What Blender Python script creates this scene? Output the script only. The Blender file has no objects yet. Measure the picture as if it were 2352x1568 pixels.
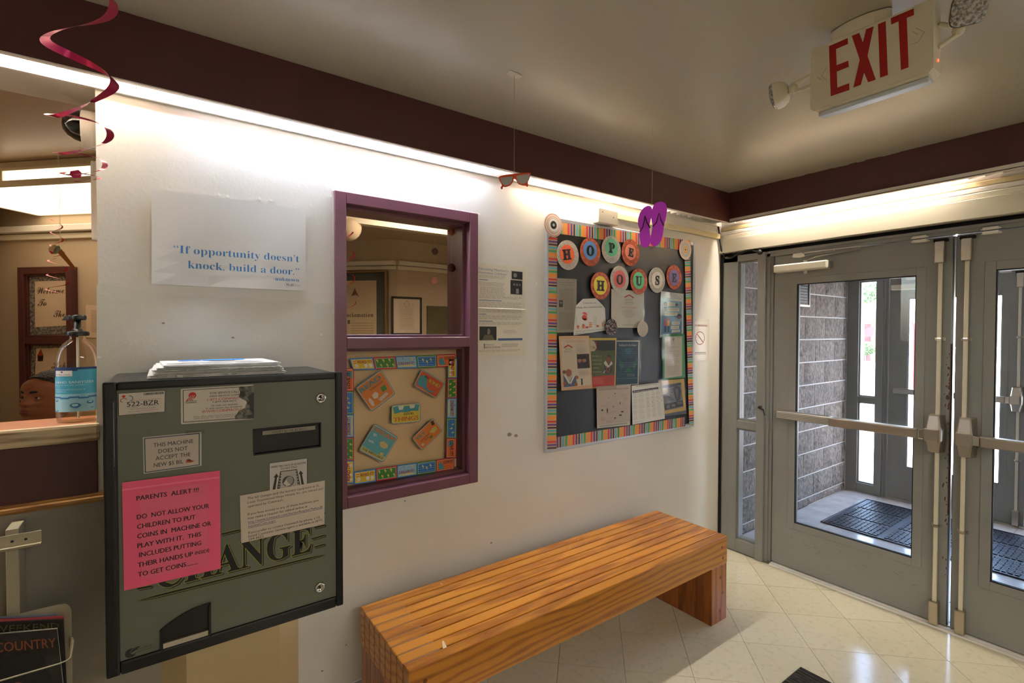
import bpy, bmesh, math, random
from mathutils import Vector, Matrix
R0 = random.Random(7)
PI = math.pi
SC = bpy.context.scene
COL = SC.collection

# ------------------------------------------------------------------ camera
CAM = Vector((-3.333, -2.032, 1.558))
YAW, PIT, ROL = math.radians(35.758), math.radians(-1.107), math.radians(0.109)
FPX = 1134.658
cF = Vector((math.sin(YAW)*math.cos(PIT), math.cos(YAW)*math.cos(PIT), math.sin(PIT)))
_r = Vector((math.cos(YAW), -math.sin(YAW), 0)); _u = _r.cross(cF)
cR = _r*math.cos(ROL) + _u*math.sin(ROL)
cU = -_r*math.sin(ROL) + _u*math.cos(ROL)
cd = bpy.data.cameras.new('camera'); cam = bpy.data.objects.new('camera', cd); COL.objects.link(cam)
cd.sensor_width = 36; cd.lens = FPX/2352*36; cd.clip_start = .02; cd.clip_end = 300
mw = Matrix((cR, cU, -cF)).transposed().to_4x4(); mw.translation = CAM
cam.matrix_world = mw
SC.camera = cam

# ------------------------------------------------------------------ world, exposure
SC.view_settings.view_transform = 'Standard'
SC.view_settings.look = 'None'
SC.view_settings.gamma = 1
SC.view_settings.use_curve_mapping = False
SC.view_settings.exposure = 1.12
wd = bpy.data.worlds.new('sky'); SC.world = wd; wd.use_nodes = True
nt = wd.node_tree; bg = nt.nodes['Background']
sk = nt.nodes.new('ShaderNodeTexSky'); sk.sky_type = 'NISHITA'; sk.sun_disc = False
sk.sun_elevation = math.radians(50); sk.sun_rotation = math.radians(200)
sk.air_density = 1.0; sk.dust_density = 3.0; sk.ozone_density = 1.0
nt.links.new(sk.outputs[0], bg.inputs[0]); bg.inputs[1].default_value = SKY_STRENGTH = 1.7
SUN_W = 6.0
sl = bpy.data.lights.new('sun', 'SUN'); sl.energy = SUN_W; sl.angle = math.radians(1.0); sl.color = (1, .96, .9)
so = bpy.data.objects.new('sun', sl); COL.objects.link(so)
so.rotation_euler = (math.radians(38), 0, math.radians(-75))     # high, from behind the building: doors stay in shade
TUBE_WARM, TUBE_COOL, TUBE_DOOR = 62, 80, 130
ROOM_LAMP, DESK_LAMP, OFFICE_FILL = 11.0, 1.05, 13.0

# ------------------------------------------------------------------ materials
def lin(c):
    o = []
    for v in c[:3]:
        v = v/255; o.append(v/12.92 if v <= .04045 else ((v+.055)/1.055)**2.4)
    return (*o, 1)
MATS = {}
def mat(name, rgb, rough=.6, metal=0, emit=None, es=0, bump=0, bscale=60, var=0, vscale=8, spec=.5, coat=0, rgb2=None, stretch=(1,1,1), rand=0, detail=4, contrast=(.35,.65)):
    if name in MATS: return MATS[name]
    m = bpy.data.materials.new(name); m.use_nodes = True; n = m.node_tree; b = n.nodes['Principled BSDF']
    b.inputs['Base Color'].default_value = lin(rgb); b.inputs['Roughness'].default_value = rough
    b.inputs['Metallic'].default_value = metal; b.inputs['Specular IOR Level'].default_value = spec
    if coat: b.inputs['Coat Weight'].default_value = coat; b.inputs['Coat Roughness'].default_value = .12
    if emit: b.inputs['Emission Color'].default_value = lin(emit); b.inputs['Emission Strength'].default_value = es
    tc = n.nodes.new('ShaderNodeTexCoord'); mp = n.nodes.new('ShaderNodeMapping'); mp.inputs['Scale'].default_value = stretch
    n.links.new(tc.outputs['Object'], mp.inputs[0])
    out = None
    if var or rgb2:
        no = n.nodes.new('ShaderNodeTexNoise'); no.inputs['Scale'].default_value = vscale; no.inputs['Detail'].default_value = detail
        n.links.new(mp.outputs[0], no.inputs['Vector'])
        rp = n.nodes.new('ShaderNodeValToRGB')
        c = lin(rgb); c2 = lin(rgb2) if rgb2 else tuple(x*(1-var) for x in c[:3])+(1,)
        rp.color_ramp.elements[0].color = c2; rp.color_ramp.elements[1].color = c
        rp.color_ramp.elements[0].position = contrast[0]; rp.color_ramp.elements[1].position = contrast[1]
        n.links.new(no.outputs['Fac'], rp.inputs[0]); out = rp.outputs[0]
    if rand:
        oi = n.nodes.new('ShaderNodeObjectInfo'); hs = n.nodes.new('ShaderNodeHueSaturation')
        mr = n.nodes.new('ShaderNodeMapRange'); mr.inputs[3].default_value = 1-rand; mr.inputs[4].default_value = 1+rand*.4
        n.links.new(oi.outputs['Random'], mr.inputs[0]); n.links.new(mr.outputs[0], hs.inputs['Value'])
        if out: n.links.new(out, hs.inputs['Color'])
        else: hs.inputs['Color'].default_value = lin(rgb)
        out = hs.outputs[0]
    if out: n.links.new(out, b.inputs['Base Color'])
    if bump:
        nb = n.nodes.new('ShaderNodeTexNoise'); nb.inputs['Scale'].default_value = bscale; nb.inputs['Detail'].default_value = 3
        n.links.new(mp.outputs[0], nb.inputs['Vector'])
        bp = n.nodes.new('ShaderNodeBump'); bp.inputs['Strength'].default_value = bump; bp.inputs['Distance'].default_value = .01
        n.links.new(nb.outputs['Fac'], bp.inputs['Height']); n.links.new(bp.outputs[0], b.inputs['Normal'])
    MATS[name] = m; return m
def ink(r, g, b): return mat('print_%d_%d_%d' % (r, g, b), (r, g, b), .6)
def glass_mat(name, tint=(255,255,255), refl=1.0, rough=0.0):
    m = bpy.data.materials.new(name); m.use_nodes = True; n = m.node_tree; n.nodes.clear()
    o = n.nodes.new('ShaderNodeOutputMaterial'); mx = n.nodes.new('ShaderNodeMixShader')
    t = n.nodes.new('ShaderNodeBsdfTransparent'); t.inputs[0].default_value = lin(tint)
    g = n.nodes.new('ShaderNodeBsdfGlossy'); g.inputs['Roughness'].default_value = rough
    fr = n.nodes.new('ShaderNodeFresnel'); fr.inputs[0].default_value = 1.45
    mu = n.nodes.new('ShaderNodeMath'); mu.operation = 'MULTIPLY'
    ge = n.nodes.new('ShaderNodeNewGeometry'); su = n.nodes.new('ShaderNodeMath'); su.operation = 'SUBTRACT'; su.inputs[0].default_value = refl   # only the outer side of a pane reflects
    n.links.new(ge.outputs['Backfacing'], su.inputs[1]); su.use_clamp = True
    n.links.new(fr.outputs[0], mu.inputs[0]); n.links.new(su.outputs[0], mu.inputs[1]); n.links.new(mu.outputs[0], mx.inputs[0])
    n.links.new(t.outputs[0], mx.inputs[1]); n.links.new(g.outputs[0], mx.inputs[2]); n.links.new(mx.outputs[0], o.inputs[0])
    MATS[name] = m; return m

# ------------------------------------------------------------------ frames and mesh builder
class Fr:
    def __init__(s, o, u, v, n): s.o, s.u, s.v, s.n = Vector(o), Vector(u), Vector(v), Vector(n)
    def __call__(s, u, v, w=0): return s.o + s.u*u + s.v*v + s.n*w
    def px(s, x, y, w=0):                                # the point of the plane at distance w seen at x, y in the photo
        d = cF + cR*((x-1176)/FPX) + cU*((784-y)/FPX)
        o = s.o + s.n*w; t = (o-CAM).dot(s.n)/d.dot(s.n); p = CAM + d*t - o
        return (p.dot(s.u), p.dot(s.v))
WORLD = Fr((0,0,0), (1,0,0), (0,0,1), (0,-1,0))
BW = Fr((0,0,0), (1,0,0), (0,0,1), (0,-1,0))          # back wall: u = x, v = z, w = out of the wall
RW = Fr((0,0,0), (0,-1,0), (0,0,1), (-1,0,0))         # door wall: u = -y, v = z, w = -x
k2 = math.sqrt(.5)
DW = Fr((-3.956,2.789,0), (k2,-k2,0), (0,0,1), (-k2,-k2,0))   # diagonal wall of the office behind the counter
class Sheet:
    """s runs left to right, t top to bottom, both 0..1"""
    def __init__(s, fr, tl, tr, br, bl, w=0, curl=None, tilt=None):
        s.fr = fr; s.c = [tuple(a) for a in (tl, tr, br, bl)]; s.w = w; s.curl = curl
        s.W = (math.dist(tl, tr)+math.dist(bl, br))/2; s.H = (math.dist(tl, bl)+math.dist(tr, br))/2
    def __call__(s, a, t, w=0):
        tl, tr, br, bl = s.c
        u = (tl[0]*(1-a)+tr[0]*a)*(1-t) + (bl[0]*(1-a)+br[0]*a)*t
        v = (tl[1]*(1-a)+tr[1]*a)*(1-t) + (bl[1]*(1-a)+br[1]*a)*t
        return s.fr(u, v, s.w+w+(s.curl(a, t) if s.curl else 0))
def pxsheet(fr, pts, w, curl=None):
    return Sheet(fr, *[fr.px(x, y, w) for x, y in pts], w=w, curl=curl)
def soft(pts, n=4):
    """closed Catmull-Rom curve through pts"""
    o = []; N = len(pts)
    for i in range(N):
        p0, p1, p2, p3 = pts[i-1], pts[i], pts[(i+1) % N], pts[(i+2) % N]
        for k in range(n):
            t = k/n; o.append(tuple(.5*(2*b+(c-a)*t+(2*a-5*b+4*c-d)*t*t+(-a+3*b-3*c+d)*t**3) for a, b, c, d in zip(p0, p1, p2, p3)))
    return o
class MB:
    def __init__(s): s.v, s.f, s.m, s.sm, s.mats = [], [], [], [], []
    def mi(s, m):
        if m not in s.mats: s.mats.append(m)
        return s.mats.index(m)
    def add(s, pts, faces, m, smooth=False):
        b = len(s.v); s.v += [Vector(p) for p in pts]; i = s.mi(m)
        for f in faces: s.f.append([b+k for k in f]); s.m.append(i); s.sm.append(smooth)
        return s
    def box(s, fr, u0, v0, w0, u1, v1, w1, m, bev=0):
        if u0 > u1: u0, u1 = u1, u0
        if v0 > v1: v0, v1 = v1, v0
        if w0 > w1: w0, w1 = w1, w0
        if not bev:
            P = [fr(u, v, w) for w in (w0, w1) for v in (v0, v1) for u in (u0, u1)]
            return s.add(P, [(0,2,3,1), (4,5,7,6), (0,1,5,4), (2,6,7,3), (0,4,6,2), (1,3,7,5)], m)
        bm = bmesh.new()
        vs = [bm.verts.new((u, v, w)) for w in (w0, w1) for v in (v0, v1) for u in (u0, u1)]
        for f in [(0,2,3,1), (4,5,7,6), (0,1,5,4), (2,6,7,3), (0,4,6,2), (1,3,7,5)]: bm.faces.new([vs[k] for k in f])
        bev = min(bev, (u1-u0)*.45, (v1-v0)*.45, (w1-w0)*.45)
        bmesh.ops.bevel(bm, geom=bm.edges[:], offset=bev, segments=2 if bev > .004 else 1, affect='EDGES', profile=.6)
        bm.verts.index_update()
        s.add([fr(*v.co) for v in bm.verts], [[v.index for v in f.verts] for f in bm.faces], m); bm.free(); return s
    def prism(s, fr, poly, w0, w1, m, smooth=False):
        n = len(poly); P = [fr(u, v, w0) for u, v in poly] + [fr(u, v, w1) for u, v in poly]
        s.add(P, [list(range(n))[::-1], [n+k for k in range(n)]], m)
        s.add(P, [(k, (k+1) % n, n+(k+1) % n, n+k) for k in range(n)], m, smooth); return s
    def flat(s, fr, poly, w, m): return s.add([fr(u, v, w) for u, v in poly], [list(range(len(poly)))], m)
    def rect(s, fr, u0, v0, u1, v1, w, m): return s.flat(fr, [(u0,v0), (u1,v0), (u1,v1), (u0,v1)], w, m)
    def disc(s, fr, u, v, r, w, m, n=28, asp=1, r0=0, a0=0, a1=2*PI, th=0):
        c = [(math.cos(a0+(a1-a0)*k/n), math.sin(a0+(a1-a0)*k/n)) for k in range(n+(a1-a0 < 6.28))]
        o = [(u+r*x, v+r*asp*y) for x, y in c]
        if th: return s.prism(fr, o, w, w+th, m)
        if not r0: return s.flat(fr, o, w, m)
        i = [(u+r0*x, v+r0*asp*y) for x, y in c]; N = len(c)
        return s.add([fr(a, b, w) for a, b in o+i], [(k, (k+1) % N, N+(k+1) % N, N+k) for k in range(N if a1-a0 > 6.28 else N-1)], m)
    def tube(s, pts, r, m, n=8, smooth=True, cap=True):
        pts = [Vector(p) for p in pts]; rs = r if isinstance(r, (list, tuple)) else [r]*len(pts)
        P = []; N = len(pts); up = None
        for i, p in enumerate(pts):
            d = (pts[min(i+1, N-1)]-pts[max(i-1, 0)]).normalized()
            if up is None: up = Vector((0,0,1)) if abs(d.z) < .9 else Vector((1,0,0))
            a = d.cross(up).normalized(); b = a.cross(d).normalized(); up = b
            for k in range(n):
                t = 2*PI*k/n; P.append(p+a*math.cos(t)*rs[i]+b*math.sin(t)*rs[i])
        F = [(i*n+k, i*n+(k+1) % n, (i+1)*n+(k+1) % n, (i+1)*n+k) for i in range(N-1) for k in range(n)]
        s.add(P, F, m, smooth)
        if cap: s.add(P, [list(range(n))[::-1], [(N-1)*n+k for k in range(n)]], m)
        return s
    def lathe(s, c, prof, m, n=24, sx=1, sy=1, axis=None, cap=True):
        """prof: (radius, height) pairs about a vertical axis through c (or along axis)"""
        c = Vector(c)
        if axis: ax = Vector(axis).normalized(); a = ax.orthogonal().normalized(); b = ax.cross(a)
        else: ax, a, b = Vector((0,0,1)), Vector((1,0,0)), Vector((0,1,0))
        P = [c+ax*h+a*math.cos(2*PI*k/n)*r*sx+b*math.sin(2*PI*k/n)*r*sy for r, h in prof for k in range(n)]
        N = len(prof)
        s.add(P, [(i*n+k, i*n+(k+1) % n, (i+1)*n+(k+1) % n, (i+1)*n+k) for i in range(N-1) for k in range(n)], m, True)
        if cap: s.add(P, [list(range(n))[::-1], [(N-1)*n+k for k in range(n)]], m)
        return s
    def grid(s, fn, nu, nv, m, smooth=True):
        P = [fn(i/nu, j/nv) for j in range(nv+1) for i in range(nu+1)]
        return s.add(P, [(j*(nu+1)+i, j*(nu+1)+i+1, (j+1)*(nu+1)+i+1, (j+1)*(nu+1)+i) for j in range(nv) for i in range(nu)], m, smooth)
    def sheet(s, sh, m, th=.0006, nu=6, nv=8, poly=None):
        if poly: return s.prism(sh, poly, 0, th, m)
        n = (nu+1)*(nv+1)
        P = [sh(i/nu, j/nv, w) for w in (0, th) for j in range(nv+1) for i in range(nu+1)]
        F = []
        for j in range(nv):
            for i in range(nu):
                a = j*(nu+1)+i; q = (a, a+1, a+nu+2, a+nu+1); F += [q, tuple(n+k for k in q[::-1])]
        e = [i for i in range(nu+1)] + [j*(nu+1)+nu for j in range(1, nv+1)] + [nv*(nu+1)+i for i in range(nu-1, -1, -1)] + [j*(nu+1) for j in range(nv-1, 0, -1)]
        for k in range(len(e)): a, b = e[k], e[(k+1) % len(e)]; F.append((a, b, n+b, n+a))
        return s.add(P, F, m)
    def text(s, fr, body, u, v, h, m, w=.001, align='l', width=None, style=None, bold=0, down=True, rot=0, slant=0, asp=None):
        """h: cap height in v units; asp: u units per v unit; down: v grows downwards (sheets)"""
        if asp is None: asp = (fr.H/fr.W) if isinstance(fr, Sheet) else 1
        dup_ = bold if (bold > 0 and not style) else 0          # heavier sans strokes: two passes side by side
        P, F = glyphs(body, style, 0 if dup_ else bold)
        if not P: return s
        x0 = min(p[0] for p in P); x1 = max(p[0] for p in P); k = h/.73
        kx = k*asp
        if width: kx = width/max(x1-x0, 1e-6)
        off = {'l': -x0, 'r': -x1, 'c': -(x0+x1)/2}[align]
        Q = []; cr, sr = math.cos(rot), math.sin(rot)
        for x, y in P:
            a, b = (x+off+slant*y)*kx, y*k
            if rot: a, b = (a/asp*cr-b*sr)*asp, (a/asp*sr+b*cr)
            Q.append((u+a, v-b if down else v+b))
        if dup_:
            d = dup_*.55*kx
            for j, e in enumerate((-d, d)): s.add([fr(p[0]+e, p[1], w+j*.00008) for p in Q], F, m)
            return s
        return s.add([fr(p[0], p[1], w) for p in Q], F, m)
    def build(s, name, parent=None, loc=None, coll=None):
        me = bpy.data.meshes.new(name)
        if loc is not None: o0 = Vector(loc)
        elif parent is not None: o0 = ROOTLOC[parent]
        else:
            xs = [p.x for p in s.v]; ys = [p.y for p in s.v]; zs = [p.z for p in s.v]
            o0 = Vector(((min(xs)+max(xs))/2, (min(ys)+max(ys))/2, min(zs)))
        me.from_pydata([p-o0 for p in s.v], [], s.f)
        for m in s.mats: me.materials.append(m)
        me.polygons.foreach_set('material_index', s.m); me.polygons.foreach_set('use_smooth', s.sm)
        me.validate(); me.update()
        o = bpy.data.objects.new(name, me); COL.objects.link(o)
        if parent is not None: o.parent = parent; ROOTLOC[o] = o0; o.location = o0-ROOTLOC[parent]
        else: o.location = o0; ROOTLOC[o] = o0
        return o
ROOTLOC = {}
GC = {}
TS = bpy.data.scenes.new('lettering_scratch')        # text outlines are taken here, removed at the end
STY = {'serif': (0x1D400, 0x1D41A, 0x1D7CE), 'ital': (0x1D468, 0x1D482, 0x1D7CE), 'script': (0x1D4D0, 0x1D4EA, None), 'frak': (0x1D56C, 0x1D586, None), 'bold': (0x1D5D4, 0x1D5EE, 0x1D7EC)}
def glyphs(body, style=None, bold=0):
    """outline of a line of lettering; the first text object stays alive so that the glyph cache is kept"""
    k = (body, style, bold)
    if k in GC: return GC[k]
    o = body
    if style:
        U, L, D = STY[style]
        o = ''.join(chr(U+ord(c)-65) if 'A' <= c <= 'Z' else chr(L+ord(c)-97) if 'a' <= c <= 'z' else chr(D+ord(c)-48) if D and c.isdigit() else c for c in body)
    c = bpy.data.curves.new('t', 'FONT'); c.body = o; c.resolution_u = 2; c.offset = bold
    ob = bpy.data.objects.new('t', c); TS.collection.objects.link(ob)
    vl = TS.view_layers[0]; vl.update(); ev = ob.evaluated_get(vl.depsgraph); me = ev.to_mesh()
    P = [(v.co.x, v.co.y) for v in me.vertices]; G = []
    for p in me.polygons:
        f = list(p.vertices); A = sum(P[f[i-1]][0]*P[f[i]][1]-P[f[i]][0]*P[f[i-1]][1] for i in range(len(f)))
        G.append(f if A > 0 else f[::-1])
    ev.to_mesh_clear()
    if GC: bpy.data.objects.remove(ob); bpy.data.curves.remove(c)
    GC[k] = (P, G); return GC[k]
def props(o, label=None, cat=None, group=None, kind=None):
    if label: o['label'] = label
    if cat: o['category'] = cat
    if group: o['group'] = group
    if kind: o['kind'] = kind
    return o
def thing(name, loc, label, cat, group=None):
    o = bpy.data.objects.new(name, None); o.empty_display_size = .05; COL.objects.link(o); o.location = loc; ROOTLOC[o] = Vector(loc)
    return props(o, label, cat, group)
def subroot(name, parent, loc):
    o = bpy.data.objects.new(name, None); o.empty_display_size = .05; COL.objects.link(o); o.parent = parent
    o.location = Vector(loc)-ROOTLOC[parent]; ROOTLOC[o] = Vector(loc); return o
def struct(o): o['kind'] = 'structure'; return o
def copy_tree(o, parent=None, delta=None):
    c = o.copy(); COL.objects.link(c); c.parent = parent
    if delta is not None: c.location = o.location + Vector(delta)
    for ch in list(o.children): copy_tree(ch, c)
    return c

# shared materials
m_wall = mat('wall_paint', (228,222,210), .45, bump=.05, bscale=90, rgb2=(222,215,202), vscale=2.2)
m_wall_low = mat('grey_wall_paint', (150,142,128), .5, bump=.05, bscale=90)
m_ceil = mat('ceiling_paint', (186,178,158), .27, bump=.10, bscale=3.0, spec=.5)
m_maroon = mat('maroon_paint', (84,42,40), .4, bump=.03, bscale=80)
m_mauve = mat('plum_gloss_paint', (116,72,84), .28, spec=.5)
m_white = mat('white_enamel', (235,230,218), .35)
m_cream = mat('cream_paint', (232,224,200), .4)
m_tan_trim = mat('tan_raceway', (214,198,150), .4)
m_dark = mat('dark_gap', (22,20,18), .9)
m_grey = mat('grey_door_paint', (150,150,144), .38, bump=.03, bscale=60, var=.06, vscale=6)
m_greydk = mat('grey_frame_paint', (144,144,138), .4, bump=.02)
m_alu = mat('brushed_aluminium', (178,174,166), .32, metal=.9, stretch=(1,1,1))
m_steel = mat('satin_steel', (186,176,160), .34, metal=.95)
m_chrome = mat('chrome', (210,208,204), .15, metal=1)
m_black = mat('black_plastic', (16,16,16), .35)
m_blackm = mat('black_enamel', (10,11,11), .3, bump=.02)
m_paper = mat('white_paper', (235,232,224), .6)
m_glass = glass_mat('clear_glass')
m_oak = mat('oak_edge', (198,150,86), .4, rgb2=(150,98,48), vscale=14, stretch=(.6,8,8), coat=.3)
m_rubber = mat('black_rubber', (30,31,34), .55)
# ================================================================== SETTING
ZC, ZB = 2.529, 2.324
def wall(name, parts, frame=WORLD, mats=None):
    b = MB()
    for p in parts: b.box(frame, *p[:6], p[6] if len(p) > 6 else m_wall)
    return struct(b.build(name))
XO = -3.481                                        # right jamb of the reception opening
wb = wall('wall_back', [
    (-6, 1.03, -.21, XO, 1.213, 0), (-6, 0, -.21, -3.33, 1.03, 0, m_wall_low), (-6, 2.326, -.21, XO, ZC, 0), (-6, 1.213, -.21, -5.1, 2.326, 0),
    (XO, 1.03, -.21, -2.735, ZC, 0), (-3.33, 0, -.21, -2.735, 1.03, 0), (-2.735, 0, -.21, -2.096, .85, 0), (-2.735, 2.105, -.21, -2.096, ZC, 0),
    (-2.096, 0, -.21, 0, ZC, 0)])
# older paint showing below the poster
pp = MB(); m_patch = mat('old_wall_paint', (219,214,200), .5, bump=.05, bscale=90)
pp.prism(BW, [BW.px(x, y, 0) for x, y in [(222,652),(262,648),(275,652),(292,662),(330,664),(352,672),(380,671),(420,680),(470,676),(510,686),(560,680),(620,692),(690,690),(769,700),(774,1300),(260,1300),(238,1110),(222,1100)]], 0, .0006, m_patch)
pp.build('paint_patch', wb)
# marks, filled holes and scuffs on the painted wall
mk = MB(); m_mark = mat('wall_filler', (240,235,222), .6); m_scuf = mat('wall_scuff', (150,140,122), .6)
for x, y, r, mm in [(505,447,.004,m_mark),(523,450,.004,m_mark),(594,457,.005,m_mark),(622,460,.005,m_mark),(375,742,.004,m_scuf),(738,768,.005,m_mark),(535,775,.004,m_scuf),(1170,998,.012,m_scuf),(1185,1000,.010,m_scuf),(1128,1246,.006,m_scuf),(245,1000,.004,m_mark),(228,820,.005,m_mark),(1228,830,.004,m_mark),(1232,650,.006,m_mark),(760,450,.004,m_mark),(930,1150,.004,m_scuf),(740,1540,.004,m_scuf),(795,1480,.003,m_scuf)]:
    u, v = BW.px(x, y, 0); mk.flat(BW, [(u+r*(1+.4*R0.random())*math.cos(a), v+r*.7*(1+.5*R0.random())*math.sin(a)) for a in [k*PI/4 for k in range(8)]], .0012, mm)
mk.build('paint_mark', wb)['kind'] = 'stuff'
wall('wall_left', [(-6.12, 0, -.21, -6, ZC, 5.2)])
wall('wall_front', [(-6.12, 0, 5.2, .12, ZC, 5.32)])
wall('wall_right', [(0, 2.126, 0, .12, ZC, 5.2), (0, 0, 2.62, .12, 2.126, 5.2)])
b = MB(); b.box(WORLD, -6.12, ZC, -.1, .12, ZC+.1, 5.32, m_ceil); struct(b.build('ceiling'))
# floor: slab plus square vinyl tiles laid on the diagonal
fb = MB(); m_slab = mat('vinyl_floor_slab', (150,140,112), .4)
fb.box(WORLD, -6.12, -.08, -.0, .12, -.003, 5.32, m_slab); fl = struct(fb.build('floor', loc=(0,0,0)))
m_tile = mat('vinyl_tile', (222,214,186), .13, bump=.012, bscale=25, rgb2=(208,200,172), vscale=38, contrast=(.28,.46), rand=.05, detail=6, coat=.25)
def clip(poly, x0, x1, y0, y1):
    for ax, lim, sg in ((0, x0, 1), (0, x1, -1), (1, y0, 1), (1, y1, -1)):
        out = []
        for i in range(len(poly)):
            a, c = poly[i-1], poly[i]; ia, ic = (a[ax]-lim)*sg >= 0, (c[ax]-lim)*sg >= 0
            if ia != ic:
                t = (lim-a[ax])/(c[ax]-a[ax]); out.append((a[0]+(c[0]-a[0])*t, a[1]+(c[1]-a[1])*t))
            if ic: out.append(c)
        poly = out
        if not poly: return []
    return poly
FL = Fr((0,0,0), (1,0,0), (0,1,0), (0,0,1))
ta = math.radians(44.547); T = .3048; di = (math.cos(ta), -math.sin(ta)); dj = (math.sin(ta), math.cos(ta))
full = None
for i in range(-14, 12):
    for j in range(-12, 12):
        ox, oy = -.729+T*(i*di[0]+j*dj[0]), -.937+T*(i*di[1]+j*dj[1]); g = .0011
        q = [(ox+a*di[0]+c*dj[0], oy+a*di[1]+c*dj[1]) for a, c in ((g,g),(T-g,g),(T-g,T-g),(g,T-g))]
        p = clip(q, -3.1, -.006, -2.75, -.004)
        if len(p) < 3: continue
        whole = len(p) == 4 and all(abs(a[0]-c[0])+abs(a[1]-c[1]) < 1e-6 for a, c in zip(sorted(p), sorted(q)))
        if whole and full is not None:
            o = full.copy(); COL.objects.link(o); o.location = full.location + Vector((ox-full['ox'], oy-full['oy'], 0)); continue
        o = MB().prism(FL, p, -.003, 0, m_tile).build('floor_tile', fl)
        if whole: full = o; o['ox'] = ox; o['oy'] = oy
for o in fl.children:
    for kk in ('ox', 'oy'):
        if kk in o.keys(): del o[kk]
bb = MB(); m_base = mat('vinyl_cove_base', (176,170,156), .35)
bb.prism(Fr((-2.895,0,0), (0,-1,0), (0,0,1), (1,0,0)), [(0,0),(.012,0),(.008,.012),(.005,.1),(0,.1)], 0, 2.875, m_base); struct(bb.build('baseboard_back'))
b = MB(); b.prism(Fr((0,-2.64,0), (-1,0,0), (0,0,1), (0,-1,0)), [(0,0),(.012,0),(.005,.1),(0,.1)], 0, 2.5, m_base); struct(b.build('baseboard_right'))
# dark caulk line in the corner
b = MB(); b.box(RW, .001, .01, 0.0, .017, 2.118, .012, m_dark); struct(b.build('trim_8'))

# valances (maroon boards hiding the lamps)
b = MB(); b.box(WORLD, -5.99, ZB, .095, -.072, ZC-.001, .107, m_maroon); b.box(WORLD, -5.99, ZB-.004, .093, -.072, ZB, .109, m_white); struct(props(b.build('trim_1'), 'long dark maroon valance board above the back wall'))
b = MB(); b.box(WORLD, -.084, ZB, .108, -.072, ZC-.001, 5.19, m_maroon); b.box(WORLD, -.086, ZB-.004, .110, -.070, ZB, 5.19, m_white); struct(props(b.build('trim_2'), 'dark maroon valance board above the doors'))
# ragged cream paint line where valance meets ceiling
b = MB()
for k in range(60):
    y = -.12-k*.04; d = R0.random()**3*.004+.0006
    b.rect(RW, .12+k*.04, ZC-d, .16+k*.04, ZC-.0005, .0853, m_ceil)
b.build('paint_line', [o for o in COL.objects if o.name == 'trim_2'][0])['kind'] = 'stuff'
b = MB(); b.box(BW, -5.99, ZB-.008, .0008, -.04, ZB-.001, .014, m_white); struct(b.build('trim_3'))

# lamps in the coves
def cove_lamp(lo, hi, fr, label, col, es, grp='fluorescent lamps in the coves'):
    c = (lo+hi)/2; t = thing('fluorescent_lamp', tuple(fr(c, 2.40, .05)), label, 'lamp', grp)
    b = MB(); b.box(fr, lo-.03, 2.435, .02, hi+.03, 2.475, .08, m_white, .004); b.build('housing', t)
    b = MB(); b.tube([fr(lo+(hi-lo)*k/4, 2.405, .05) for k in range(5)], .013, mat('lamp_'+label[:8]+str(es), (255,255,255), .5, emit=col, es=es), n=12); b.build('lamp_tube', t)
    for e in (lo-.012, hi-.008):
        b = MB(); b.box(fr, e, 2.39, .035, e+.02, 2.435, .065, m_white, .003); b.build('lamp_socket', t)
    return t
W1, W2, C1 = (255,245,230), (255,245,230), (214,229,255)
cove_lamp(-5.75, -4.60, BW, 'warm white tube at the far left end of the back cove', W1, TUBE_WARM)
cove_lamp(-4.52, -3.33, BW, 'warm white tube over the reception counter opening', W1, TUBE_WARM)
cove_lamp(-3.25, -2.05, BW, 'cool white tube above the printed quote and the window', C1, TUBE_COOL)
cove_lamp(-1.84, -.80, BW, 'warm white tube above the bulletin board', W2, TUBE_WARM)
cove_lamp(.24, 1.30, RW, 'warm white tube above the left exit door', W2, TUBE_DOOR)
def louver(fr, lo, hi, label):
    t = thing('light_louver', tuple(fr((lo+hi)/2, ZB, .05)), label, 'louver', 'louvers under the lamps')
    b = MB()
    for w in (.012, .09): b.box(fr, lo, 2.327, w, hi, 2.345, w+.0015, m_white)
    b.build('side_rail', t)
    n = int((hi-lo)/.0615); bl = None
    for k in range(n+1):
        if bl is None: bl = MB().box(fr, lo, 2.328, .0137, lo+.0018, 2.344, .0898, m_white).build('louver_blade', t)
        else: o = bl.copy(); COL.objects.link(o); o.location = bl.location + fr.u*(.0615*k)
louver(BW, -5.9, -.075, 'long white louver strip along the top of the back wall')
louver(RW, .115, 2.6, 'white louver strip above the exit doors')

# header above the doors: fascia and raceways
b = MB(); b.box(RW, -.0, 2.127, .0005, 2.62, 2.222, .031, m_cream, .002); struct(props(b.build('trim_4'), 'cream fascia board above the exit doors'))
for i, (z0, z1, w, mm) in enumerate([(2.2235, 2.251, .024, m_cream), (2.2545, 2.2785, .017, m_white), (2.283, 2.309, .011, m_tan_trim)]):
    t = MB(); t.box(RW, 0.001 if i else .0, z0, .0005, 2.61, z1, w, mm, .003)
    props(t.build('wire_raceway'), ['cream raceway just above the fascia over the doors', 'thin white raceway in the middle of the stack over the doors', 'tan raceway nearest the lamp louver over the doors'][i], 'raceway', 'raceways over the doors')
b = MB(); b.box(BW, -1.14, 2.226, .0008, -.045, 2.262, .02, m_tan_trim, .003)
props(b.build('wire_raceway'), 'cream raceway on the back wall running from junction box to corner', 'raceway')
jb = thing('junction_box', tuple(BW(-1.25, 2.19, 0)), 'square cream junction box above the bulletin board', 'junction box')
u0, v0 = BW.px(1350, 503, .045); u1, v1 = BW.px(1397, 478, .045)
b = MB(); b.box(BW, -1.305, 2.178, .0008, -1.14, 2.262, .045, m_cream, .004); b.build('box_body', jb)
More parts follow.
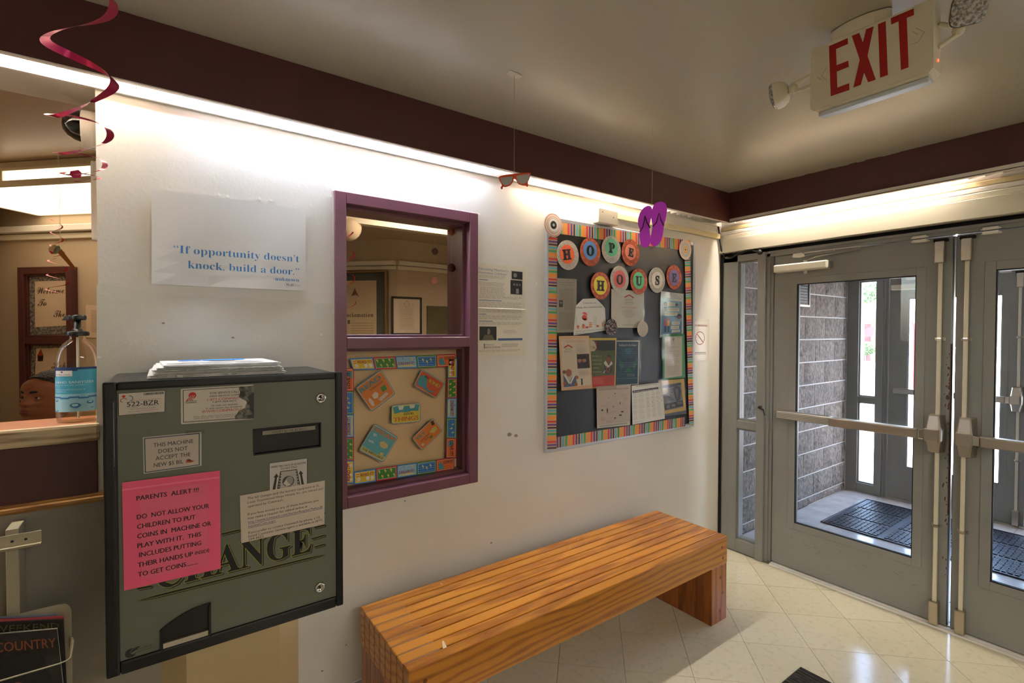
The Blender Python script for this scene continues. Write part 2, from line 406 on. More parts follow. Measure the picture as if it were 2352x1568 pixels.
for u, v in ((-1.27, 2.24), (-1.18, 2.22)): MB().disc(BW, u, v, .004, .045, m_greydk, 10, th=.0015).build('cover_screw', jb)

# ---------------------------------------------------------------- door sets (inner, and the same again at the street side)
m_scratch = mat('rust_spot', (92,58,40), .8)
def taper_case(fr, u0, u1, z0, z1, w0, w1, m):
    """exit device centre case: wide in the middle, tapering towards top and bottom"""
    b = MB(); uc = (u0+u1)/2; h = (u1-u0)/2; st = []
    for f, kw, kd in ((0,.62,.55),(.03,.72,.8),(.3,.93,.97),(.34,1,1),(.62,1,1),(.66,.93,.97),(.97,.72,.8),(1,.62,.55)):
        z = z0+(z1-z0)*f; d = w0+(w1-w0)*kd; hw = h*kw; c = hw*.22
        st.append([fr(uc-h*(kw*.5+.5)*1.0-.006, z, w0), fr(uc-hw, z, d-c), fr(uc-hw+c, z, d), fr(uc+hw-c, z, d), fr(uc+hw, z, d-c), fr(uc+h*(kw*.5+.5)+.006, z, w0)])
    P = [p for r in st for p in r]; n = 6
    b.add(P, [(i*n+k, i*n+(k+1) % n, (i+1)*n+(k+1) % n, (i+1)*n+k) for i in range(len(st)-1) for k in range(n)], m)
    b.add(P, [list(range(n))[::-1], [(len(st)-1)*n+k for k in range(n)]], m); return b
def door_set(dx, dy, inner):
    F = Fr((dx, -dy, 0), (0,-1,0), (0,0,1), (-1,0,0)); tag = 'lobby' if inner else 'street'
    R = 2.62 if inner else 2.58
    # frame
    f = MB(); g = m_greydk
    f.box(F, .018, 0, -.10, .128, 2.10, 0, g, .002)              # left stile
    f.box(F, .274, 0, -.10, .328, 2.10, .012, g, .003)           # mullion
    f.box(F, .328, 0, -.10, .350, 2.10, -.008, g); f.box(F, .350, 0, -.10, .366, 2.075, -.02, g)
    f.box(F, .018, 2.057, -.10, .274, 2.10, 0, g); f.box(F, .128, .88, -.10, .274, .935, 0, g, .003); f.box(F, .128, 0, -.10, .274, .09, 0, g, .003)
    f.box(F, .328, 2.085, -.10, R-.3, 2.10, .006, g, .002); f.box(F, .328, 2.066, -.10, R-.3, 2.085, -.008, g)
    f.box(F, 2.225, 0, -.10, 2.29, 2.10, .012, g, .003); f.box(F, 2.29, 2.057, -.10, R-.05, 2.10, 0, g); f.box(F, 2.29, 0, -.10, R-.05, .09, 0, g); f.box(F, 2.29, .88, -.10, R-.05, .935, 0, g)
    f.box(F, R-.05, 0, -.10, R, 2.10, 0, g, .002)
    for a, c in ((.128, .140), (.262, .274)): f.box(F, a, .09, -.06, c, .88, -.022, g); f.box(F, a, .935, -.06, c, 2.057, -.022, g)
    for z in (.09, .868, .935, 2.045): f.box(F, .140, z, -.06, .262, z+.012, -.022, g)
    fo = struct(f.build('trim_5' if inner else 'trim_6')); fo['label'] = 'grey painted steel frame round the %s doors' % tag
    for z0, z1 in ((.102, .868), (.947, 2.045)):
        MB().box(F, .140, z0, -.045, .262, z1, -.040, m_glass).build('glass_pane', fo)
    for z0, z1 in ((.09, .88), (.935, 2.057)):
        MB().box(F, 2.29, z0, -.045, R-.05, z1, -.040, m_glass).build('glass_pane', fo)
    # threshold
    b = MB(); b.prism(Fr((dx,-dy-.372,0), (-1,0,0), (0,0,1), (0,-1,0)), [(-.085,0),(.012,0),(.006,.006),(-.012,.007),(-.014,.011),(-.028,.011),(-.03,.008),(-.044,.008),(-.046,.012),(-.085,.012)], 0, 1.85, m_white if inner else m_alu)
    struct(b.build('trim_7' if inner else 'trim_9'))
    # leaves
    for k in (0, 1):
        mir = (lambda u: u) if k == 0 else (lambda u: 2.577-u)
        def B(b, u0, v0, w0, u1, v1, w1, m, bev=0): return b.box(F, mir(u0), v0, w0, mir(u1), v1, w1, m, bev)
        L = F(mir(.83), 0, -.05); n = {(1,0):1, (1,1):2, (0,0):3, (0,1):4}[(int(inner), k)]
        root = bpy.data.objects.new('door_%d' % n, None); root.empty_display_size = .1; COL.objects.link(root); root.location = L; ROOTLOC[root] = Vector(L)
        root['kind'] = 'structure'; root['label'] = 'grey steel %s door with glass panel and push bar, %s leaf' % (tag, 'left' if k == 0 else 'right')
        gu0, gu1, gz0, gz1 = .513, 1.131, .318, 1.870
        b = MB(); W0, W1 = -.075, -.030
        for a in ((.370, .014, gu0, 2.062), (gu1, .014, 1.279, 2.062), (gu0, .014, gu1, gz0), (gu0, gz1, gu1, 2.062)): B(b, a[0], a[1], W0, a[2], a[3], W1, m_grey)
        b.build('door_leaf', root)
        b = MB()
        for a in ((gu0-.042, gz0-.042, gu0, gz1+.042), (gu1, gz0-.042, gu1+.042, gz1+.042), (gu0, gz0-.042, gu1, gz0), (gu0, gz1, gu1, gz1+.042)): B(b, a[0], a[1], W1, a[2], a[3], W1+.004, m_grey, .0015)
        for a in ((gu0-.002, gz0, gu0+.004, gz1), (gu1-.004, gz0, gu1+.002, gz1), (gu0, gz0-.002, gu1, gz0+.004), (gu0, gz1-.005, gu1, gz1+.002)): B(b, a[0], a[1], -.05, a[2], a[3], W1+.001, m_dark)
        b.build('glazing_trim', root)
        b = MB(); B(b, gu0, gz0, -.055, gu1, gz1, -.049, m_glass); b.build('glass_pane', root)
        # panic bar
        b = MB(); B(b, .424, .997, W1, .735, 1.045, .038, m_alu, .004)
        for q in range(4): B(b, .424, 1.003+q*.010, .037, .735, 1.0055+q*.010, .0395, m_white)
        b.build('bar_housing', root)
        b = MB(); B(b, .735, .999, W1+.01, 1.20, 1.043, .030, m_alu, .003); B(b, .735, .994, .02, 1.165, 1.046, .045, m_steel, .006); B(b, 1.166, .993, .018, 1.195, 1.047, .046, m_chrome, .005)
        b.build('push_bar', root)
        u0, u1 = (1.197, 1.262) if k == 0 else (1.192, 1.257)
        b = taper_case(F, mir(u1) if k else u0, mir(u0) if k else u1, .927, 1.128, W1, .05, m_steel); b.box(F, mir(1.196), .988, .0, mir(1.255), 1.056, .058, m_steel, .006); b.build('latch_case', root)
        ur = 1.236
        b = MB()
        for z0, z1 in ((.125, .935), (1.12, 1.925)): B(b, ur-.0085, z0, W1+.012, ur+.0085, z1, W1+.026, m_cream, .002)
        b.build('latch_rod', root)
        for z in (.535, 1.524):
            b = MB(); B(b, ur-.022, z-.008, W1, ur+.022, z+.008, W1+.004, m_steel, .001); B(b, ur-.012, z-.008, W1, ur+.012, z+.008, W1+.031, m_steel, .004)
            b.box(F, mir(ur)-.018, z-.004, W1+.003, mir(ur)-.014, z+.004, W1+.007, m_chrome); b.build('rod_guide', root)
        b = MB(); B(b, ur-.020, 1.922, W1, ur+.020, 2.035, .014, m_steel, .005); B(b, ur-.017, 2.002, .0135, ur+.017, 2.033, .0155, m_alu); B(b, ur-.028, 2.035, W1, ur+.028, 2.050, .004, m_dark); b.build('top_latch', root)
        b = MB(); B(b, ur-.020, .012, W1, ur+.020, .134, .012, m_steel, .006); B(b, ur-.006, .010, W1+.008, ur+.006, .02, .004, m_dark); b.build('bottom_latch', root)
        if inner or k == 0:
            for i, z in enumerate((2.044, 2.064)):
                b = MB(); B(b, 1.120, z, W1 if i == 0 else -.0075, 1.178, z+.014, .010, m_white, .002); B(b, 1.112, z+.002, W1 if i == 0 else -.0075, 1.186, z+.009, 0 if i == 0 else .002, m_white, .001); b.build('contact_sensor', root)
        if k == 0 or True:
            # closer with its arm and track
            b = MB(); B(b, .392, 1.950, W1, .712, 1.999, .035, m_cream, .008); B(b, .70, 1.953, W1, .715, 1.996, .028, m_greydk, .003); b.build('closer_body', root)
            b = MB(); b.tube([F(mir(.575), 1.994, .0), F(mir(.575), 2.014, .0)], .012, m_cream, 10); b.tube([F(mir(.575), 1.93, .0), F(mir(.575), 1.952, .0)], .010, m_cream, 10); b.build('closer_spindle', root)
            b = MB()
            b.prism(F, [(mir(.50), 2.040), (mir(.505), 2.062), (mir(.555), 2.064), (mir(.572), 2.05), (mir(.568), 2.038), (mir(.54), 2.034)][::(-1 if k else 1)], -.006, .012, m_white)
            B(b, .565, 2.040, .0, .87, 2.056, .006, m_greydk, .002); B(b, .565, 2.058, -.0075, .88, 2.064, .003, m_alu); b.tube([F(mir(.575), 2.012, .0), F(mir(.64), 2.030, .012), F(mir(.87), 2.044, .012)], .005, m_greydk, 8); b.disc(F, mir(.87), 2.047, .008, .006, m_greydk, 12, th=.006); b.disc(F, mir(.74), 2.052, .004, .006, m_steel, 10, th=.003)
            b.build('closer_arm', root)
        if k == 0 and inner:
            b = MB(); rr = random.Random(3)
            for q in range(70):
                z = rr.choice((1.36, 1.24, 1.18, .97, .8, .62, .3))+rr.gauss(0, .05); u = 1.279-abs(rr.gauss(0, .012)); r = rr.uniform(.0015, .005)
                b.flat(F, [(u+r*math.cos(a)*rr.uniform(.5,1), max(.02, z)+r*1.8*math.sin(a)*rr.uniform(.6,1.3)) for a in [j*PI/3 for j in range(6)]], W1+.0006, m_scratch)
            b.box(F, 1.2775, .6, W0+.002, 1.2795, 1.5, W1+.0005, m_scratch)
            for q in range(26):
                u = rr.uniform(.42, 1.15); z = rr.choice((rr.uniform(.04, .27), rr.uniform(.16, .26))); l = rr.uniform(.004, .03); an = rr.uniform(-.6, .6)
                b.flat(F, [(u, z), (u+l*math.cos(an), z+l*math.sin(an)), (u+l*math.cos(an), z+l*math.sin(an)+.0016), (u, z+.0016)], W1+.0006, mat('scuff_mark', (98,94,86), .6))
            o = b.build('wear_mark', root); o['kind'] = 'stuff'
            b = MB(); b.tube([F(.424, 1.02, -.0), F(.41, 1.02, -.005), F(.395, 1.018, -.012), F(.385, .99, -.01), F(.378, .93, -.01), F(.372, .90, -.008), F(.362, .91, .0), F(.352, .96, .006), F(.34, 1.005, .013)], .0022, m_greydk, 6); b.tube([F(.424, 1.02, 0), F(.405, 1.018, -.004)], .005, mat('brass', (190,150,80), .3, metal=1), 8)
            b.tube([F(.336, 1.0, .014), F(.325, 1.045, .016)], .004, m_black, 8); b.lathe(F(.306, 1.052, .013), [(.0,-.002),(.010,-.002),(.011,.008),(.009,.02),(.0,.022)], m_black, 14, axis=(-1,0,0)); b.tube([F(.306, 1.052, .024), F(.333, 1.04, .024)], .007, m_black, 8)
            b.build('sensor_cable', root)
    # brush strip between the leaves
    b = MB(); b.box(F, 1.281, .014, -.072, 1.284, 2.062, -.05, m_alu); b.box(F, 1.2945, .014, -.066, 1.297, 2.062, -.04, m_rubber); struct(b.build('trim_10' if inner else 'trim_11'))
door_set(0, 0, True)
door_set(2.235, -.035, False)
# dark recess between fascia and frame
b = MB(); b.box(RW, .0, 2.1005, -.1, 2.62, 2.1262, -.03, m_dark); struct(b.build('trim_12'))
# black cable with gland from the cove down to the frame
b = MB(); b.tube([RW(-.004+.01, 2.315, .05), RW(.012, 2.28, .05), RW(.016, 2.22, .045), RW(.02, 2.15, .032), RW(.03, 2.11, .014), RW(.045, 2.088, .010), RW(.08, 2.085, .010), RW(.14, 2.108, .012), RW(.2, 2.124, .012), RW(.25, 2.120, .015)], .0062, m_black, 8)
b.lathe(RW(.292, 2.100, .012), [(0,0),(.018,0),(.019,.012),(.012,.022),(0,.024)], m_black, 16, axis=(-1,0,0)); b.tube([RW(.25,2.120,.015), RW(.29,2.112,.02)], .010, m_black, 8)
b.tube([RW(.038,2.094,.004), RW(.046,2.09,.020), RW(.05,2.098,.004)], .004, m_white, 6)
props(b.build('black_cable'), 'black cable looping from the corner to the door frame', 'cable')

# ---------------------------------------------------------------- vestibule
VX0, VX1, VY1 = .12, 2.235, -2.62
m_mortar = mat('mortar', (214,212,210), .8, bump=.2, bscale=120)
m_block = mat('split_face_block', (150,138,128), .85, bump=1.0, bscale=55, rgb2=(84,76,70), vscale=38, detail=8, rand=.12, contrast=(.3,.7), stretch=(1,1,.75))
vw = MB(); vw.box(WORLD, .121, 0, -.21, 2.335, 2.75, -.003, m_mortar); vwo = struct(vw.build('wall_vestibule_left'))
protos = []
for q in range(5):
    rr = random.Random(q); hh = {}
    def fn(a, c):
        e = a in (0, 1) or c in (0, 1)
        return BW(a*.394, c*.193, (.0 if e else .004)+(0 if e else rr.uniform(0, .010)))
    P = [[fn(a/5, c/3) for a in range(6)] for c in range(4)]
    b = MB(); b.add([p for r in P for p in r], [(j*6+i, j*6+i+1, (j+1)*6+i+1, (j+1)*6+i) for j in range(3) for i in range(5)], m_block)
    b.add([P[0][0], P[0][5], P[3][5], P[3][0]]+[BW(a, c, -.012) for a, c in ((0,0),(.394,0),(.394,.193),(0,.193))], [(0,1,5,4),(1,2,6,5),(2,3,7,6),(3,0,4,7)], m_block)
    protos.append(b)
for c in range(13):
    z = .073+.2032*(c-1)+.005; k = 0
    x = 1.33-.4064*4 + (.2032 if c % 2 else 0)
    while x < 2.2:
        x0, x1 = max(x, .125), min(x+.396, 2.2); z0, z1 = max(z, .002), z+.193
        if x1-x0 > .03 and z1-z0 > .02:
            pb = protos[R0.randrange(5)]; b = MB(); sx = (x1-x0)/.394; sz = (z1-z0)/.193
            b.add([Vector((x0+p.x*sx, p.y, z0+p.z*sz)) for p in pb.v], pb.f, m_block); b.build('brick', vwo)
        x += .4064
wall('wall_vestibule_right', [(VX0, 0, -VY1, 2.33, 2.6, -VY1+.12, m_block)])
b = MB(); b.box(WORLD, VX0, 2.52, 0, 2.34, 2.60, -VY1, m_ceil); struct(b.build('ceiling_vestibule'))
b = MB(); b.box(WORLD, 2.235, 2.0655, -.035+.0, 2.33, 2.52, -VY1, m_greydk); struct(b.build('wall_vestibule_front'))
m_vslab = mat('grout', (150,148,146), .7)
b = MB(); b.box(WORLD, VX0, -.08, .0, 2.34, -.002, -VY1, m_vslab); vf = struct(b.build('floor_vestibule'))
m_vt = mat('vestibule_tile', (205,203,200), .14, bump=.01, rgb2=(188,186,184), vscale=9, rand=.04, coat=.2)
for i in range(7):
    for j in range(9):
        p = [(VX0+i*.305+.0015, -j*.305-.0015), (min(VX0+(i+1)*.305, 2.34)-.0015, -j*.305-.0015), (min(VX0+(i+1)*.305, 2.34)-.0015, -(j+1)*.305+.0015), (VX0+i*.305+.0015, -(j+1)*.305+.0015)]
        p = clip(p[::-1], VX0, 2.34, VY1, -.013)
        if len(p) > 2: MB().prism(FL, p, -.002, .001, m_vt).build('floor_tile', vf)
# ---------------------------------------------------------------- interior window beside the machine
def hollow_window(fr, u0, u1, v0, v1, vm0, vm1, name, label, m, face=.046, out=.014, glassw=-.075, thick=.2, stops=(-.105,-.032)):
    """steel window frame: face, stepped stops, middle rail"""
    b = MB(); iu0, iu1, iv0, iv1 = u0+face, u1-face, v0+face, v1-face
    def ring(a0, a1, c0, c1, i0, i1, j0, j1, w0, w1, bev=.002):
        b.box(fr, a0, c0, w0, i0, c1, w1, m, bev); b.box(fr, i1, c0, w0, a1, c1, w1, m, bev)
        b.box(fr, i0, c0, w0, i1, j0, w1, m, bev); b.box(fr, i0, j1, w0, i1, c1, w1, m, bev)
    ring(u0, u1, v0, v1, iu0, iu1, iv0, iv1, -thick-.012 if thick else .001, out)
    ring(iu0-.002, iu1+.002, iv0-.002, iv1+.002, iu0+.014, iu1-.014, iv0+.014, iv1-.014, *stops)
    b.box(fr, iu0, vm0, stops[0]-.002, iu1, vm1, out-.001, m, .002)
    for z0, z1 in ((vm1, vm1+.012), (vm0-.012, vm0)): b.box(fr, iu0+.01, z0, stops[0], iu1-.01, z1, stops[1], m, .002)
    o = struct(b.build(name)); o['label'] = label
    for z0, z1 in ((iv0+.012, vm0-.01), (vm1+.01, iv1-.012)):
        MB().box(fr, iu0+.012, z0, glassw-.006, iu1-.012, z1, glassw, m_glass).build('glass_pane', o)
    return o, (iu0, iu1, iv0, iv1)
w1o, wi = hollow_window(BW, -2.751, -2.0795, .834, 2.122, 1.487, 1.534, 'window_1', 'plum painted two-pane interior window frame in the back wall', m_mauve)
# chipped caulk round the frame
ck = MB()
for k in range(46):
    u = -2.76+k*.0152; h = .003+.006*R0.random(); ck.rect(BW, u, 2.1215, u+.0154, 2.1215+h, .0015, m_mark)
for k in range(30):
    v = 1.2+k*.03; ck.rect(BW, -2.7515-.003-.003*R0.random(), v, -2.7512, v+.031, .0015, m_mark)
ck.build('caulk_line', wb)['kind'] = 'stuff'

# ---------------------------------------------------------------- reception counter in the opening
m_salmon = mat('salmon_laminate', (196,132,100), .35)
b = MB(); b.box(WORLD, -5.1, 1.213, -.19, XO+.0, 1.268, -.002, m_salmon, .003)
props(struct(b.build('trim_13')), 'salmon laminate counter top in the reception opening')
cn = thing('counter_nosing', tuple(BW(-4.3, 1.213, 0)), 'worn oak nosing along the front of the reception counter', 'counter edge')
b = MB(); m_woodworn = mat('worn_oak', (214,190,150), .5, rgb2=(120,84,46), vscale=9, stretch=(.5,6,6), detail=7, contrast=(.3,.55))
b.box(BW, -5.1, 1.214, .0008, XO+.001, 1.270, .020, m_woodworn, .010); b.build('nosing_strip', cn)
b = MB(); b.box(BW, -5.1, 1.046, .0008, -3.487, 1.214, .007, m_maroon, .002); props(struct(b.build('trim_14')), 'dark maroon panel below the reception counter')
b = MB(); b.prism(Fr((-5.1,0,0), (0,-1,0), (0,0,1), (1,0,0)), [(.0008,1.020),(.010,1.020),(.017,1.028),(.019,1.036),(.014,1.043),(.016,1.047),(.0008,1.050)], 0, 1.628, m_oak); props(struct(b.build('trim_15')), 'oak chair rail below the maroon panel')

# ---------------------------------------------------------------- office behind the wall
m_ow = mat('office_wall_paint', (200,180,152), .55)
OC = (-1.27, 2.91)
def wallseg(name, a, c, h=ZC, th=.1, m=m_ow, z0=0):
    a, c = Vector((*a, 0)), Vector((*c, 0)); d = (c-a).normalized(); n = Vector((-d.y, d.x, 0))
    fr = Fr(a, d, (0,0,1), -n); b = MB(); b.box(fr, 0, z0, -th, (c-a).length, h, 0, m); o = struct(b.build(name)); return fr, (c-a).length, o
fA, lA, _ = wallseg('wall_office_back', OC, (.12, 2.91))
fB, lB, _ = wallseg('wall_office_diagonal', (-2.35, 3.99), OC)
fC, lC, _ = wallseg('wall_office_reception', (-4.268, 3.101), (-3.30, 2.133))
fD, lD, _ = wallseg('wall_office_left', (-4.268, .215), (-4.268, 3.101))
wallseg('wall_office_rear', (-3.4, 3.99), (-2.35, 3.99)); wallseg('wall_office_hall', (-3.30, 2.133), (-3.30, 3.99))
wallseg('wall_office_right', (.12, 2.91), (.12, .21))
b = MB(); b.box(WORLD, -4.4, ZC, -.0, .22, ZC+.1, -4.1, mat('office_ceiling_paint', (204,184,156), .35, bump=.08, bscale=4)); struct(b.build('ceiling_office'))
b = MB(); b.box(WORLD, -4.4, -.08, -.21, .22, 0, -4.1, mat('office_carpet', (96,84,74), .9)); struct(b.build('floor_office'))
b = MB(); b.box(WORLD, -2.9, 2.34, -1.52, .12, ZC, -1.60, m_cream); struct(b.build('trim_16'))
# valance and raceway lines on the office walls
for fr, l0, l1, n in ((fA, 0, .80, 17), (fB, 0, lB, 18), (fC, .05, lC, 19)):
    b = MB(); b.box(fr, l0, 2.255, .001, l1, 2.30, .07, m_white, .004); b.box(fr, l0, 2.21, .001, l1, 2.25, .03, m_cream, .003); struct(b.build('trim_%d' % n))
# light fitting over the reception desk
lf = thing('ceiling_light', (-3.83, 2.1, 2.38), 'large glowing box ceiling light above the reception desk', 'ceiling light')
m_glow = mat('light_lens', (255,246,226), .5, emit=(255,234,204), es=DESK_LAMP)
m_glow2 = mat('office_fill_lens', (255,246,226), .5, emit=(255,232,200), es=OFFICE_FILL)
LFr = Fr((-4.002, 2.841, 0), (k2,-k2,0), (0,0,1), (-k2,-k2,0))    # far corner, near edge at w .75
def P2(u, w, z): return LFr(u, z, w)
b = MB(); b.box(LFr, .02, 2.383, .02, 1.6, 2.40, .63, m_glow); b.build('lens', lf)
b = MB()
for w0, w1 in ((0,.02), (.63,.65)): b.box(LFr, 0, 2.38, w0, 1.62, 2.40, w1, m_cream)
b.box(LFr, 0, 2.38, 0, .02, 2.40, .65, m_cream)
b.box(LFr, 0, 2.40, 0, 1.62, 2.411, .65, m_cream); b.box(LFr, 0, 2.466, 0, 1.62, 2.482, .65, m_cream); b.box(LFr, .02, 2.482, .02, 1.6, ZC-.004, .62, m_cream)
for u in (0, .30, .575, 1.20): b.box(LFr, u, 2.411, 0, u+.03, 2.466, .652, m_cream)
b.build('fitting_frame', lf)
b = MB(); b.box(LFr, .01, 2.412, .01, 1.61, 2.465, .645, m_glow); b.build('side_lens', lf)
# unseen second fitting deeper in the office, added to keep the far walls lit
l2 = thing('ceiling_light', (-1.6, 1.2, ZC-.05), 'flat ceiling light inside the office behind the window', 'ceiling light')
b = MB(); b.box(WORLD, -1.9, ZC-.045, -.7, -1.3, ZC-.004, -1.3, m_white, .004); b.build('fitting_frame', l2)
b = MB(); b.box(WORLD, -1.87, ZC-.05, -.73, -1.33, ZC-.044, -1.27, m_glow2); b.build('lens', l2)
# lobby ceiling light behind the camera
l3 = thing('ceiling_light', (-2.2, -3.9, ZC-.05), 'flat ceiling light in the lobby behind the viewer', 'ceiling light')
b = MB(); b.box(WORLD, -2.85, ZC-.05, 3.55, -1.55, ZC-.004, 4.2, m_white, .004); b.build('fitting_frame', l3)
b = MB(); b.box(WORLD, -2.8, ZC-.056, 3.6, -1.6, ZC-.048, 4.15, mat('lobby_lens', (255,246,226), .5, emit=(255,249,240), es=ROOM_LAMP)); b.build('lens', l3)

# second plum window with the welcome posters, in the diagonal office wall
w4, wj = hollow_window(fC, .232, .690, 1.025, 2.012, 1.465, 1.515, 'window_4', 'dark maroon two-pane window holding welcome posters', m_maroon, face=.05, glassw=.012, thick=.0, out=.045, stops=(.004,.03))
m_border = mat('newsprint_border', (150,144,134), .7, rgb2=(84,80,76), vscale=60, contrast=(.42,.58))
def welcome(tl, br, label, items, tilt=0):
    sh = pxsheet(DW, [tl, (br[0], tl[1]-2), br, (tl[0]+tilt, br[1]+6)], .014)
    t = thing('welcome_poster', tuple(sh(.5, 1)), label, 'poster', 'welcome posters behind the counter')
    b = MB(); b.sheet(sh, m_border); b.build('border', t)
    b = MB(); b.sheet(Sheet(sh, (.13,.11), (.87,.11), (.87,.87), (.13,.87), w=.0012), mat('poster_paper', (222,200,172), .6)); b.build('paper', t)
    b = MB()
    for s_, x, y, h in items: b.text(sh, s_, x, y, h, ink(70,58,48), .0025, style='script', width={'Welcome':.62,'To':.20,'The':.26,'House':.50,'Hope':.40}[s_])
    b.build('lettering', t)
    return sh, t
welcome((68,631), (168,764), 'welcome poster in the upper pane of the maroon window', [('Welcome', .18, .32, .13), ('To', .20, .52, .13), ('The', .56, .72, .13)])
sh, t = welcome((72,784), (170,925), 'poster with small red house in the lower pane of the maroon window', [('House', .22, .74, .14), ('Hope', .50, .44, .13)], tilt=-7)
b = MB(); b.flat(sh, [(.17,.22),(.24,.12),(.31,.22),(.30,.31),(.18,.31)], .003, ink(40,16,14)); b.flat(sh, [(.165,.225),(.24,.12),(.315,.225)], .004, ink(176,58,26)); b.build('house_print', t)
sh = pxsheet(DW, [(197,700),(238,702),(238,776),(198,775)], .003)
t = thing('wall_notice', tuple(sh(.5,1)), 'pale notice on the office wall beside the wall edge', 'notice')
MB().sheet(sh, mat('notice_paper', (228,204,176), .6)).build('paper', t)
b = MB()
for k in range(14): b.rect(sh, .3, .15+k*.05, .85, .165+k*.05, .0015, ink(190,160,140))
b.build('print', t)

# black dome on white mount, behind the wall edge
cx, cz = BW.px(188, 292, -.12); cy = .12
t = thing('dome_camera', (cx, cy, cz), 'glossy black dome on round white mount behind the wall edge', 'camera')
b = MB(); b.lathe((cx, cy, cz+.002), [(0,-.050),(.02,-.047),(.037,-.035),(.046,-.018),(.050,0)], mat('black_dome', (6,7,8), .08, coat=.5), 28, axis=(1,0,0), cap=False); b.build('dome', t)
b = MB(); b.lathe((cx, cy, cz-.006), [(0,0),(.058,0),(.060,.004),(.060,XO-cx-.001),(0,XO-cx-.001)], m_white, 28, axis=(1,0,0)); b.build('mount', t)
# white plastic channel on the office side of the jamb
b = MB(); z0 = BW.px(213, 553, -.235)[1]; z1 = BW.px(213, 372, -.235)[1]
b.box(BW, -3.512, z0, -.245, -3.46, z1, -.2105, m_white, .006)
props(b.build('plastic_channel'), 'white plastic channel on the edge of the reception opening', 'channel')

# ---------------------------------------------------------------- things seen through the upper window pane
def offpx(fr, x, y, w=0): return fr.px(x, y, w)
# proclamation case on the diagonal wall
fr = fB
a = offpx(fr, 776, 616, .03); c = offpx(fr, 890, 616, .03); zb = 1.33; u0, u1 = a[0], c[0]; zt = 2.20
t = thing('proclamation_case', tuple(fr((u0+u1)/2, zb, 0)), 'framed glass case with printed proclamation on the office wall', 'display case')
b = MB(); m_gold = mat('gold_edge', (150,116,60), .4, metal=.6)
b.box(fr, u0, zb, .001, u1, zt, .01, mat('case_back', (70,78,70), .5)); b.build('case_back', t)
b = MB()
for q in ((u0, zb, u0+.02, zt), (u1-.02, zb, u1, zt), (u0, zb, u1, zb+.02), (u0, zt-.02, u1, zt)): b.box(fr, q[0], q[1], .01, q[2], q[3], .06, m_gold, .003)
b.build('case_frame', t)
ux = offpx(fr, 864, 700, .02)[0]; zt2 = offpx(fr, 830, 644, .02)[1]
sh = Sheet(fr, (u0+.02, zt2), (ux, zt2), (ux, zb+.02), (u0+.02, zb+.02), w=.012)
b = MB(); b.sheet(sh, mat('proclamation_paper', (226,204,164), .6)); b.build('paper', t)
def relpx(sh, x, y):
    u, v = sh.fr.px(x, y, sh.w); tl, tr, br, bl = sh.c; return (u-tl[0])/(tr[0]-tl[0]), (v-tl[1])/(bl[1]-tl[1])
s0, t0 = relpx(sh, 792, 728); s1, _ = relpx(sh, 858, 728)
b = MB(); sp, _ = relpx(sh, 781, 728)
b.text(sh, 'Proclamation', s1, t0, .062, ink(64,40,20), .001, 'r', style='frak', width=(s1-sp))
q0, r0 = relpx(sh, 806, 741)
for k in range(11): b.rect(sh, q0, r0+k*.036, .92, r0+.010+k*.036, .001, ink(196,160,118))
q, r = relpx(sh, 800, 738); b.rect(sh, q-.02, r-.02, q+.05, r+.035, .0012, ink(120,110,70))
q, r = relpx(sh, 815, 672); b.flat(sh, [(q-.10,r+.05),(q-.03,r-.03),(q,r-.07),(q+.04,r-.02),(q+.12,r+.06),(q+.03,r+.03),(q-.04,r+.04)], .0012, ink(120,84,40))
b.build('print', t)
MB().box(fr, u0+.02, zb+.02, .05, u1-.02, zt-.02, .052, m_glass).build('glass_cover', t)
# framed certificate
fr = fA
def flatframe(name, fr, x0, y0, x1, y1, label, cat, m, inner, bw=.02, w=.02):
    a = fr.px(x0, y0, w); c = fr.px(x1, y1, w)
    t = thing(name, tuple(fr((a[0]+c[0])/2, c[1], 0)), label, cat)
    b = MB()
    for q in ((a[0], c[1], a[0]+bw, a[1]), (c[0]-bw, c[1], c[0], a[1]), (a[0], c[1], c[0], c[1]+bw), (a[0], a[1]-bw, c[0], a[1])): b.box(fr, q[0], q[1], .001, q[2], q[3], w, m, .002)
    b.build('picture_frame', t)
    sh = Sheet(fr, (a[0]+bw, a[1]-bw), (c[0]-bw, a[1]-bw), (c[0]-bw, c[1]+bw), (a[0]+bw, c[1]+bw), w=.004)
    MB().sheet(sh, inner).build('paper', t)
    MB().box(fr, a[0]+bw, c[1]+bw, .012, c[0]-bw, a[1]-bw, .0135, m_glass).build('glass_cover', t)
    return t, sh
t, sh = flatframe('framed_certificate', fr, 900, 680, 969.5, 769, 'certificate in thin black frame on the office wall', 'certificate', m_black, mat('certificate_paper', (222,206,186), .6))
b = MB(); b.rect(sh, .22, .12, .78, .9, .0015, ink(214,196,174)); b.disc(sh, .5, .16, .1, .002, ink(196,150,130), r0=.08)
for k in range(12): b.rect(sh, .3, .3+k*.045, .7, .308+k*.045, .002, ink(170,150,130))
b.build('print', t)
a = fr.px(982, 702, .03); c = fr.px(1046, 781, .03)
t = thing('olive_panel', tuple(fr((a[0]+c[0])/2, c[1]-.1, 0)), 'olive green notice panel on the office wall seen through window', 'panel')
b = MB(); b.box(fr, a[0], c[1]-.1, .001, c[0]+.15, a[1], .03, mat('olive_felt', (92,84,36), .8, var=.2, vscale=6), .003); b.build('felt', t)
b = MB(); b.disc(fr, c[0]-.03, a[1]+.012, .025, .012, m_black, 12, th=.01); b.build('hook', t)
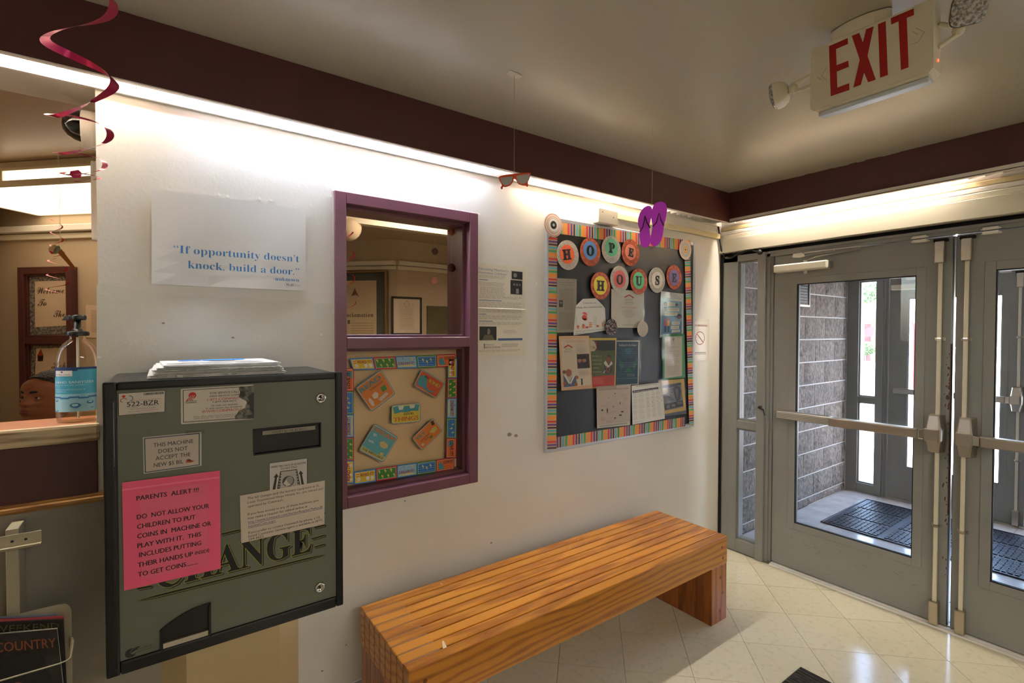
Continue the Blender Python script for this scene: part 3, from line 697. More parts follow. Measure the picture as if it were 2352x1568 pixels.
# round paper lantern with red streamers
p = Vector(fB(.2, 2.34, .9)); p = CAM + (cF+cR*((798-1176)/FPX)+cU*((784-522)/FPX))*3.6
t = thing('paper_lantern', (p.x, p.y, p.z-.08), 'pale round paper ornament hanging at upper left of the window', 'hanging ornament')
m_lan = mat('lantern_paper', (226,204,176), .6)
b = MB(); b.lathe((p.x, p.y, p.z), [(.02*0+.1*math.sin(a), -.1*math.cos(a)) for a in [k*PI/10 for k in range(11)]], m_lan, 20, cap=False); b.build('lantern_ball', t)
b = MB(); b.tube([(p.x, p.y, p.z+.098), (p.x, p.y, 2.527)], .0012, m_white, 5); b.build('hanging_thread', t)
def spiral(b, c, zt, zb_, r0, r1, turns, wd0, wd1, m, ph=0, fn=None):
    N = int(turns*40); P = []
    for i in range(N+1):
        f = i/N; a = ph+2*PI*turns*f; r = r0+(r1-r0)*f; wd = wd0+(wd1-wd0)*f; z = zt+(zb_-zt)*(fn(f) if fn else f)
        d = Vector((math.cos(a), math.sin(a), 0)); q = Vector((c[0], c[1], z))
        P += [q+d*(r-wd/2), q+d*(r+wd/2)+Vector((0,0,-.002))]
    b.add(P, [(2*i, 2*i+1, 2*i+3, 2*i+2) for i in range(N)], m, True); return b
m_foil = mat('pink_foil', (206,40,100), .22, metal=.45); m_foil2 = mat('coral_foil', (235,62,88), .3, metal=.2)
q = CAM + (cF+cR*((796-1176)/FPX)+cU*((784-560)/FPX))*3.4
t = thing('red_swirl', (q.x, q.y, 2.0), 'red swirl streamer below the pale round ornament in the window', 'streamer')
b = MB(); spiral(b, (q.x, q.y), 2.25, 1.72, .045, .06, 3.2, .012, .006, m_foil2); b.build('ribbon', t); b = MB(); b.tube([(q.x, q.y, 2.25), (q.x, q.y, 2.528)], .001, m_white, 5); b.build('hanging_thread', t)
# small round ornaments by the glass
for i, (x, y, r, col, lab) in enumerate([(1037,532,9,(206,120,70),'orange disc at top right corner of the upper pane'),(999,577,8,(96,52,34),'dark brown disc left of the pane edge'),(1037,615,10,(88,44,34),'half hidden brown disc beside the office trim end'),(998,644,7.5,(232,150,126),'pale pink disc below the brown one in the upper pane')]):
    u, v = BW.px(x, y, -.13); rr = r/FPX*2.6*.93
    t = thing('round_ornament', tuple(BW(u, v, -.13)), lab, 'ornament', 'round ornaments hung behind the window')
    b = MB(); b.disc(BW, u, v, rr, -.131, mat('ornament_%d' % i, col, .5, rgb2=tuple(int(k*.8) for k in col), vscale=30), 24, th=.002); b.build('disc', t)
    if i in (0, 1):
        b = MB(); b.tube([BW(u, v+rr, -.131), BW(u, ZC-.004, -.131)], .0006, m_white, 4); b.build('hanging_thread', t)
    else:
        v2 = BW.px(1037 if i == 2 else 999, (532 if i == 2 else 577), -.13)[1]
        b = MB(); b.tube([BW(u, v+rr, -.131), BW(u, v2-rr, -.131)], .0006, m_white, 4); b.build('hanging_thread', t)
# swirl and ice cream cut-out over the reception desk
def at_depth(x, y, d): return CAM + (cF+cR*((x-1176)/FPX)+cU*((784-y)/FPX))*d
p = at_depth(139, 560, 2.75); k_ = 2.75/FPX
t = thing('pink_swirl', (p.x, p.y, p.z), 'coral pink swirl streamer hanging before the welcome poster', 'streamer')
b = MB(); spiral(b, (p.x-.015, p.y), at_depth(139,500,2.75).z, at_depth(139,592,2.75).z, .022, .03, 3.1, .006, .008, m_foil2, 2.2)
spiral(b, (p.x-.015, p.y), at_depth(139,592,2.75).z, at_depth(139,676,2.75).z, .036, .05, 2.6, .010, .006, m_foil2, 1.8); b.build('ribbon', t)
b = MB(); b.tube([(p.x, p.y, p.z-.06), (p.x, p.y, 2.528)], .0008, m_white, 5); b.build('hanging_thread', t)
p = at_depth(146, 590, 2.70)
IC = Fr(p, cR, Vector((0,0,1)), -Vector((cF.x, cF.y, 0)).normalized())
t = thing('ice_cream_cutout', tuple(p), 'paper ice cream cone cut-out hanging over the reception desk', 'hanging ornament')
s_ = 2.70/FPX
def ic(pts): return [((x-146)*s_, (590-y)*s_) for x, y in pts]
b = MB(); b.prism(IC, ic([(130,577),(142,572),(174,615),(171,619),(166,617)][::-1]), 0, .002, mat('cone_paper', (176,112,50), .6)); b.build('cone', t)
b = MB(); b.prism(IC, soft(ic([(112,571),(118,566),(127,562),(131,565),(130,574),(124,579),(117,580)][::-1])), .0005, .003, mat('scoop_cream', (238,214,186), .6)); b.prism(IC, soft(ic([(130,566),(137,565),(140,570),(136,579),(128,583),(123,581)][::-1])), .0005, .003, mat('scoop_mint', (150,166,140), .6)); b.prism(IC, soft(ic([(114,576),(121,578),(124,582),(119,583)][::-1])), .0006, .0034, m_foil2); b.build('scoops', t)
b = MB(); b.tube([IC(-.02, .05, .001), IC(-.02, 2.527-p.z, .001)], .0006, m_white, 5); b.build('hanging_thread', t)
# ================================================================== OUTDOORS
m_conc = mat('sunlit_concrete', (214,210,204), .8, rgb2=(196,192,186), vscale=1.5)
b = MB(); b.box(WORLD, 2.335, -.3, -30, 70, -.02, 30, m_conc); struct(b.build('ground'))
def leafy(name, c, r, label, cat, col, trunk=True, n=900, grp=None):
    t = thing(name, (c[0], c[1], -.02), label, cat, grp); rr = random.Random(int(c[0]*10)); b = MB(); m = mat('leaf_%d_%d' % (col[0], col[1]), col, .6, var=.4, vscale=2)
    for k in range(n):
        a, e = rr.uniform(0, 2*PI), math.acos(rr.uniform(-1, 1)); q = r*(.55+.45*rr.random()**.5)
        p = Vector(c)+Vector((math.sin(e)*math.cos(a)*q, math.sin(e)*math.sin(a)*q, math.cos(e)*q*.8)); s = r*.11
        d1 = Vector([rr.gauss(0,1) for _ in range(3)]).normalized()*s; d2 = d1.orthogonal().normalized()*s*.6
        b.add([p-d1, p+d2, p+d1, p-d2], [(0,1,2,3)], m)
    b.tube([(c[0], c[1], -.02), (c[0], c[1], c[2])], .02, m, 5); b.build('foliage', t)['kind'] = 'stuff'
    if trunk:
        b = MB(); b.tube([(c[0], c[1], -.02), (c[0]+.05*r, c[1], c[2]*.5), (c[0], c[1], c[2])], [.09*r, .07*r, .03*r], mat('bark', (92,74,60), .9), 8); b.build('trunk', t)
    return t
P_ = lambda x, y, d: at_depth(x, y, d)
leafy('tree', tuple(P_(1984, 672, 22)), .62, 'pale green tree top seen through the street sidelight', 'tree', (110,134,98))
leafy('tree', tuple(P_(2010, 655, 26)), .8, 'second tree in the street, right of the pale green one', 'tree', (118,140,104))
leafy('shrub', tuple(P_(1988, 800, 24)), .42, 'green shrub below the slanted red beam outside', 'shrub', (98,126,84), False)
# low brick building with a slanted red canopy beam
m_rbrick = mat('red_brick', (104,70,68), .85, rgb2=(92,60,58), vscale=3)
t = thing('brick_building', tuple(P_(2015, 800, 27)), 'distant red building with slanted beam beyond the street doors', 'building')
q = P_(2018, 800, 27); d = Vector((cR.x, cR.y, 0)).normalized(); fwd = Vector((cF.x, cF.y, 0)).normalized()
EF = Fr((q.x, q.y, 0), d, (0,0,1), -fwd)
b = MB(); b.box(EF, -.30, -.02, -3, 1.6, 2.05, 0, m_rbrick); b.build('wall_block', t)
b = MB(); b.prism(EF, [(-1.3, 1.15), (1.6, 2.05), (1.6, 2.5), (-1.3, 1.6)], .02, .25, mat('red_beam', (64,28,36), .6)); b.build('roof_beam', t)
b = MB(); b.box(EF, -.42, -.02, .0, -.32, 2.3, .1, m_white); b.build('post', t)
# red curved play frame with coloured rungs
q = P_(2098, 800, 12.5); PFm = Fr((q.x, q.y, 0), d, (0,0,1), -fwd)
t = thing('play_frame', (q.x, q.y, 0), 'red curved play frame with yellow rungs outside', 'playground frame')
mr = mat('red_tube', (150,38,40), .4); my = mat('yellow_tube', (160,142,50), .4)
for u in (.03, .33):
    b = MB(); b.tube([PFm(u, z, 0) for z in (-.02, .6, 1.2, 1.6)]+[PFm(u-.03, 1.78, 0), PFm(u-.12, 1.86, 0), PFm(u-.25, 1.88, 0)], .03, mr, 8); b.build('side_rail', t)
for z in (.5, .75, 1.0, 1.25): b = MB(); b.tube([PFm(.03, z, 0), PFm(.33, z, 0)], .022, my, 8); b.build('rung', t)

# entrance mat in the vestibule
m_rub2 = mat('rubber_mat', (40,42,48), .42)
t = thing('entrance_mat', (1.55, -.95, .001), 'black rubber mat with raised blocks on the vestibule floor', 'mat')
b = MB(); b.box(FL, 1.075, -1.82, .001, 2.03, -.245, .006, m_rub2, .002); b.build('mat_base', t)
b = MB()
for q in ((1.075,-1.82,1.09,-.245),(2.015,-1.82,2.03,-.245),(1.09,-1.82,2.015,-1.805),(1.09,-.26,2.015,-.245)): b.box(FL, q[0], q[1], .006, q[2], q[3], .011, m_rub2, .002)
b.build('rim', t)
bb_ = MB(); nb = 0
for i in range(3):
    for j in range(4):
        x0 = 1.115+i*.302; y0 = -.285-j*.385
        for p in range(9):
            for q in range(11):
                if (p+q) % 2 == 0 or True:
                    cx, cy = x0+.012+p*.0305, y0-.012-q*.0315
                    w_, h_ = (.010, .013) if (p+q) % 2 else (.013, .010)
                    bb_.box(FL, cx-w_, cy-h_, .006, cx+w_, cy+h_, .012, m_rub2)
bb_.build('raised_block', t)['kind'] = 'stuff'
# framed notice and frame in the vestibule
t = thing('wall_notice_box', tuple(BW(1.245, 1.79, 0)), 'small black framed notice on the vestibule block wall', 'notice')
b = MB(); b.box(BW, 1.10, 1.794, .016, 1.33, 2.05, .03, m_black, .002); b.build('notice_back', t)
b = MB()
for q in ((1.315,1.794,1.335,2.05),(1.09,1.782,1.335,1.80)): b.box(BW, q[0], q[1], .016, q[2], q[3], .036, m_alu, .002)
b.build('notice_frame', t)
b = MB()
for k in range(8): b.rect(BW, 1.15, 1.82+k*.025, 1.29, 1.828+k*.025, .0312, ink(150,150,150))
b.build('print', t)

# ================================================================== BENCH
def wood(name, c1, c2, axis=0, sc=5):
    m = mat(name, c1, .33, coat=.25); n = m.node_tree; bs = n.nodes['Principled BSDF']
    tc = n.nodes.new('ShaderNodeTexCoord'); mp = n.nodes.new('ShaderNodeMapping'); s = [6, 6, 6]; s[axis] = .9; mp.inputs['Scale'].default_value = s
    oi = n.nodes.new('ShaderNodeObjectInfo'); ad = n.nodes.new('ShaderNodeVectorMath'); ad.operation = 'ADD'
    mm = n.nodes.new('ShaderNodeMath'); mm.operation = 'MULTIPLY'; mm.inputs[1].default_value = 37; n.links.new(oi.outputs['Random'], mm.inputs[0])
    n.links.new(tc.outputs['Object'], ad.inputs[0]); n.links.new(mm.outputs[0], ad.inputs[1]); n.links.new(ad.outputs[0], mp.inputs[0])
    w = n.nodes.new('ShaderNodeTexWave'); w.bands_direction = 'Z' if axis == 0 else 'X'; w.inputs['Scale'].default_value = sc; w.inputs['Distortion'].default_value = 11; w.inputs['Detail'].default_value = 2.5; w.inputs['Detail Scale'].default_value = .8
    n.links.new(mp.outputs[0], w.inputs['Vector'])
    no = n.nodes.new('ShaderNodeTexNoise'); no.inputs['Scale'].default_value = 14; no.inputs['Detail'].default_value = 8; n.links.new(mp.outputs[0], no.inputs['Vector'])
    mx = n.nodes.new('ShaderNodeMath'); mx.operation = 'MULTIPLY_ADD'; mx.inputs[1].default_value = .45; n.links.new(no.outputs['Fac'], mx.inputs[0]); 
    m3 = n.nodes.new('ShaderNodeMath'); m3.operation = 'MULTIPLY'; m3.inputs[1].default_value = .55; n.links.new(w.outputs['Fac'], m3.inputs[0]); n.links.new(m3.outputs[0], mx.inputs[2])
    rp = n.nodes.new('ShaderNodeValToRGB'); rp.color_ramp.elements[0].color = lin(c2); rp.color_ramp.elements[1].color = lin(c1); rp.color_ramp.elements[0].position = .12; rp.color_ramp.elements[1].position = .55
    n.links.new(mx.outputs[0], rp.inputs[0])
    hs = n.nodes.new('ShaderNodeHueSaturation'); mr = n.nodes.new('ShaderNodeMapRange'); mr.inputs[3].default_value = .86; mr.inputs[4].default_value = 1.08
    n.links.new(oi.outputs['Random'], mr.inputs[0]); n.links.new(mr.outputs[0], hs.inputs['Value']); n.links.new(rp.outputs[0], hs.inputs['Color']); n.links.new(hs.outputs[0], bs.inputs['Base Color'])
    return m
m_bw = wood('bench_oak', (212,138,46), (160,90,30), 0, 1.7); m_bv = wood('bench_oak_shaded', (180,104,40), (126,66,24), 2, 1.7)  # legs use a darker copy, with the shade of upright faces in its colour
m_sp = mat('spacer_oak', (150,104,72), .6, var=.2, vscale=30)
BX0, BX1, BY0, BY1, BZ = -2.677, -.819, -.080, -.552, .452
t = thing('slatted_bench', ((BX0+BX1)/2, (BY0+BY1)/2, 0), 'long orange oak slatted bench against the back wall', 'bench')
pitch = (BY0-BY1)/8.86; bwid = pitch*.86
bd = None
for k in range(9):
    y0 = BY0-k*pitch; y1 = y0-bwid
    b = MB(); b.box(FL, BX0, y1, .304, BX1, y0, BZ, m_bw, .0025); b.build('bench_slat', t, )
    if k < 8:
        for e in (0, 1):
            x0, x1 = ((BX0+.001, BX0+.148-.0015*k) if e == 0 else (BX1-.140-.001*k, BX1-.001))
            MB().box(FL, x0, y1-pitch*.14+.0003, .306, x1, y1-.0003, BZ-.0015, m_sp).build('spacer', t)
    for x0, x1 in ((BX0+.004, BX0+.144), (BX1-.144, BX1-.004)):
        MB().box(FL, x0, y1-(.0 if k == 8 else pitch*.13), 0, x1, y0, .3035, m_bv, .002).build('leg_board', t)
for x, z in ((-.87,.40),(-.86,.34),(-.88,.24),(-.86,.15),(-.885,.06),(-2.62,.40),(-2.60,.34)):
    b = MB(); b.disc(BW, x, z, .008, -BY1+.0004 if z > .304 else -BY1+.0002, mat('wood_plug', (120,62,24), .5), 16, th=.0006); b.build('wood_plug', t)
b = MB(); rr = random.Random(5)
for q in range(60):
    x, y = rr.uniform(BX0+.05, BX1-.05), BY0-rr.randrange(9)*pitch-rr.uniform(.004, bwid-.004); r = rr.uniform(.0008, .0035)
    b.flat(FL, [(x+r*math.cos(a)*rr.uniform(.6,1.6), y+r*.6*math.sin(a)) for a in [k*PI/3 for k in range(6)]], BZ+.0004, rr.choice((ink(230,210,170), ink(104,64,30), ink(104,64,30), ink(226,226,220))))
x, y = -2.52, -.49; b.flat(FL, [(x-.012,y-.02),(x+.004,y-.02),(x+.012,y+.018),(x+.006,y+.02)], BZ+.0005, ink(236,206,160))
b.build('scuff_mark', t)['kind'] = 'stuff'

# ================================================================== FLOOR MAT (front) and EXIT SIGN
t = thing('carpet_mat', (-1.5, -1.5, 0), 'corner of a dark ribbed carpet mat on the tile floor', 'mat')
m_carp = mat('carpet_pile', (70,62,54), .95, rgb2=(28,26,25), vscale=90, bump=.6, bscale=160, stretch=(1,.25,1))
b = MB(); b.box(FL, -2.6, -2.2, .0004, -.918, -.978, .007, m_carp, .002)
for k in range(84): b.box(FL, -2.595+k*.02, -2.195, .0068, -2.595+k*.02+.012, -.982, .0095, m_carp)
b.build('mat_pile', t)

m_sign = mat('sign_plastic', (226,216,188), .4); m_red = mat('exit_red', (168,16,20), .45)
t = thing('exit_sign', tuple(RW(1.427, 2.284, 1.55)), 'white ceiling exit sign with red EXIT lettering', 'exit sign')
def z7(pts): return [RW.px(1720+a*.26871, c*.26882, 1.572) for a, c in pts]
b = MB(); ou = [(1.269+.012,2.286),(1.578,2.286),(1.589,2.297),(1.587,2.489),(1.269,2.489),(1.269,2.298)]
b.prism(RW, ou, 1.553, 1.570, m_sign); b.prism(RW, [(u+(.004 if u < 1.4 else -.004), v+(.004 if v < 2.4 else -.002)) for u, v in ou], 1.570, 1.5715, m_sign)
b.prism(RW, [(u+(.004 if u < 1.4 else -.0), v) for u, v in ou], 1.505, 1.5525, m_sign); b.build('sign_body', t)
b = MB()
b.flat(RW, z7([(685,395),(700,822),(860,768),(858,710),(757,748),(752,612),(855,570),(850,518),(750,557),(745,420),(848,375),(845,325)]), 1.5722, m_red); b.build('letter_e', t)
b = MB(); b.flat(RW, z7([(880,307),(948,510),(893,748),(957,725),(985,620),(1020,703),(1085,680),(1015,478),(1067,225),(1003,250),(975,362),(943,281)]), 1.5722, m_red); b.build('letter_x', t)
b = MB(); b.flat(RW, z7([(1104,207),(1122,664),(1188,640),(1170,180)]), 1.5722, m_red); b.build('letter_i', t)
b = MB(); b.flat(RW, z7([(1214,155),(1217,210),(1280,183),(1300,598),(1366,575),(1350,153),(1412,128),(1410,72)]), 1.5722, m_red); b.build('letter_t', t)
m_line = mat('knockout_line', (176,162,136), .5)
for pts in ([(1430,240),(1503,272),(1450,355),(1395,378)], [(1398,270),(1445,295)], [(665,575),(620,650),(665,682)], [(580,655),(620,680),(632,684)]):
    b = MB(); b.tube([RW(*p, 1.5722) for p in z7(pts)], .0005, m_line, 4); b.build('chevron_outline', t)
b = MB(); b.prism(Fr(RW(1.40,2.489,1.54), (0,-1,0), (-1,0,0), (0,0,1)), [(.075*math.cos(a)*(1.0 if abs(math.cos(a))<.8 else 1.1), .035*math.sin(a)) for a in [k*PI/14 for k in range(28)]], .0, .037, m_sign); b.build('canopy', t)
b = MB(); b.box(RW, 1.285, 2.272, 1.512, 1.575, 2.2865, 1.548, mat('sign_underside', (206,212,216), .3), .003); b.build('underside_panel', t)
b = MB(); b.lathe(RW(1.5895, 2.328, 1.53), [(0,0),(.003,.0),(.003,.001),(0,.0015)], mat('led_red', (255,60,40), .4, emit=(255,50,30), es=6), 10, axis=(0,-1,0)); b.build('indicator_light', t)
# lamp heads
m_lens = mat('prismatic_lens', (214,212,206), .12, bump=1.0, bscale=150, rgb2=(120,116,108), vscale=130, metal=.25)
def lamp_head(c, d, label, arms):
    r = subroot('lamp_head', t, c); r['label'] = label; d = Vector(d).normalized()
    a = d.orthogonal().normalized(); a = Vector((0,0,1)).cross(d).normalized(); up = d.cross(a)
    hf = Fr(Vector(c), a, up, d)
    sq = [(x*.040, y*.040) for x, y in [(math.copysign(abs(math.cos(k*PI/16))**.45, math.cos(k*PI/16)), math.copysign(abs(math.sin(k*PI/16))**.45, math.sin(k*PI/16))) for k in range(32)]]
    b = MB()
    rings = [(.45, -.034), (.75, -.026), (.95, -.012), (1.0, .0), (1.0, .010)]
    P = [hf(x*s, y*s, w) for s, w in rings for x, y in sq]; n = 32
    b.add(P, [(i*n+k, i*n+(k+1) % n, (i+1)*n+(k+1) % n, (i+1)*n+k) for i in range(4) for k in range(n)], m_sign, True); b.add(P, [list(range(n))[::-1]], m_sign); b.build('lamp_shell', r)
    b = MB(); rings = [(.97, .010), (.96, .016), (.85, .021), (.5, .025)]
    P = [hf(x*s, y*s, w) for s, w in rings for x, y in sq]
    b.add(P, [(i*n+k, i*n+(k+1) % n, (i+1)*n+(k+1) % n, (i+1)*n+k) for i in range(3) for k in range(n)], m_lens, False); b.add(P, [[3*n+k for k in range(n)]], m_lens); b.build('lamp_lens', r)
    b = MB(); b.lathe(Vector(c)-d*.034, [(.0,-.002),(.012,-.002),(.012,.006),(0,.006)], m_sign, 12, axis=-d); b.lathe(arms[0], [(.015*math.sin(k*PI/8), -.015*math.cos(k*PI/8)) for k in range(9)], m_sign, 14, cap=False)
    b.tube([Vector(c)-d*.03, Vector(arms[0])], .007, m_sign, 8)
    for q in arms[1:]: b.tube([Vector(arms[0])+Vector((0,0,q[3])), Vector(q[:3])], .006, m_sign, 8)
    b.build('lamp_arm', r)
cL = RW(1.148, 2.398, 1.535); lamp_head(cL, (-.25, .95, -.12), 'left lamp head seen from the side', [RW(1.198, 2.402, 1.535), (*RW(1.272, 2.425, 1.54), .012), (*RW(1.272, 2.385, 1.54), -.012)])
cR_ = RW(1.652, 2.437, 1.535); lamp_head(cR_, (-.72, -.35, -.42), 'right lamp head with square prismatic lens facing down', [RW(1.625, 2.405, 1.50), (*RW(1.589, 2.43, 1.53), .01), (*RW(1.589, 2.365, 1.53), -.01)])

# ================================================================== HANGING ORNAMENTS
def cut(fr, o, pts): return [((x-o[0])*o[2], (o[1]-y)*o[2]) for x, y in pts]
def hang_frame(x, y, Yp):
    u, v = BW.px(x, y, Yp); p = BW(u, v, Yp); d = (p-CAM).dot(cF); n = Vector((CAM.x-p.x, CAM.y-p.y, 0)).normalized()
    return Fr(p, Vector((-n.y, n.x, 0)), (0,0,1), n), d/FPX*((p-CAM).length/d)**.5, p
def zg(a, c): return (1100+a*.29976, 130+c*.29976)
F1, sc, p = hang_frame(1181, 412, .505)
m_or = mat('orange_card', (226,80,34), .5)
t = thing('sunglasses_cutout', tuple(p), 'orange-framed paper sunglasses hanging from a thread', 'hanging ornament')
o_ = (1181, 412, sc)
fo = [zg(*q) for q in [(157,942),(166,916),(270,900),(386,892),(390,912),(385,935),(374,962),(374,988),(366,996),(357,988),(330,985),(300,972),(284,945),(268,938),(262,958),(240,985),(205,997),(188,996),(183,1012),(173,1012),(170,1000),(178,985),(168,962)]]
b = MB(); b.prism(F1, soft(cut(F1, o_, fo))[::-1], 0, .002, m_or); b.build('glasses_frame', t)
for nm, pts in (('lens', [(165,930),(210,924),(258,920),(256,948),(242,972),(220,985),(198,988),(185,975),(172,952)]), ('lens', [(287,916),(340,907),(385,900),(383,930),(372,955),(350,972),(322,976),(300,962),(290,940)])):
    b = MB(); b.prism(F1, cut(F1, o_, [zg(*q) for q in pts])[::-1], .0002, .003, mat('silver_card', (186,180,176), .35)); b.build(nm, t)
m_thread = mat('twine', (214,160,150), .7)
def twist(b, p0, p1, r=.0013):
    L = (Vector(p1)-Vector(p0)).length; n = int(L/.006); P = []
    for i in range(n+1):
        f = i/n; a = f*L/.012*PI; P.append(Vector(p0).lerp(Vector(p1), f)+Vector((math.cos(a), math.sin(a), 0))*r*.6)
    b.tube(P, r*.7, m_thread, 4)
b = MB(); twist(b, F1(0, .017, .001), (p.x, p.y, ZC-.001)); b.build('hanging_thread', t)
b = MB(); m_tape = glass_mat('sticky_tape', (225,220,205), 1.0, .25)
b.add([(p.x-.035,p.y-.02,ZC-.0022),(p.x+.004,p.y-.022,ZC-.003),(p.x+.03,p.y-.012,ZC-.002),(p.x+.026,p.y+.012,ZC-.0035),(p.x-.01,p.y+.02,ZC-.002),(p.x-.03,p.y+.012,ZC-.003)], [(0,5,4,3,2,1)], mat('tape_scrap', (206,196,170), .25)); b.build('tape_scrap', t)
F2, sc, p = hang_frame(1498, 520, .502); o_ = (1498, 520, sc)
m_pur = mat('purple_foil', (226,74,250), .3, metal=.0, bump=.25, bscale=7)
t = thing('flip_flop_cutout', tuple(p), 'shiny purple foil flip-flop pair hanging from a thread', 'hanging ornament')
L_ = [(1300,1145),(1322,1160),(1326,1195),(1318,1250),(1308,1300),(1312,1350),(1316,1400),(1310,1435),(1288,1455),(1262,1448),(1245,1420),(1238,1370),(1238,1320),(1226,1280),(1226,1240),(1240,1195),(1265,1160)]
R_ = [(1390,1124),(1420,1140),(1432,1185),(1425,1240),(1412,1300),(1405,1360),(1392,1410),(1368,1442),(1340,1447),(1320,1430),(1316,1395),(1322,1350),(1330,1300),(1322,1250),(1322,1200),(1330,1160),(1352,1132)]
for pts in (L_, R_):
    b = MB(); b.prism(F2, soft(cut(F2, o_, [zg(*q) for q in pts])), 0 if pts is L_ else .0021, .002 if pts is L_ else .0041, m_pur); b.build('sole', t)
for pts in ([(1238,1338),(1262,1300),(1276,1222),(1290,1270),(1312,1312)], [(1332,1304),(1358,1275),(1376,1205),(1390,1260),(1410,1302)]):
    b = MB(); b.tube([F2(u, v, .0045) for u, v in cut(F2, o_, [zg(*q) for q in pts])], .0028, mat('black_foil_strap', (22,16,40), .3, metal=.3), 6); b.build('strap', t)
b = MB(); twist(b, F2(*cut(F2, o_, [zg(1324,1190)])[0], .003), (p.x, p.y, ZC-.001)); b.build('hanging_thread', t)
# pink swirl near the camera
D_ = 1.25; pc = at_depth(187, 200, D_); side = Vector((cR.x, cR.y, 0)).normalized(); dep = Vector((cF.x, cF.y, 0)).normalized()
key = [(-1,132,-40),(-.5,190,-20),(0,245,45),(.5,192,74),(1,128,112),(1.5,176,165),(2,246,215),(2.5,190,266),(3,131,263),(3.5,185,286),(4,231,330),(4.5,182,353),(5,132,350),(5.5,180,363),(6,221,392),(6.5,182,402),(7,143,396),(7.5,176,404),(8,210,413),(8.5,186,417)]
t = thing('pink_swirl', (pc.x, pc.y, 2.0), 'large magenta foil swirl hanging at the upper left corner', 'streamer')
b = MB(); P = []; n = 0
for k in range(len(key)-1):
    for j in range(12):
        f = j/12; a0, x0, y0 = key[k]; a1, x1, y1 = key[k+1]
        ym = key[max(k-1,0)][2]; yp = key[min(k+2,len(key)-1)][2]; m0 = (y1-ym)/2; m1 = (yp-y0)/2
        y = (2*f**3-3*f*f+1)*y0+(f**3-2*f*f+f)*m0+(-2*f**3+3*f*f)*y1+(f**3-f*f)*m1
        ph = a0+(a1-a0)*f; a = ph*PI; rp_ = 60-max(0, ph-2)*5.2; wd = .019-.0095*max(0, min(1, (ph-2)/5))
        r = rp_*D_/FPX; dpt = D_+r*math.sin(-a)
        c = Vector((pc.x, pc.y, 1.558-(y-762)/FPX*dpt)); d = side*math.cos(a)-dep*math.sin(a)
        tl = Vector((0, 0, -.30*wd if ph < 2.2 else 0))
        P += [c+d*(r-wd/2)-tl, c+d*(r+wd/2)+tl]; n += 1
b.add(P, [(2*i, 2*i+1, 2*i+3, 2*i+2) for i in range(n-1)], m_foil, True); b.build('ribbon', t)
b = MB(); z = 1.558-(402-762)/FPX*D_; kk = D_/FPX
KF = Fr(Vector((pc.x, pc.y, z)), side, (0,0,1), -dep)
b.prism(KF, [(x*kk, y*kk) for x, y in [(-22,6),(-4,9),(2,3),(0,-8),(-16,-9),(-24,-2)]], .005, .008, m_foil); b.build('foil_knot', t)
b = MB(); b.tube([(pc.x, pc.y, 2.50), (pc.x, pc.y, ZC-.001)], .0008, m_white, 5); b.tube([(pc.x, pc.y, 2.50), P[0]], .0008, m_white, 5); b.build('hanging_thread', t)
# ================================================================== BILL CHANGER
MX0, MX1, MZ0, MZ1, MW = -3.447, -2.840, .657, 1.427, .400
t = thing('bill_changer', ((MX0+MX1)/2, -.2, MZ0), 'wall-mounted grey-green bill changer machine with black frame', 'change machine')
BCW = 'bill_changer'
b = MB(); b.box(BW, MX0+.006, MZ0+.004, .001, MX1-.006, MZ1-.004, MW-.012, m_blackm, .012); b.build('cabinet', t)
m_plate = mat('grey_green_panel', (104,106,90), .42, var=.05, vscale=3)
gx0, gz0_ = BW.px(276, 1530, MW)[0], BW.px(276, 1530, MW)[1]
px0, px1, pz0, pz1 = BW.px(268,900,MW)[0], BW.px(771,1000,MW)[0], BW.px(500,1453,MW)[1], BW.px(500,885,MW)[1]
b = MB()
for q in ((MX0, MZ0, px0, MZ1), (px1, MZ0, MX1, MZ1), (px0, MZ0, px1, pz0), (px0, pz1, px1, MZ1)): b.box(BW, q[0], q[1], MW-.03, q[2], q[3], MW, m_blackm, .006)
b.box(BW, MX0+.018, MZ0+.02, MW-.001, MX0+.024, MZ1-.05, MW+.004, m_blackm, .002); b.build('door_frame_rim', t)
slot0 = BW.px(582, 986, MW); slot1 = BW.px(739, 1030, MW); sx0, sx1 = slot0[0], slot1[0]; sz1 = BW.px(660, 978, MW)[1]; sz0 = BW.px(660, 1037, MW)[1]
cu0 = BW.px(367, 1440, MW)[0]; cu1 = BW.px(485, 1430, MW)[0]; cz0 = BW.px(425, 1476, MW)[1]; cz1 = BW.px(440, 1404, MW)[1]
PW = MW-.006
b = MB()
for q in ((px0, pz0, cu0, pz1), (cu1, pz0, px1, sz0), (cu0, cz1+.012, cu1, pz1), (cu0, pz0, cu1, cz0), (cu1, sz1, px1, pz1), (cu1, sz0, sx0, sz1), (sx1, sz0, px1, sz1)): b.box(BW, q[0], q[1], PW-.004, q[2], q[3], PW, m_plate)
b.build('face_panel', t)
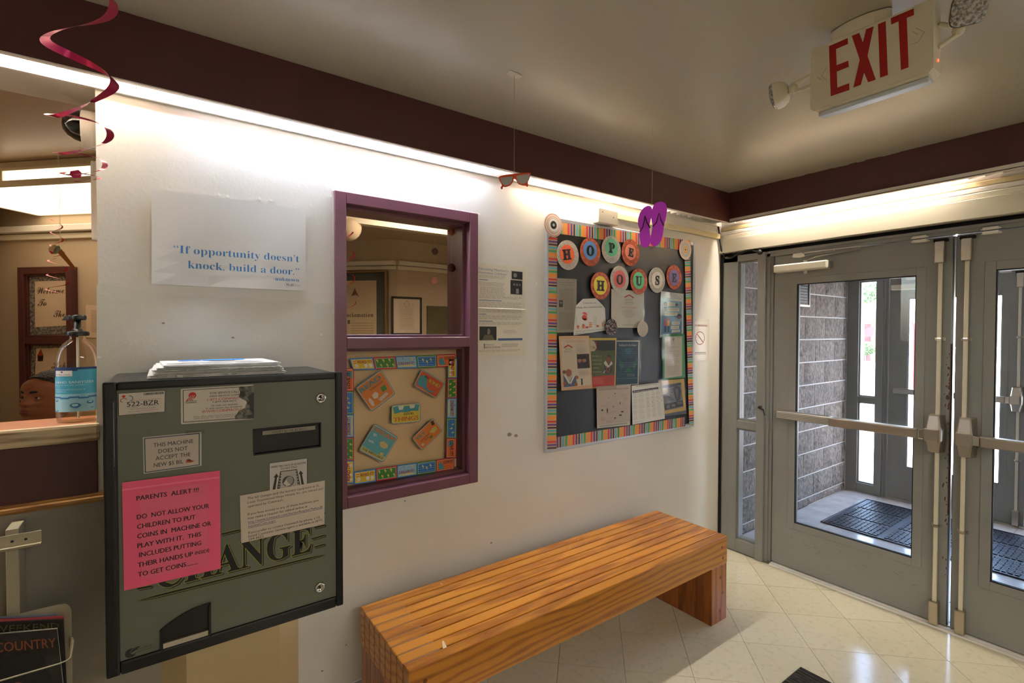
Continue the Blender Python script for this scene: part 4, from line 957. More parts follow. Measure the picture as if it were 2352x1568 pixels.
# bill slot
b = MB(); b.box(BW, sx0, sz0, PW-.05, sx1, sz1, PW-.04, m_black)
for q in ((sx0, sz0, sx0+.004, sz1), (sx1-.004, sz0, sx1, sz1), (sx0, sz1-.004, sx1, sz1), (sx0, sz0, sx1, sz0+.004)): b.box(BW, q[0], q[1], PW-.05, q[2], q[3], PW+.003, m_black, .001)
b.prism(Fr((0,0,0),(0,-1,0),(0,0,1),(1,0,0)), [(PW-.042, sz0+.004),(PW-.002, sz0+.004),(PW-.036, sz0+.022),(PW-.042, sz0+.022)], sx0+.004, sx1-.004, m_black)
b.box(BW, sx0+.05, sz0+.024, PW-.042, sx1-.04, sz0+.040, PW-.03, m_blackm, .002); b.build('bill_slot', t)
sh = pxsheet(BW, [(603,990),(724,977),(724,986),(603,999)], PW+.0005); b = MB(); b.sheet(sh, mat('slot_label', (142,134,118), .5)); b.text(sh, 'INSERT $1 OR $5 BILLS', .5, .80, .55, ink(60,54,48), .0012, 'c', width=.64); b.build('slot_label', t)
# change cup
b = MB(); n = 12; arc = [(cu0+(cu1-cu0)*k/n, cz1-.042+.054*math.sin(math.acos(max(-1, min(1, 1-(1.35*k/n)))) if k/n*1.35 < 2 else 0)) for k in range(n+1)]
arc = [(cu0+(cu1-cu0)*k/n, cz1-.030+.040*(1-(1-k/n)**2.2)) for k in range(n+1)]
b.box(BW, cu0, cz0, PW-.07, cu1, cz1+.012, PW-.06, m_black)
b.prism(BW, arc+[(cu1, cz1+.0125), (cu0, cz1+.0125)], PW-.06, PW+.0, m_plate)
for k in range(n): b.prism(BW, [arc[k], arc[k+1], (arc[k+1][0], arc[k+1][1]-.005), (arc[k][0], arc[k][1]-.005)][::-1], PW-.06, PW+.006, m_black)
for a, c in ((cu0, cu0+.006), (cu1-.006, cu1)): b.box(BW, a, cz0-.006, PW-.06, c, arc[0][1] if a == cu0 else arc[-1][1], PW+.006, m_black, .001)
b.box(BW, cu0, cz0-.004, PW-.07, cu1, cz0, PW+.002, m_black); b.build('cup_surround', t)
b = MB(); b.prism(Fr((0,0,0),(0,-1,0),(0,0,1),(1,0,0)), [(PW-.055, cz0),(PW+.003, cz0),(PW+.001, cz0+.013),(PW-.004, cz0+.015),(PW-.04, cz0+.004)], cu0+.007, cu1-.007, m_steel); b.build('change_cup', t)
for x, y in ((737,914),(735,1348)):
    u, v = BW.px(x, y, PW); b = MB(); b.lathe(BW(u, v, PW), [(0,0),(.0155,0),(.0155,.002),(.0145,.004),(.010,.005),(.0098,.003),(.0,.003)], m_chrome, 24, axis=(0,-1,0)); b.disc(BW, u, v, .0165, PW+.0004, m_black, 24)
    b.box(BW, u-.001, v-.004, PW+.0035, u+.001, v+.003, PW+.0046, m_black); b.disc(BW, u, v+.002, .002, PW+.0046, m_black, 10); b.build('lock', t)
# printed CHANGE lettering with pin lines
m_ylw = ink(150,140,56); m_pblk = ink(16,16,14)
lx0 = BW.px(358, 1340, PW)[0]; lx1 = BW.px(716, 1240, PW)[0]; bz = BW.px(706, 1268, PW)[1]; tz = BW.px(706, 1206, PW)[1]
b = MB()
for dx, dz, bo, mm, ww in ((.004, -.004, .012, ink(40,41,34), .0003), (0, 0, .022, m_ylw, .0006), (0, 0, .004, m_pblk, .0009)):
    ex = (bo-.004)*.10
    b.text(BW, 'CHANGE', lx0+dx-ex, bz+dz, tz-bz, mm, PW+ww, 'l', width=lx1-lx0+2*ex, style='serif', bold=bo, down=False)
def swoosh(x0, y0, x1, y1, h, two=True):
    a = BW.px(x0, y0, PW); c = BW.px(x1, y1, PW)
    for dx, dz, k, mm, ww in ((.003,-.003,1,ink(40,41,34),.0003), (0,0,1,m_ylw,.0006), (0,0,.62,m_pblk,.0009)):
        n = 10; up = []; dn = []
        for i in range(n+1):
            f = i/n; e = min(1, f*12 if two else 1, (1-f)*14 if True else 1)**.6*h*k
            u = a[0]+(c[0]-a[0])*f+dx; v = a[1]+(c[1]-a[1])*f+dz; up.append((u, v+e/2)); dn.append((u, v-e/2))
        b.flat(BW, dn+up[::-1], PW+ww, mm)
swoosh(310,1380,748,1272,.009); swoosh(313,1352,350,1345,.008)
for x0, y0, x1, y1 in ((716,1237,748,1228),(722,1256,747,1249),(722,1211,748,1205),(725,1180,746,1176)): swoosh(x0, y0, x1, y1, .008, False)
swoosh(506,1227,552,1216,.008)
b.build('printed_lettering', t)
# maker's mark bottom left
b = MB(); u, v = BW.px(300, 1499, PW); b.disc(BW, u, v, .012, PW+.0005, ink(34,36,32), 20); b.disc(BW, u+.006, v+.002, .007, PW+.0008, m_plate, 16)
b.flat(BW, [(u-.002,v-.002),(u+.014,v+.006),(u+.022,v+.012),(u+.012,v+.012),(u+.002,v+.006)], PW+.001, ink(34,36,32))
u2, v2 = BW.px(309, 1497, PW); b.text(BW, 'Standard', u2, v2+.004, .005, ink(44,46,40), PW+.0008, 'l', width=.036, slant=.2, down=False); b.text(BW, 'CHANGE-MAKERS, INC.', u2+.003, v2-.003, .003, ink(44,46,40), PW+.0008, 'l', width=.045, bold=.02, down=False)
b.build('maker_mark', t)
def sheet_thing(name, fr, pts, w, label, cat, m, group=None, curl=None, poly=None, rounded=0, th=.0006, nu=6, nv=8):
    sh = pxsheet(fr, pts, w, curl)
    t = thing(name, tuple(sh(.5, 1)), label, cat, group)
    b = MB()
    if rounded:
        rx, ry = rounded/sh.W, rounded/sh.H; poly = []
        for cx, cy, a0 in ((1-rx, 1-ry, 0), (rx, 1-ry, 90), (rx, ry, 180), (1-rx, ry, 270)):
            for k in range(4): a = math.radians(a0+30*k); poly.append((cx+rx*math.cos(a), cy+ry*math.sin(a)))
    b.sheet(sh, m, th, nu, nv, poly); b.build('sheet', t); return t, sh
def outline(b, sh, x0, y0, x1, y1, tk, m, w=.001):
    tx, ty = tk/sh.W, tk/sh.H
    b.rect(sh, x0, y0, x1, y0+ty, w, m); b.rect(sh, x0, y1-ty, x1, y1, w, m); b.rect(sh, x0, y0, x0+tx, y1, w, m); b.rect(sh, x1-tx, y0, x1, y1, w, m)
K = ink(30,28,26); RD = ink(196,44,34)
SW = PW
t, sh = sheet_thing('machine_sticker', BW, [(271,903),(380,896),(379,946),(272,955)], SW+.0004, 'small white sticker reading 522-BZR on the machine', 'sticker', mat('sticker_vinyl', (206,196,180), .4), rounded=.004)
b = MB(); outline(b, sh, .0, .0, 1, 1, .0012, K, .0008)
rr = random.Random(2); x = .53
while x < .95: w_ = rr.choice((.006,.010,.016)); b.rect(sh, x, .06, x+w_, .16, .001, K); x += w_+rr.choice((.006,.01))
b.disc(sh, .115, .155, .035, .001, RD, 14, asp=sh.W/sh.H); b.disc(sh, .115, .33, .075, .001, ink(170,84,70), 16, asp=sh.W/sh.H*.8, r0=.058, a0=PI*.6, a1=PI*1.9) ; b.disc(sh, .24, .26, .07, .0011, ink(96,120,150), 16, asp=sh.W/sh.H*1.1, r0=.052, a0=-PI*.6, a1=PI*.5)
b.text(sh, '522-BZR', .18, .62, .22, K, .001, width=.68, bold=.02)
b.text(sh, 'Please use this number & when reporting service', .28, .38, .05, ink(190,70,50), .001, width=.62)
b.text(sh, 'For Service:', .2, .69, .045, K, .001, width=.2); b.text(sh, 'Para Servicio:', .6, .67, .045, K, .001, width=.22); b.text(sh, '1-877-COINMACH (1-877-264-6622)', .23, .77, .045, K, .001, width=.56)
b.text(sh, 'Visit our website', .2, .88, .05, K, .001, width=.26); b.text(sh, 'WWW.COINMACH.COM', .48, .87, .05, RD, .001, width=.36); b.text(sh, 'Coinmach has made this exclusive use for its property owner', .14, .965, .035, K, .001, width=.74)
b.build('lettering', t)
t, sh = sheet_thing('machine_sticker', BW, [(415,893),(583,883),(583,962),(416,974)], SW+.0004, 'torn white service sticker on the machine, right of the small one', 'sticker', mat('sticker_vinyl', (0,0,0)), rounded=.003)
b = MB(); outline(b, sh, .025, .035, .99, .96, .0016, K, .0008)
b.disc(sh, .15, .20, .05, .001, RD, 20, asp=sh.W/sh.H); b.flat(sh, [(.065,.35),(.12,.22),(.17,.24),(.15,.35)], .0011, RD)
for k in range(3): b.flat(sh, [(.085+k*.022,.36),(.13+k*.022,.20),(.137+k*.022,.20),(.095+k*.022,.36)], .0013, ink(206,196,180))
b.rect(sh, .06, .355, .205, .365, .0012, K); b.text(sh, 'Coinmach', .06, .42, .05, K, .0012, width=.145, bold=.02)
for s_, x, y, h, w_, c in (('FOR SERVICE CALL', .385, .20, .06, .40, K), ('PARA SERVICIO LLAME', .38, .285, .05, .41, K), ('1-877-COINMAC', .345, .385, .065, .44, RD), ('1-877-264-6622', .42, .45, .05, .33, K), ('Or visit our website', .395, .555, .055, .37, K), ('O visite nuestro sitio de internet', .325, .625, .05, .50, K), ('WWW.COINMACH.C', .27, .72, .075, .56, RD), ('When calling, please have the machine ID r', .16, .835, .045, .58, ink(90,84,76)), ('Cuando llame, por favor reporte el numero de serie', .16, .885, .045, .60, ink(90,84,76)), ('This machine is owned, serviced and operated by this company Inc', .04, .935, .025, .70, K)):
    b.text(sh, s_, x, y, h, c, .001, width=w_, bold=.01 if h > .049 else 0)
b.build('lettering', t)
b = MB(); tear = [(.80,.03),(.90,.04),(.999,.02),(1.0,.99),(.73,.97),(.72,.88),(.76,.80),(.78,.72),(.87,.66),(.88,.58),(.90,.5),(.88,.45),(.83,.40),(.78,.33),(.80,.2),(.78,.1)]
b.flat(sh, tear, .0016, mat('torn_paper', (130,124,112), .8, rgb2=(64,64,56), vscale=60, detail=8, contrast=(.4,.6))); b.flat(sh, [(.90,.35),(1.0,.22),(1.0,.85),(.93,.72),(.94,.6),(.90,.55),(.93,.45)], .0019, ink(56,58,50)); b.build('torn_area', t)
t, sh = sheet_thing('machine_notice', BW, [(328,1004),(463,991),(463,1069),(330,1088)], SW+.0004, 'white card with blue border, does not accept the new $5 bill', 'notice', mat('card_white', (190,176,160), .6))
b = MB(); outline(b, sh, .02, .03, .965, .975, .0022, ink(34,74,106), .0009)
for s_, x, y, w_ in (('THIS MACHINE', .17, .30, .68), ('DOES NOT', .25, .485, .50), ('ACCEPT THE', .20, .67, .60), ('NEW $5 BIL', .17, .855, .50)):
    b.text(sh, s_, x, y, .115, K, .001, width=w_)
b.flat(sh, [(.72,.85),(.73,.76),(.77,.75),(.81,.79),(.87,.83),(.82,.86)], .0012, ink(168,66,40)); b.flat(sh, [(.74,.80),(.78,.755),(.82,.80),(.79,.82)], .0014, ink(90,36,30)); b.flat(sh, [(.70,.66),(.73,.65),(.72,.68)], .0012, ink(190,60,36))
b.build('lettering', t)
b = MB(); m_cl = glass_mat('clear_tape', (236,236,226), 1.6, .2); b.rect(sh, .72, -.06, 1.06, .06, .0018, m_cl); b.build('clear_tape', t)
# pink alert
cur = lambda a, t_: .0012*math.sin(a*5+1)*math.sin(t_*4)
t, sh = sheet_thing('machine_notice', BW, [(280,1108),(505,1080),(507,1305),(285,1356)], SW+.0035, 'hot pink PARENTS ALERT sheet on the machine', 'notice', mat('pink_paper', (240,92,124), .6))
b = MB()
for s_, x0, yb, x1 in (('PARENTS  ALERT !!!', 311, 1146, 455), ('DO  NOT ALLOW YOUR', 312, 1190, 478), ('CHILDREN TO PUT', 311, 1212, 445), ('COINS IN  MACHINE OR', 311, 1234, 482), ('PLAY WITH IT.  THIS', 311, 1256, 456), ('INCLUDES PUTTING', 315, 1277, 457), ('THEIR HANDS UP', 311, 1300, 436), ('TO GET COINS........', 311, 1322, 448)):
    x, y = relpx(sh, x0, yb); x2, _ = relpx(sh, x1, yb)
    tr = (yb-1108+.0)/248*1.0
    # follow the slope of the sheet: place by its own rows
    y = {1146:.185,1190:.36,1212:.45,1234:.54,1256:.63,1277:.718,1300:.81,1322:.9}[yb]
    b.text(sh, s_, .135 if yb != 1277 else .15, y, .046, K, .0016, width={1146:.63,1190:.74,1212:.59,1234:.76,1256:.65,1277:.635,1300:.56,1322:.61}[yb], bold=.035)
b.text(sh, 'INSIDE', .72, .805, .036, K, .0016, width=.155, bold=.02)
b.build('lettering', t)
b = MB(); b.rect(sh, .17, .10, .86, .93, .0012, mat('pink_tape_patch', (232,100,128), .45)); b.rect(sh, .0, .06, 1.0, .075, .0013, mat('pink_tape_edge', (246,120,146), .3)); b.build('tape_patch', t)
# bill picture
t, sh = sheet_thing('machine_sticker', BW, [(618,1063),(706,1051),(706,1135),(618,1145)], SW+.0004, 'sticker showing a bill between two arrows, insert face up', 'sticker', mat('bill_sticker', (196,190,182), .5))
b = MB(); outline(b, sh, 0, 0, 1, 1, .0014, K, .0008)
b.text(sh, 'INSERT BILL FACE UP AS SHOWN', .05, .15, .055, K, .001, width=.90, bold=.02); b.text(sh, 'DO NOT FOLD', .30, .23, .055, K, .001, width=.42, bold=.02)
b.flat(sh, [(.28,.27),(.72,.27),(.86,1.0),(.16,1.0)], .001, ink(60,58,54)); b.flat(sh, [(.32,.29),(.68,.29),(.78,.99),(.25,.99)], .0012, ink(176,170,160))
for k in range(9):
    f = k/9; b.flat(sh, [(.30-.11*f,.30+f*.68),(.325-.11*f,.30+f*.68),(.32-.11*f,.335+f*.68),(.295-.11*f,.335+f*.68)], .0014, ink(190,184,172)); b.flat(sh, [(.685+.11*f,.30+f*.68),(.705+.12*f,.30+f*.68),(.71+.12*f,.335+f*.68),(.69+.11*f,.335+f*.68)], .0014, ink(190,184,172))
b.disc(sh, .49, .57, .155, .0014, ink(70,68,62), 24, asp=.95); b.disc(sh, .52, .56, .10, .0016, ink(150,144,132), 20, asp=1.2); b.flat(sh, [(.36,.62),(.44,.50),(.47,.60),(.56,.68),(.45,.71)], .0018, ink(196,190,176))
for sx in (0, 1):
    f_ = (lambda u: u) if sx == 0 else (lambda u: 1.0-u)
    pts = [(.05,.95),(.13,.95),(.20,.42),(.24,.42),(.19,.32),(.11,.42),(.15,.42)]; pts = [(f_(u), v) for u, v in pts]
    b.flat(sh, pts if sx else pts[::-1], .0012, ink(52,50,28)); pts = [(f_(u), v) for u, v in [(.05,.95),(.13,.95),(.155,.75),(.085,.75)]]; b.flat(sh, pts, .0014, ink(150,136,50))
b.build('print', t)
t, sh = sheet_thing('machine_notice', BW, [(551,1138),(746,1103),(745,1203),(554,1247)], SW+.0018, 'white typed sheet about refunds, over the CHANGE lettering', 'notice', mat('typed_paper', (206,188,168), .65))
b = MB()
BL = ink(70,80,120)
for s_, yb, x1, c in (('The bill changer and the laundry equipment at St.', .12, .93, K), ('Louis Transitional Hope House, Inc. are owned and', .205, .975, K), ('operated by Coinmach.', .29, .49, K), ('If you lose money in any of these machines, you', .455, .92, K), ('may make a request for refund online at', .54, .78, K), ('http://www.coinmach.com/ServiceRequest/RefundR', .625, .975, BL), ('equestCoin.aspx.', .71, .40, BL), ('If you prefer to contact Coinmach by phone, a US', .85, .94, K), ('based Customer Service agent is available at (877)', .925, .97, K), ('264-6622.', .99, .26, K)):
    b.text(sh, s_, .08, yb-.01, .052, c, .001, width=x1-.08)
    if c is BL: b.rect(sh, .08, yb+.004, x1, yb+.012, .001, BL)
b.build('lettering', t)
# pedestal under the machine
m_ped = mat('beige_pedestal', (196,170,124), .55)
b = MB(); b.prism(FL, [(-3.33,-.0008),(-3.262,-.085),(-2.978,-.085),(-2.895,-.0008)][::1], .0005, MZ0+.0035, m_ped); props(b.build('machine_pedestal'), 'beige pedestal with chamfered sides below the bill changer', 'pedestal')
# newspapers on top
m_news = mat('newsprint', (214,212,204), .8, rgb2=(196,194,186), vscale=30)
lab = ['newspaper at the bottom of the pile on the machine', 'folded newspaper second from the bottom of the pile', 'folded newspaper in the middle of the pile, slightly shifted', 'folded newspaper just below the top one of the pile', 'top newspaper of the pile with blue picture']
zz = MZ1+.0006; rr = random.Random(4)
nx0, nx1 = BW.px(343, 862, .30)[0], BW.px(655, 840, .34)[0]
for k in range(5):
    th = (.010,.007,.006,.005,.006)[k]; dx = (0, .006, .012, .018, .024)[k]; a = (-.01,.02,-.02,.01,.03)[k]
    x0, x1, y0, y1 = nx0+dx, nx1-(.0,.012,.010,.022,.020)[k], -.375+(.0,.006,.004,.010,.012)[k], -.085-(.0,.01,.0,.006,.01)[k]
    t = thing('newspaper', ((x0+x1)/2, (y0+y1)/2, zz), lab[k], 'newspaper', 'newspapers piled on the bill changer')
    ca, sa = math.cos(a), math.sin(a); cx, cy = (x0+x1)/2, (y0+y1)/2
    NF = Fr((cx, cy, zz), (ca, sa, 0), (-sa, ca, 0), (0, 0, 1)); hw, hh = (x1-x0)/2, (y1-y0)/2
    b = MB(); n = 4
    for j in range(n):                                   # folded leaves, each a little off the next
        z0 = th*j/n; e = rr.uniform(-.005, .005); b.box(NF, -hw+e, -hh+rr.uniform(0,.005), z0+.0002, hw+e-rr.uniform(0,.008), hh, z0+th/n, m_news, .0012)
    b.build('folded_leaves', t)
    b = MB()
    if k == 4:
        for q, c in (((-.10,.07,-.04,.13),(60,120,196)), ((-.035,.065,.085,.13),(54,130,206)), ((-.02,.03,.05,.055),(90,90,96))): b.rect(NF, q[0], q[1], q[2], q[3], th+.0012, ink(*c))
        for r_ in range(12):
            for c_ in range(3): b.rect(NF, -hw+.015+c_*.085, -hh+.015+r_*.008, -hw+.09+c_*.085, -hh+.018+r_*.008, th+.001, ink(150,148,144))
        b.rect(NF, -hw+.05, -hh+.115, hw-.06, -hh+.122, th+.001, ink(90,88,86))
    elif k in (0, 2):
        for c_ in range(14):
            c = rr.choice(((190,186,180),(170,168,162),(200,196,190),(150,60,52) if k == 0 and 4 < c_ < 8 else (180,176,170))); u = -hw+.02+c_*(2*hw-.04)/14
            b.add([NF(u, -hh-.0014, .002), NF(u+.014, -hh-.0014, .002), NF(u+.014, -hh-.0014, th-.001), NF(u, -hh-.0014, th-.001)], [(0,1,2,3)], ink(*c))
    b.build('print', t)
    zz += th+.0004

# ================================================================== QUOTE POSTER
m_post = mat('poster_stock', (228,224,216), .5)
t, sh = sheet_thing('quote_poster', BW, [(348,432),(702,480),(702,668),(348,652)], .006, 'large white poster with blue quote about building a door', 'poster', m_post, th=.0015, curl=lambda a, q: .004*math.sin(a*9+q*2)*(q**2)+.002*math.sin(a*5)*(1-q))
b = MB(); BQ = ink(64,130,186)
for s_, yb, x0, x1, h in (('“If opportunity doesn’t', .655, .125, .95, .088), ('knock, build a door.”', .812, .208, .95, .088), ('-unknown', .893, .76, .95, .045)):
    b.text(sh, s_, x1, yb, h, BQ, .0034, 'r', width=x1-x0, style='serif', bold=-.009)
b.build('lettering', t)
b = MB(); b.text(sh, 'Well', .855, .952, .034, ink(60,54,52), .0034, style='serif', width=.05, bold=-.01); b.text(sh, 'Works', .905, .952, .036, ink(190,196,150), .0034, slant=.25, width=.05); b.disc(sh, .868, .935, .022, .0034, ink(170,168,160), 20, asp=1.6, r0=.020, a0=PI*.4, a1=PI*1.6); b.build('logo', t)
b = MB()
for x, y in ((503,447),(522,451),(596,456),(621,460)): u, v = BW.px(x, y, 0); b.disc(BW, u, v, .005, .0009, m_mark, 7, th=.002)
b.build('putty_mark', t)['kind'] = 'stuff'

# education flyer
def greek(b, sh, x0, y0, x1, y1, n, col, w=.001, jag=.12, lw=None, seed=0):
    """rows of unreadable small print as thin word bars"""
    rr = random.Random(seed+int(x0*100)); dy = (y1-y0)/n; h = lw or dy*.42
    for k in range(n):
        x = x0; xe = x1-rr.random()*jag*(x1-x0); y = y0+k*dy
        while x < xe-.01:
            l = rr.uniform(.03, .11)*(x1-x0)+.008; b.rect(sh, x, y, min(x+l, xe), y+h, w, col); x += l+.012*(x1-x0)+.004
m_fly = mat('cream_flyer', (224,214,192), .6)
t, sh = sheet_thing('wall_flyer', BW, [(1095,603),(1206,614),(1206,814),(1095,818)], .0012, 'tall cream flyer on the wall between the window and bulletin board', 'flyer', m_fly)
b = MB(); BB = ink(110,126,160); G = ink(176,166,150)
b.text(sh, 'Educating Missouri’s', .035, .072, .028, BB, .001, width=.60); b.text(sh, 'Homeless Children', .035, .112, .028, BB, .001, width=.56)
greek(b, sh, .04,.125,.58,.160,3,G); b.rect(sh, .04,.172,.22,.180,.001,BB); greek(b, sh, .04,.20,.58,.245,4,G); greek(b, sh, .06,.25,.58,.345,7,G); greek(b, sh, .04,.345,.95,.378,3,G)
b.rect(sh,.04,.392,.50,.401,.001,BB); greek(b, sh,.04,.41,.94,.475,6,G); greek(b, sh,.04,.495,.95,.53,3,G); b.rect(sh,.04,.543,.18,.551,.001,BB); greek(b, sh,.04,.56,.95,.605,4,G); b.rect(sh,.04,.618,.31,.626,.001,BB); greek(b, sh,.04,.632,.96,.665,3,G)
b.rect(sh,.68,.045,.95,.33,.0009,ink(212,204,186)); b.rect(sh,.705,.055,.94,.145,.0012,ink(30,26,24)); b.disc(sh,.78,.10,.04,.0014,ink(130,120,110),12,asp=.62); b.rect(sh,.68,.155,.935,.315,.0012,ink(28,24,22)); 
for x in (.76,.82,.88): b.disc(sh,x,.205,.022,.0014,ink(110,100,92),10,asp=.62)
b.rect(sh,.80,.25,.86,.305,.0014,ink(130,122,112)); b.rect(sh,.05,.68,.39,.83,.0012,ink(36,34,26)); b.flat(sh,[(.10,.83),(.15,.77),(.30,.77),(.35,.83)],.0014,ink(96,90,66)); b.disc(sh,.225,.735,.04,.0016,ink(122,112,94),14,asp=.8); b.flat(sh,[(.17,.76),(.18,.70),(.21,.69),(.20,.77)],.0018,ink(24,22,18))
b.rect(sh,.42,.81,.94,.835,.001,ink(70,100,140)); greek(b, sh,.54,.72,.82,.76,3,G); b.text(sh,'Missouri',.17,.885,.016,K,.001,width=.17); b.text(sh,'EDUCATION',.17,.918,.022,K,.001,width=.30,bold=.01); b.rect(sh,.14,.865,.155,.92,.001,K); greek(b, sh,.50,.87,.86,.915,4,ink(150,142,128)); greek(b, sh,.04,.935,.92,.962,3,G)
b.build('print', t)
b = MB(); b.add([sh(0,.475,.0008), sh(1,.478,.0008), sh(1,.485,.003), sh(0,.482,.003)], [(0,1,2,3)], m_fly); b.add([sh(0,.482,.003), sh(1,.485,.003), sh(1,.492,.0008), sh(0,.489,.0008)], [(0,1,2,3)], m_fly); b.build('paper_fold', t)
t, sh = sheet_thing('wall_notice', BW, [(1588,732),(1629,733),(1628,827),(1587,828)], .0012, 'small no smoking notice on the wall beside the bulletin board', 'notice', mat('laminated_notice', (226,216,200), .25))
b = MB(); outline(b, sh, .03,.03,.97,.97,.0016,ink(180,170,156)); b.text(sh,'NO SMOKING',.5,.18,.05,ink(176,50,44),.001,'c',width=.78,bold=.02)
b.disc(sh,.48,.46,.26,.001,ink(176,60,54),28,asp=.62*1.0,r0=.235); b.flat(sh,[(.31,.37),(.335,.36),(.66,.55),(.635,.565)],.0011,ink(176,60,54)); greek(b, sh,.2,.80,.82,.87,2,ink(120,110,100),jag=.02); b.build('print', t)
# ================================================================== BULLETIN BOARD
def z1(a, c): return (1240+a*.19130, 470+c*.19133)
def zb(a, c): return (1240+a*.19773, 740+c*.19773)
def zc(a, c): return (1340+a*.11054, 860+c*.11058)
def z5(a, c): return (1270+a*.10204, 760+c*.10204)
def z6_(a, c): return (1500+a*.14675, 650+c*.14668)
BXL, BXR, BZB, BZT = -1.661, -.343, .914, 2.170
t = thing('bulletin_board', ((BXL+BXR)/2, -.01, BZB), 'large black bulletin board in aluminium frame on the back wall', 'bulletin board')
m_bpap = mat('black_backing_paper', (24,25,27), .42, bump=.5, bscale=2.2)
b = MB(); b.box(BW, BXL+.01, BZB+.01, .001, BXR-.01, BZT-.01, .017, m_dark)
pz = lambda a, q: BW(BXL+.02+(BXR-BXL-.04)*a, BZT-.02-(BZT-BZB-.04)*q, .0185+.0012*math.sin(a*23+math.sin(q*7)*2)*math.sin(q*9+1))
b.grid(lambda a, q: pz(a, q), 40, 40, m_bpap); b.build('backing_paper', t)
b = MB()
for q in ((BXL, BZB, BXL+.024, BZT), (BXR-.024, BZB, BXR, BZT), (BXL+.024, BZB, BXR-.024, BZB+.024), (BXL+.024, BZT-.024, BXR-.024, BZT)): b.box(BW, q[0], q[1], .001, q[2], q[3], .022, mat('satin_frame', (196,198,200), .4, metal=.6), .003)
b.build('board_frame', t)
TAN = ink(206,164,116)
SEQ = [(214,52,44), (104,60,140), (30,36,66), (86,172,190), (66,160,92), (234,148,54)]
WID = [.55, .55, .45, .6, .6, 1.0]
def border_strip(pts, label, per, horiz, start=0, cols=None, w=.0215):
    t, sh = sheet_thing('border_strip', BW, pts, w, label, 'border strip', TAN, 'striped border strips of the bulletin board', nu=2, nv=2)
    L = sh.W if horiz else sh.H; x = .002; k = start; b = MB(); u = per/6
    while x < L:
        c = SEQ[k % 6]; ww = u*WID[k % 6]*.92; x1 = min(x+ww, L)
        q = (x/L, 0, x1/L, 1) if horiz else (0, x/L, 1, x1/L); b.rect(sh, *q, .0009, ink(*c)); x += ww+u*.32; k += 1
    b.build('stripe_print', t)
border_strip([z1(200,205), z1(1808,432), z1(1808,562), z1(200,345)], 'striped border strip along the top of the bulletin board', .155, True, 3)
border_strip([z1(105,385), z1(208,395), zb(190,1470), zb(85,1475)], 'striped border strip down the left edge of the bulletin board', .121, False, 0, w=.0222)
border_strip([z1(1737,600), z1(1805,595), zb(1787,1190), zb(1733,1196)], 'striped border strip down the right edge, over the frame', .121, False, 0, w=.0245)
border_strip([zb(190,1335), zb(1690,1098), zb(1686,1208), zb(190,1458)], 'striped border strip along the bottom of the bulletin board', .155, True, 1)

def circ(c, ry, w, fnc=z1):
    x, y = fnc(*c); u, v = BW.px(x, y, w); _, vt = BW.px(*fnc(c[0], c[1]-ry), w); _, vb = BW.px(*fnc(c[0], c[1]+ry), w); return u, (vt+vb)/2, (vt-vb)/2
m_tanp = mat('paper_plate_edge', (216,204,184), .7)
def letter_disc(ch, oc, ory, ic_, iry, outer, inner, label, rot=0, lw=.98, w=.026):
    u, v, r = circ(oc, ory, w); t = thing('letter_disc', tuple(BW(u, v, w)), label, 'letter disc', 'letter discs spelling HOPE HOUSE')
    b = MB(); bo = (196,92,44) if outer == 'b' else (214,206,190)
    b.disc(BW, u, v, r, w, mat('brown_disc' if outer == 'b' else 'pale_disc', bo, .6, rgb2=(170,72,32) if outer == 'b' else (200,192,176), vscale=20), 40, th=.0012); b.build('outer_disc', t)
    b = MB()
    if outer == 'b':
        for k in range(22): a = 2*PI*k/22; q = r*(.86 if k % 2 else .80); cu, cv = u+q*math.cos(a), v+q*math.sin(a); b.flat(BW, [(cu-.0012, cv-.003), (cu+.0012, cv-.003), (cu+.0012, cv+.003), (cu-.0012, cv+.003)], w+.0016, ink(240,220,200) if k % 2 else ink(70,34,24))
    else:
        for ring in range(4):
            n = 30
            for k in range(n):
                a = 2*PI*(k+.5*(ring % 2))/n; q = r*(.66+.09*ring); c_, s_ = math.cos(a), math.sin(a); l, wd = r*.035, r*.014
                b.flat(BW, [(u+c_*(q-l)-s_*wd, v+s_*(q-l)+c_*wd), (u+c_*(q-l)+s_*wd, v+s_*(q-l)-c_*wd), (u+c_*(q+l)+s_*wd, v+s_*(q+l)-c_*wd), (u+c_*(q+l)-s_*wd, v+s_*(q+l)+c_*wd)], w+.0016, (K, ink(210,160,110), K, ink(120,110,100))[(ring+k) % 4])
    b.build('disc_print', t)['kind'] = 'stuff'
    u2, v2, r2 = circ(ic_, iry, w+.003); b = MB(); b.disc(BW, u2, v2, r2, w+.0024, mat('card_%d_%d_%d' % inner, inner, .55), 36, th=.0012); b.build('inner_disc', t)
    b = MB(); h = r2*1.08
    b.text(BW, ch, u2, v2-h/2*math.cos(rot), h, ink(20,18,18), w+.0042, 'c', style='serif', bold=.035, down=False, rot=rot); b.build('letter', t)
LD = 'letter %s, %s'
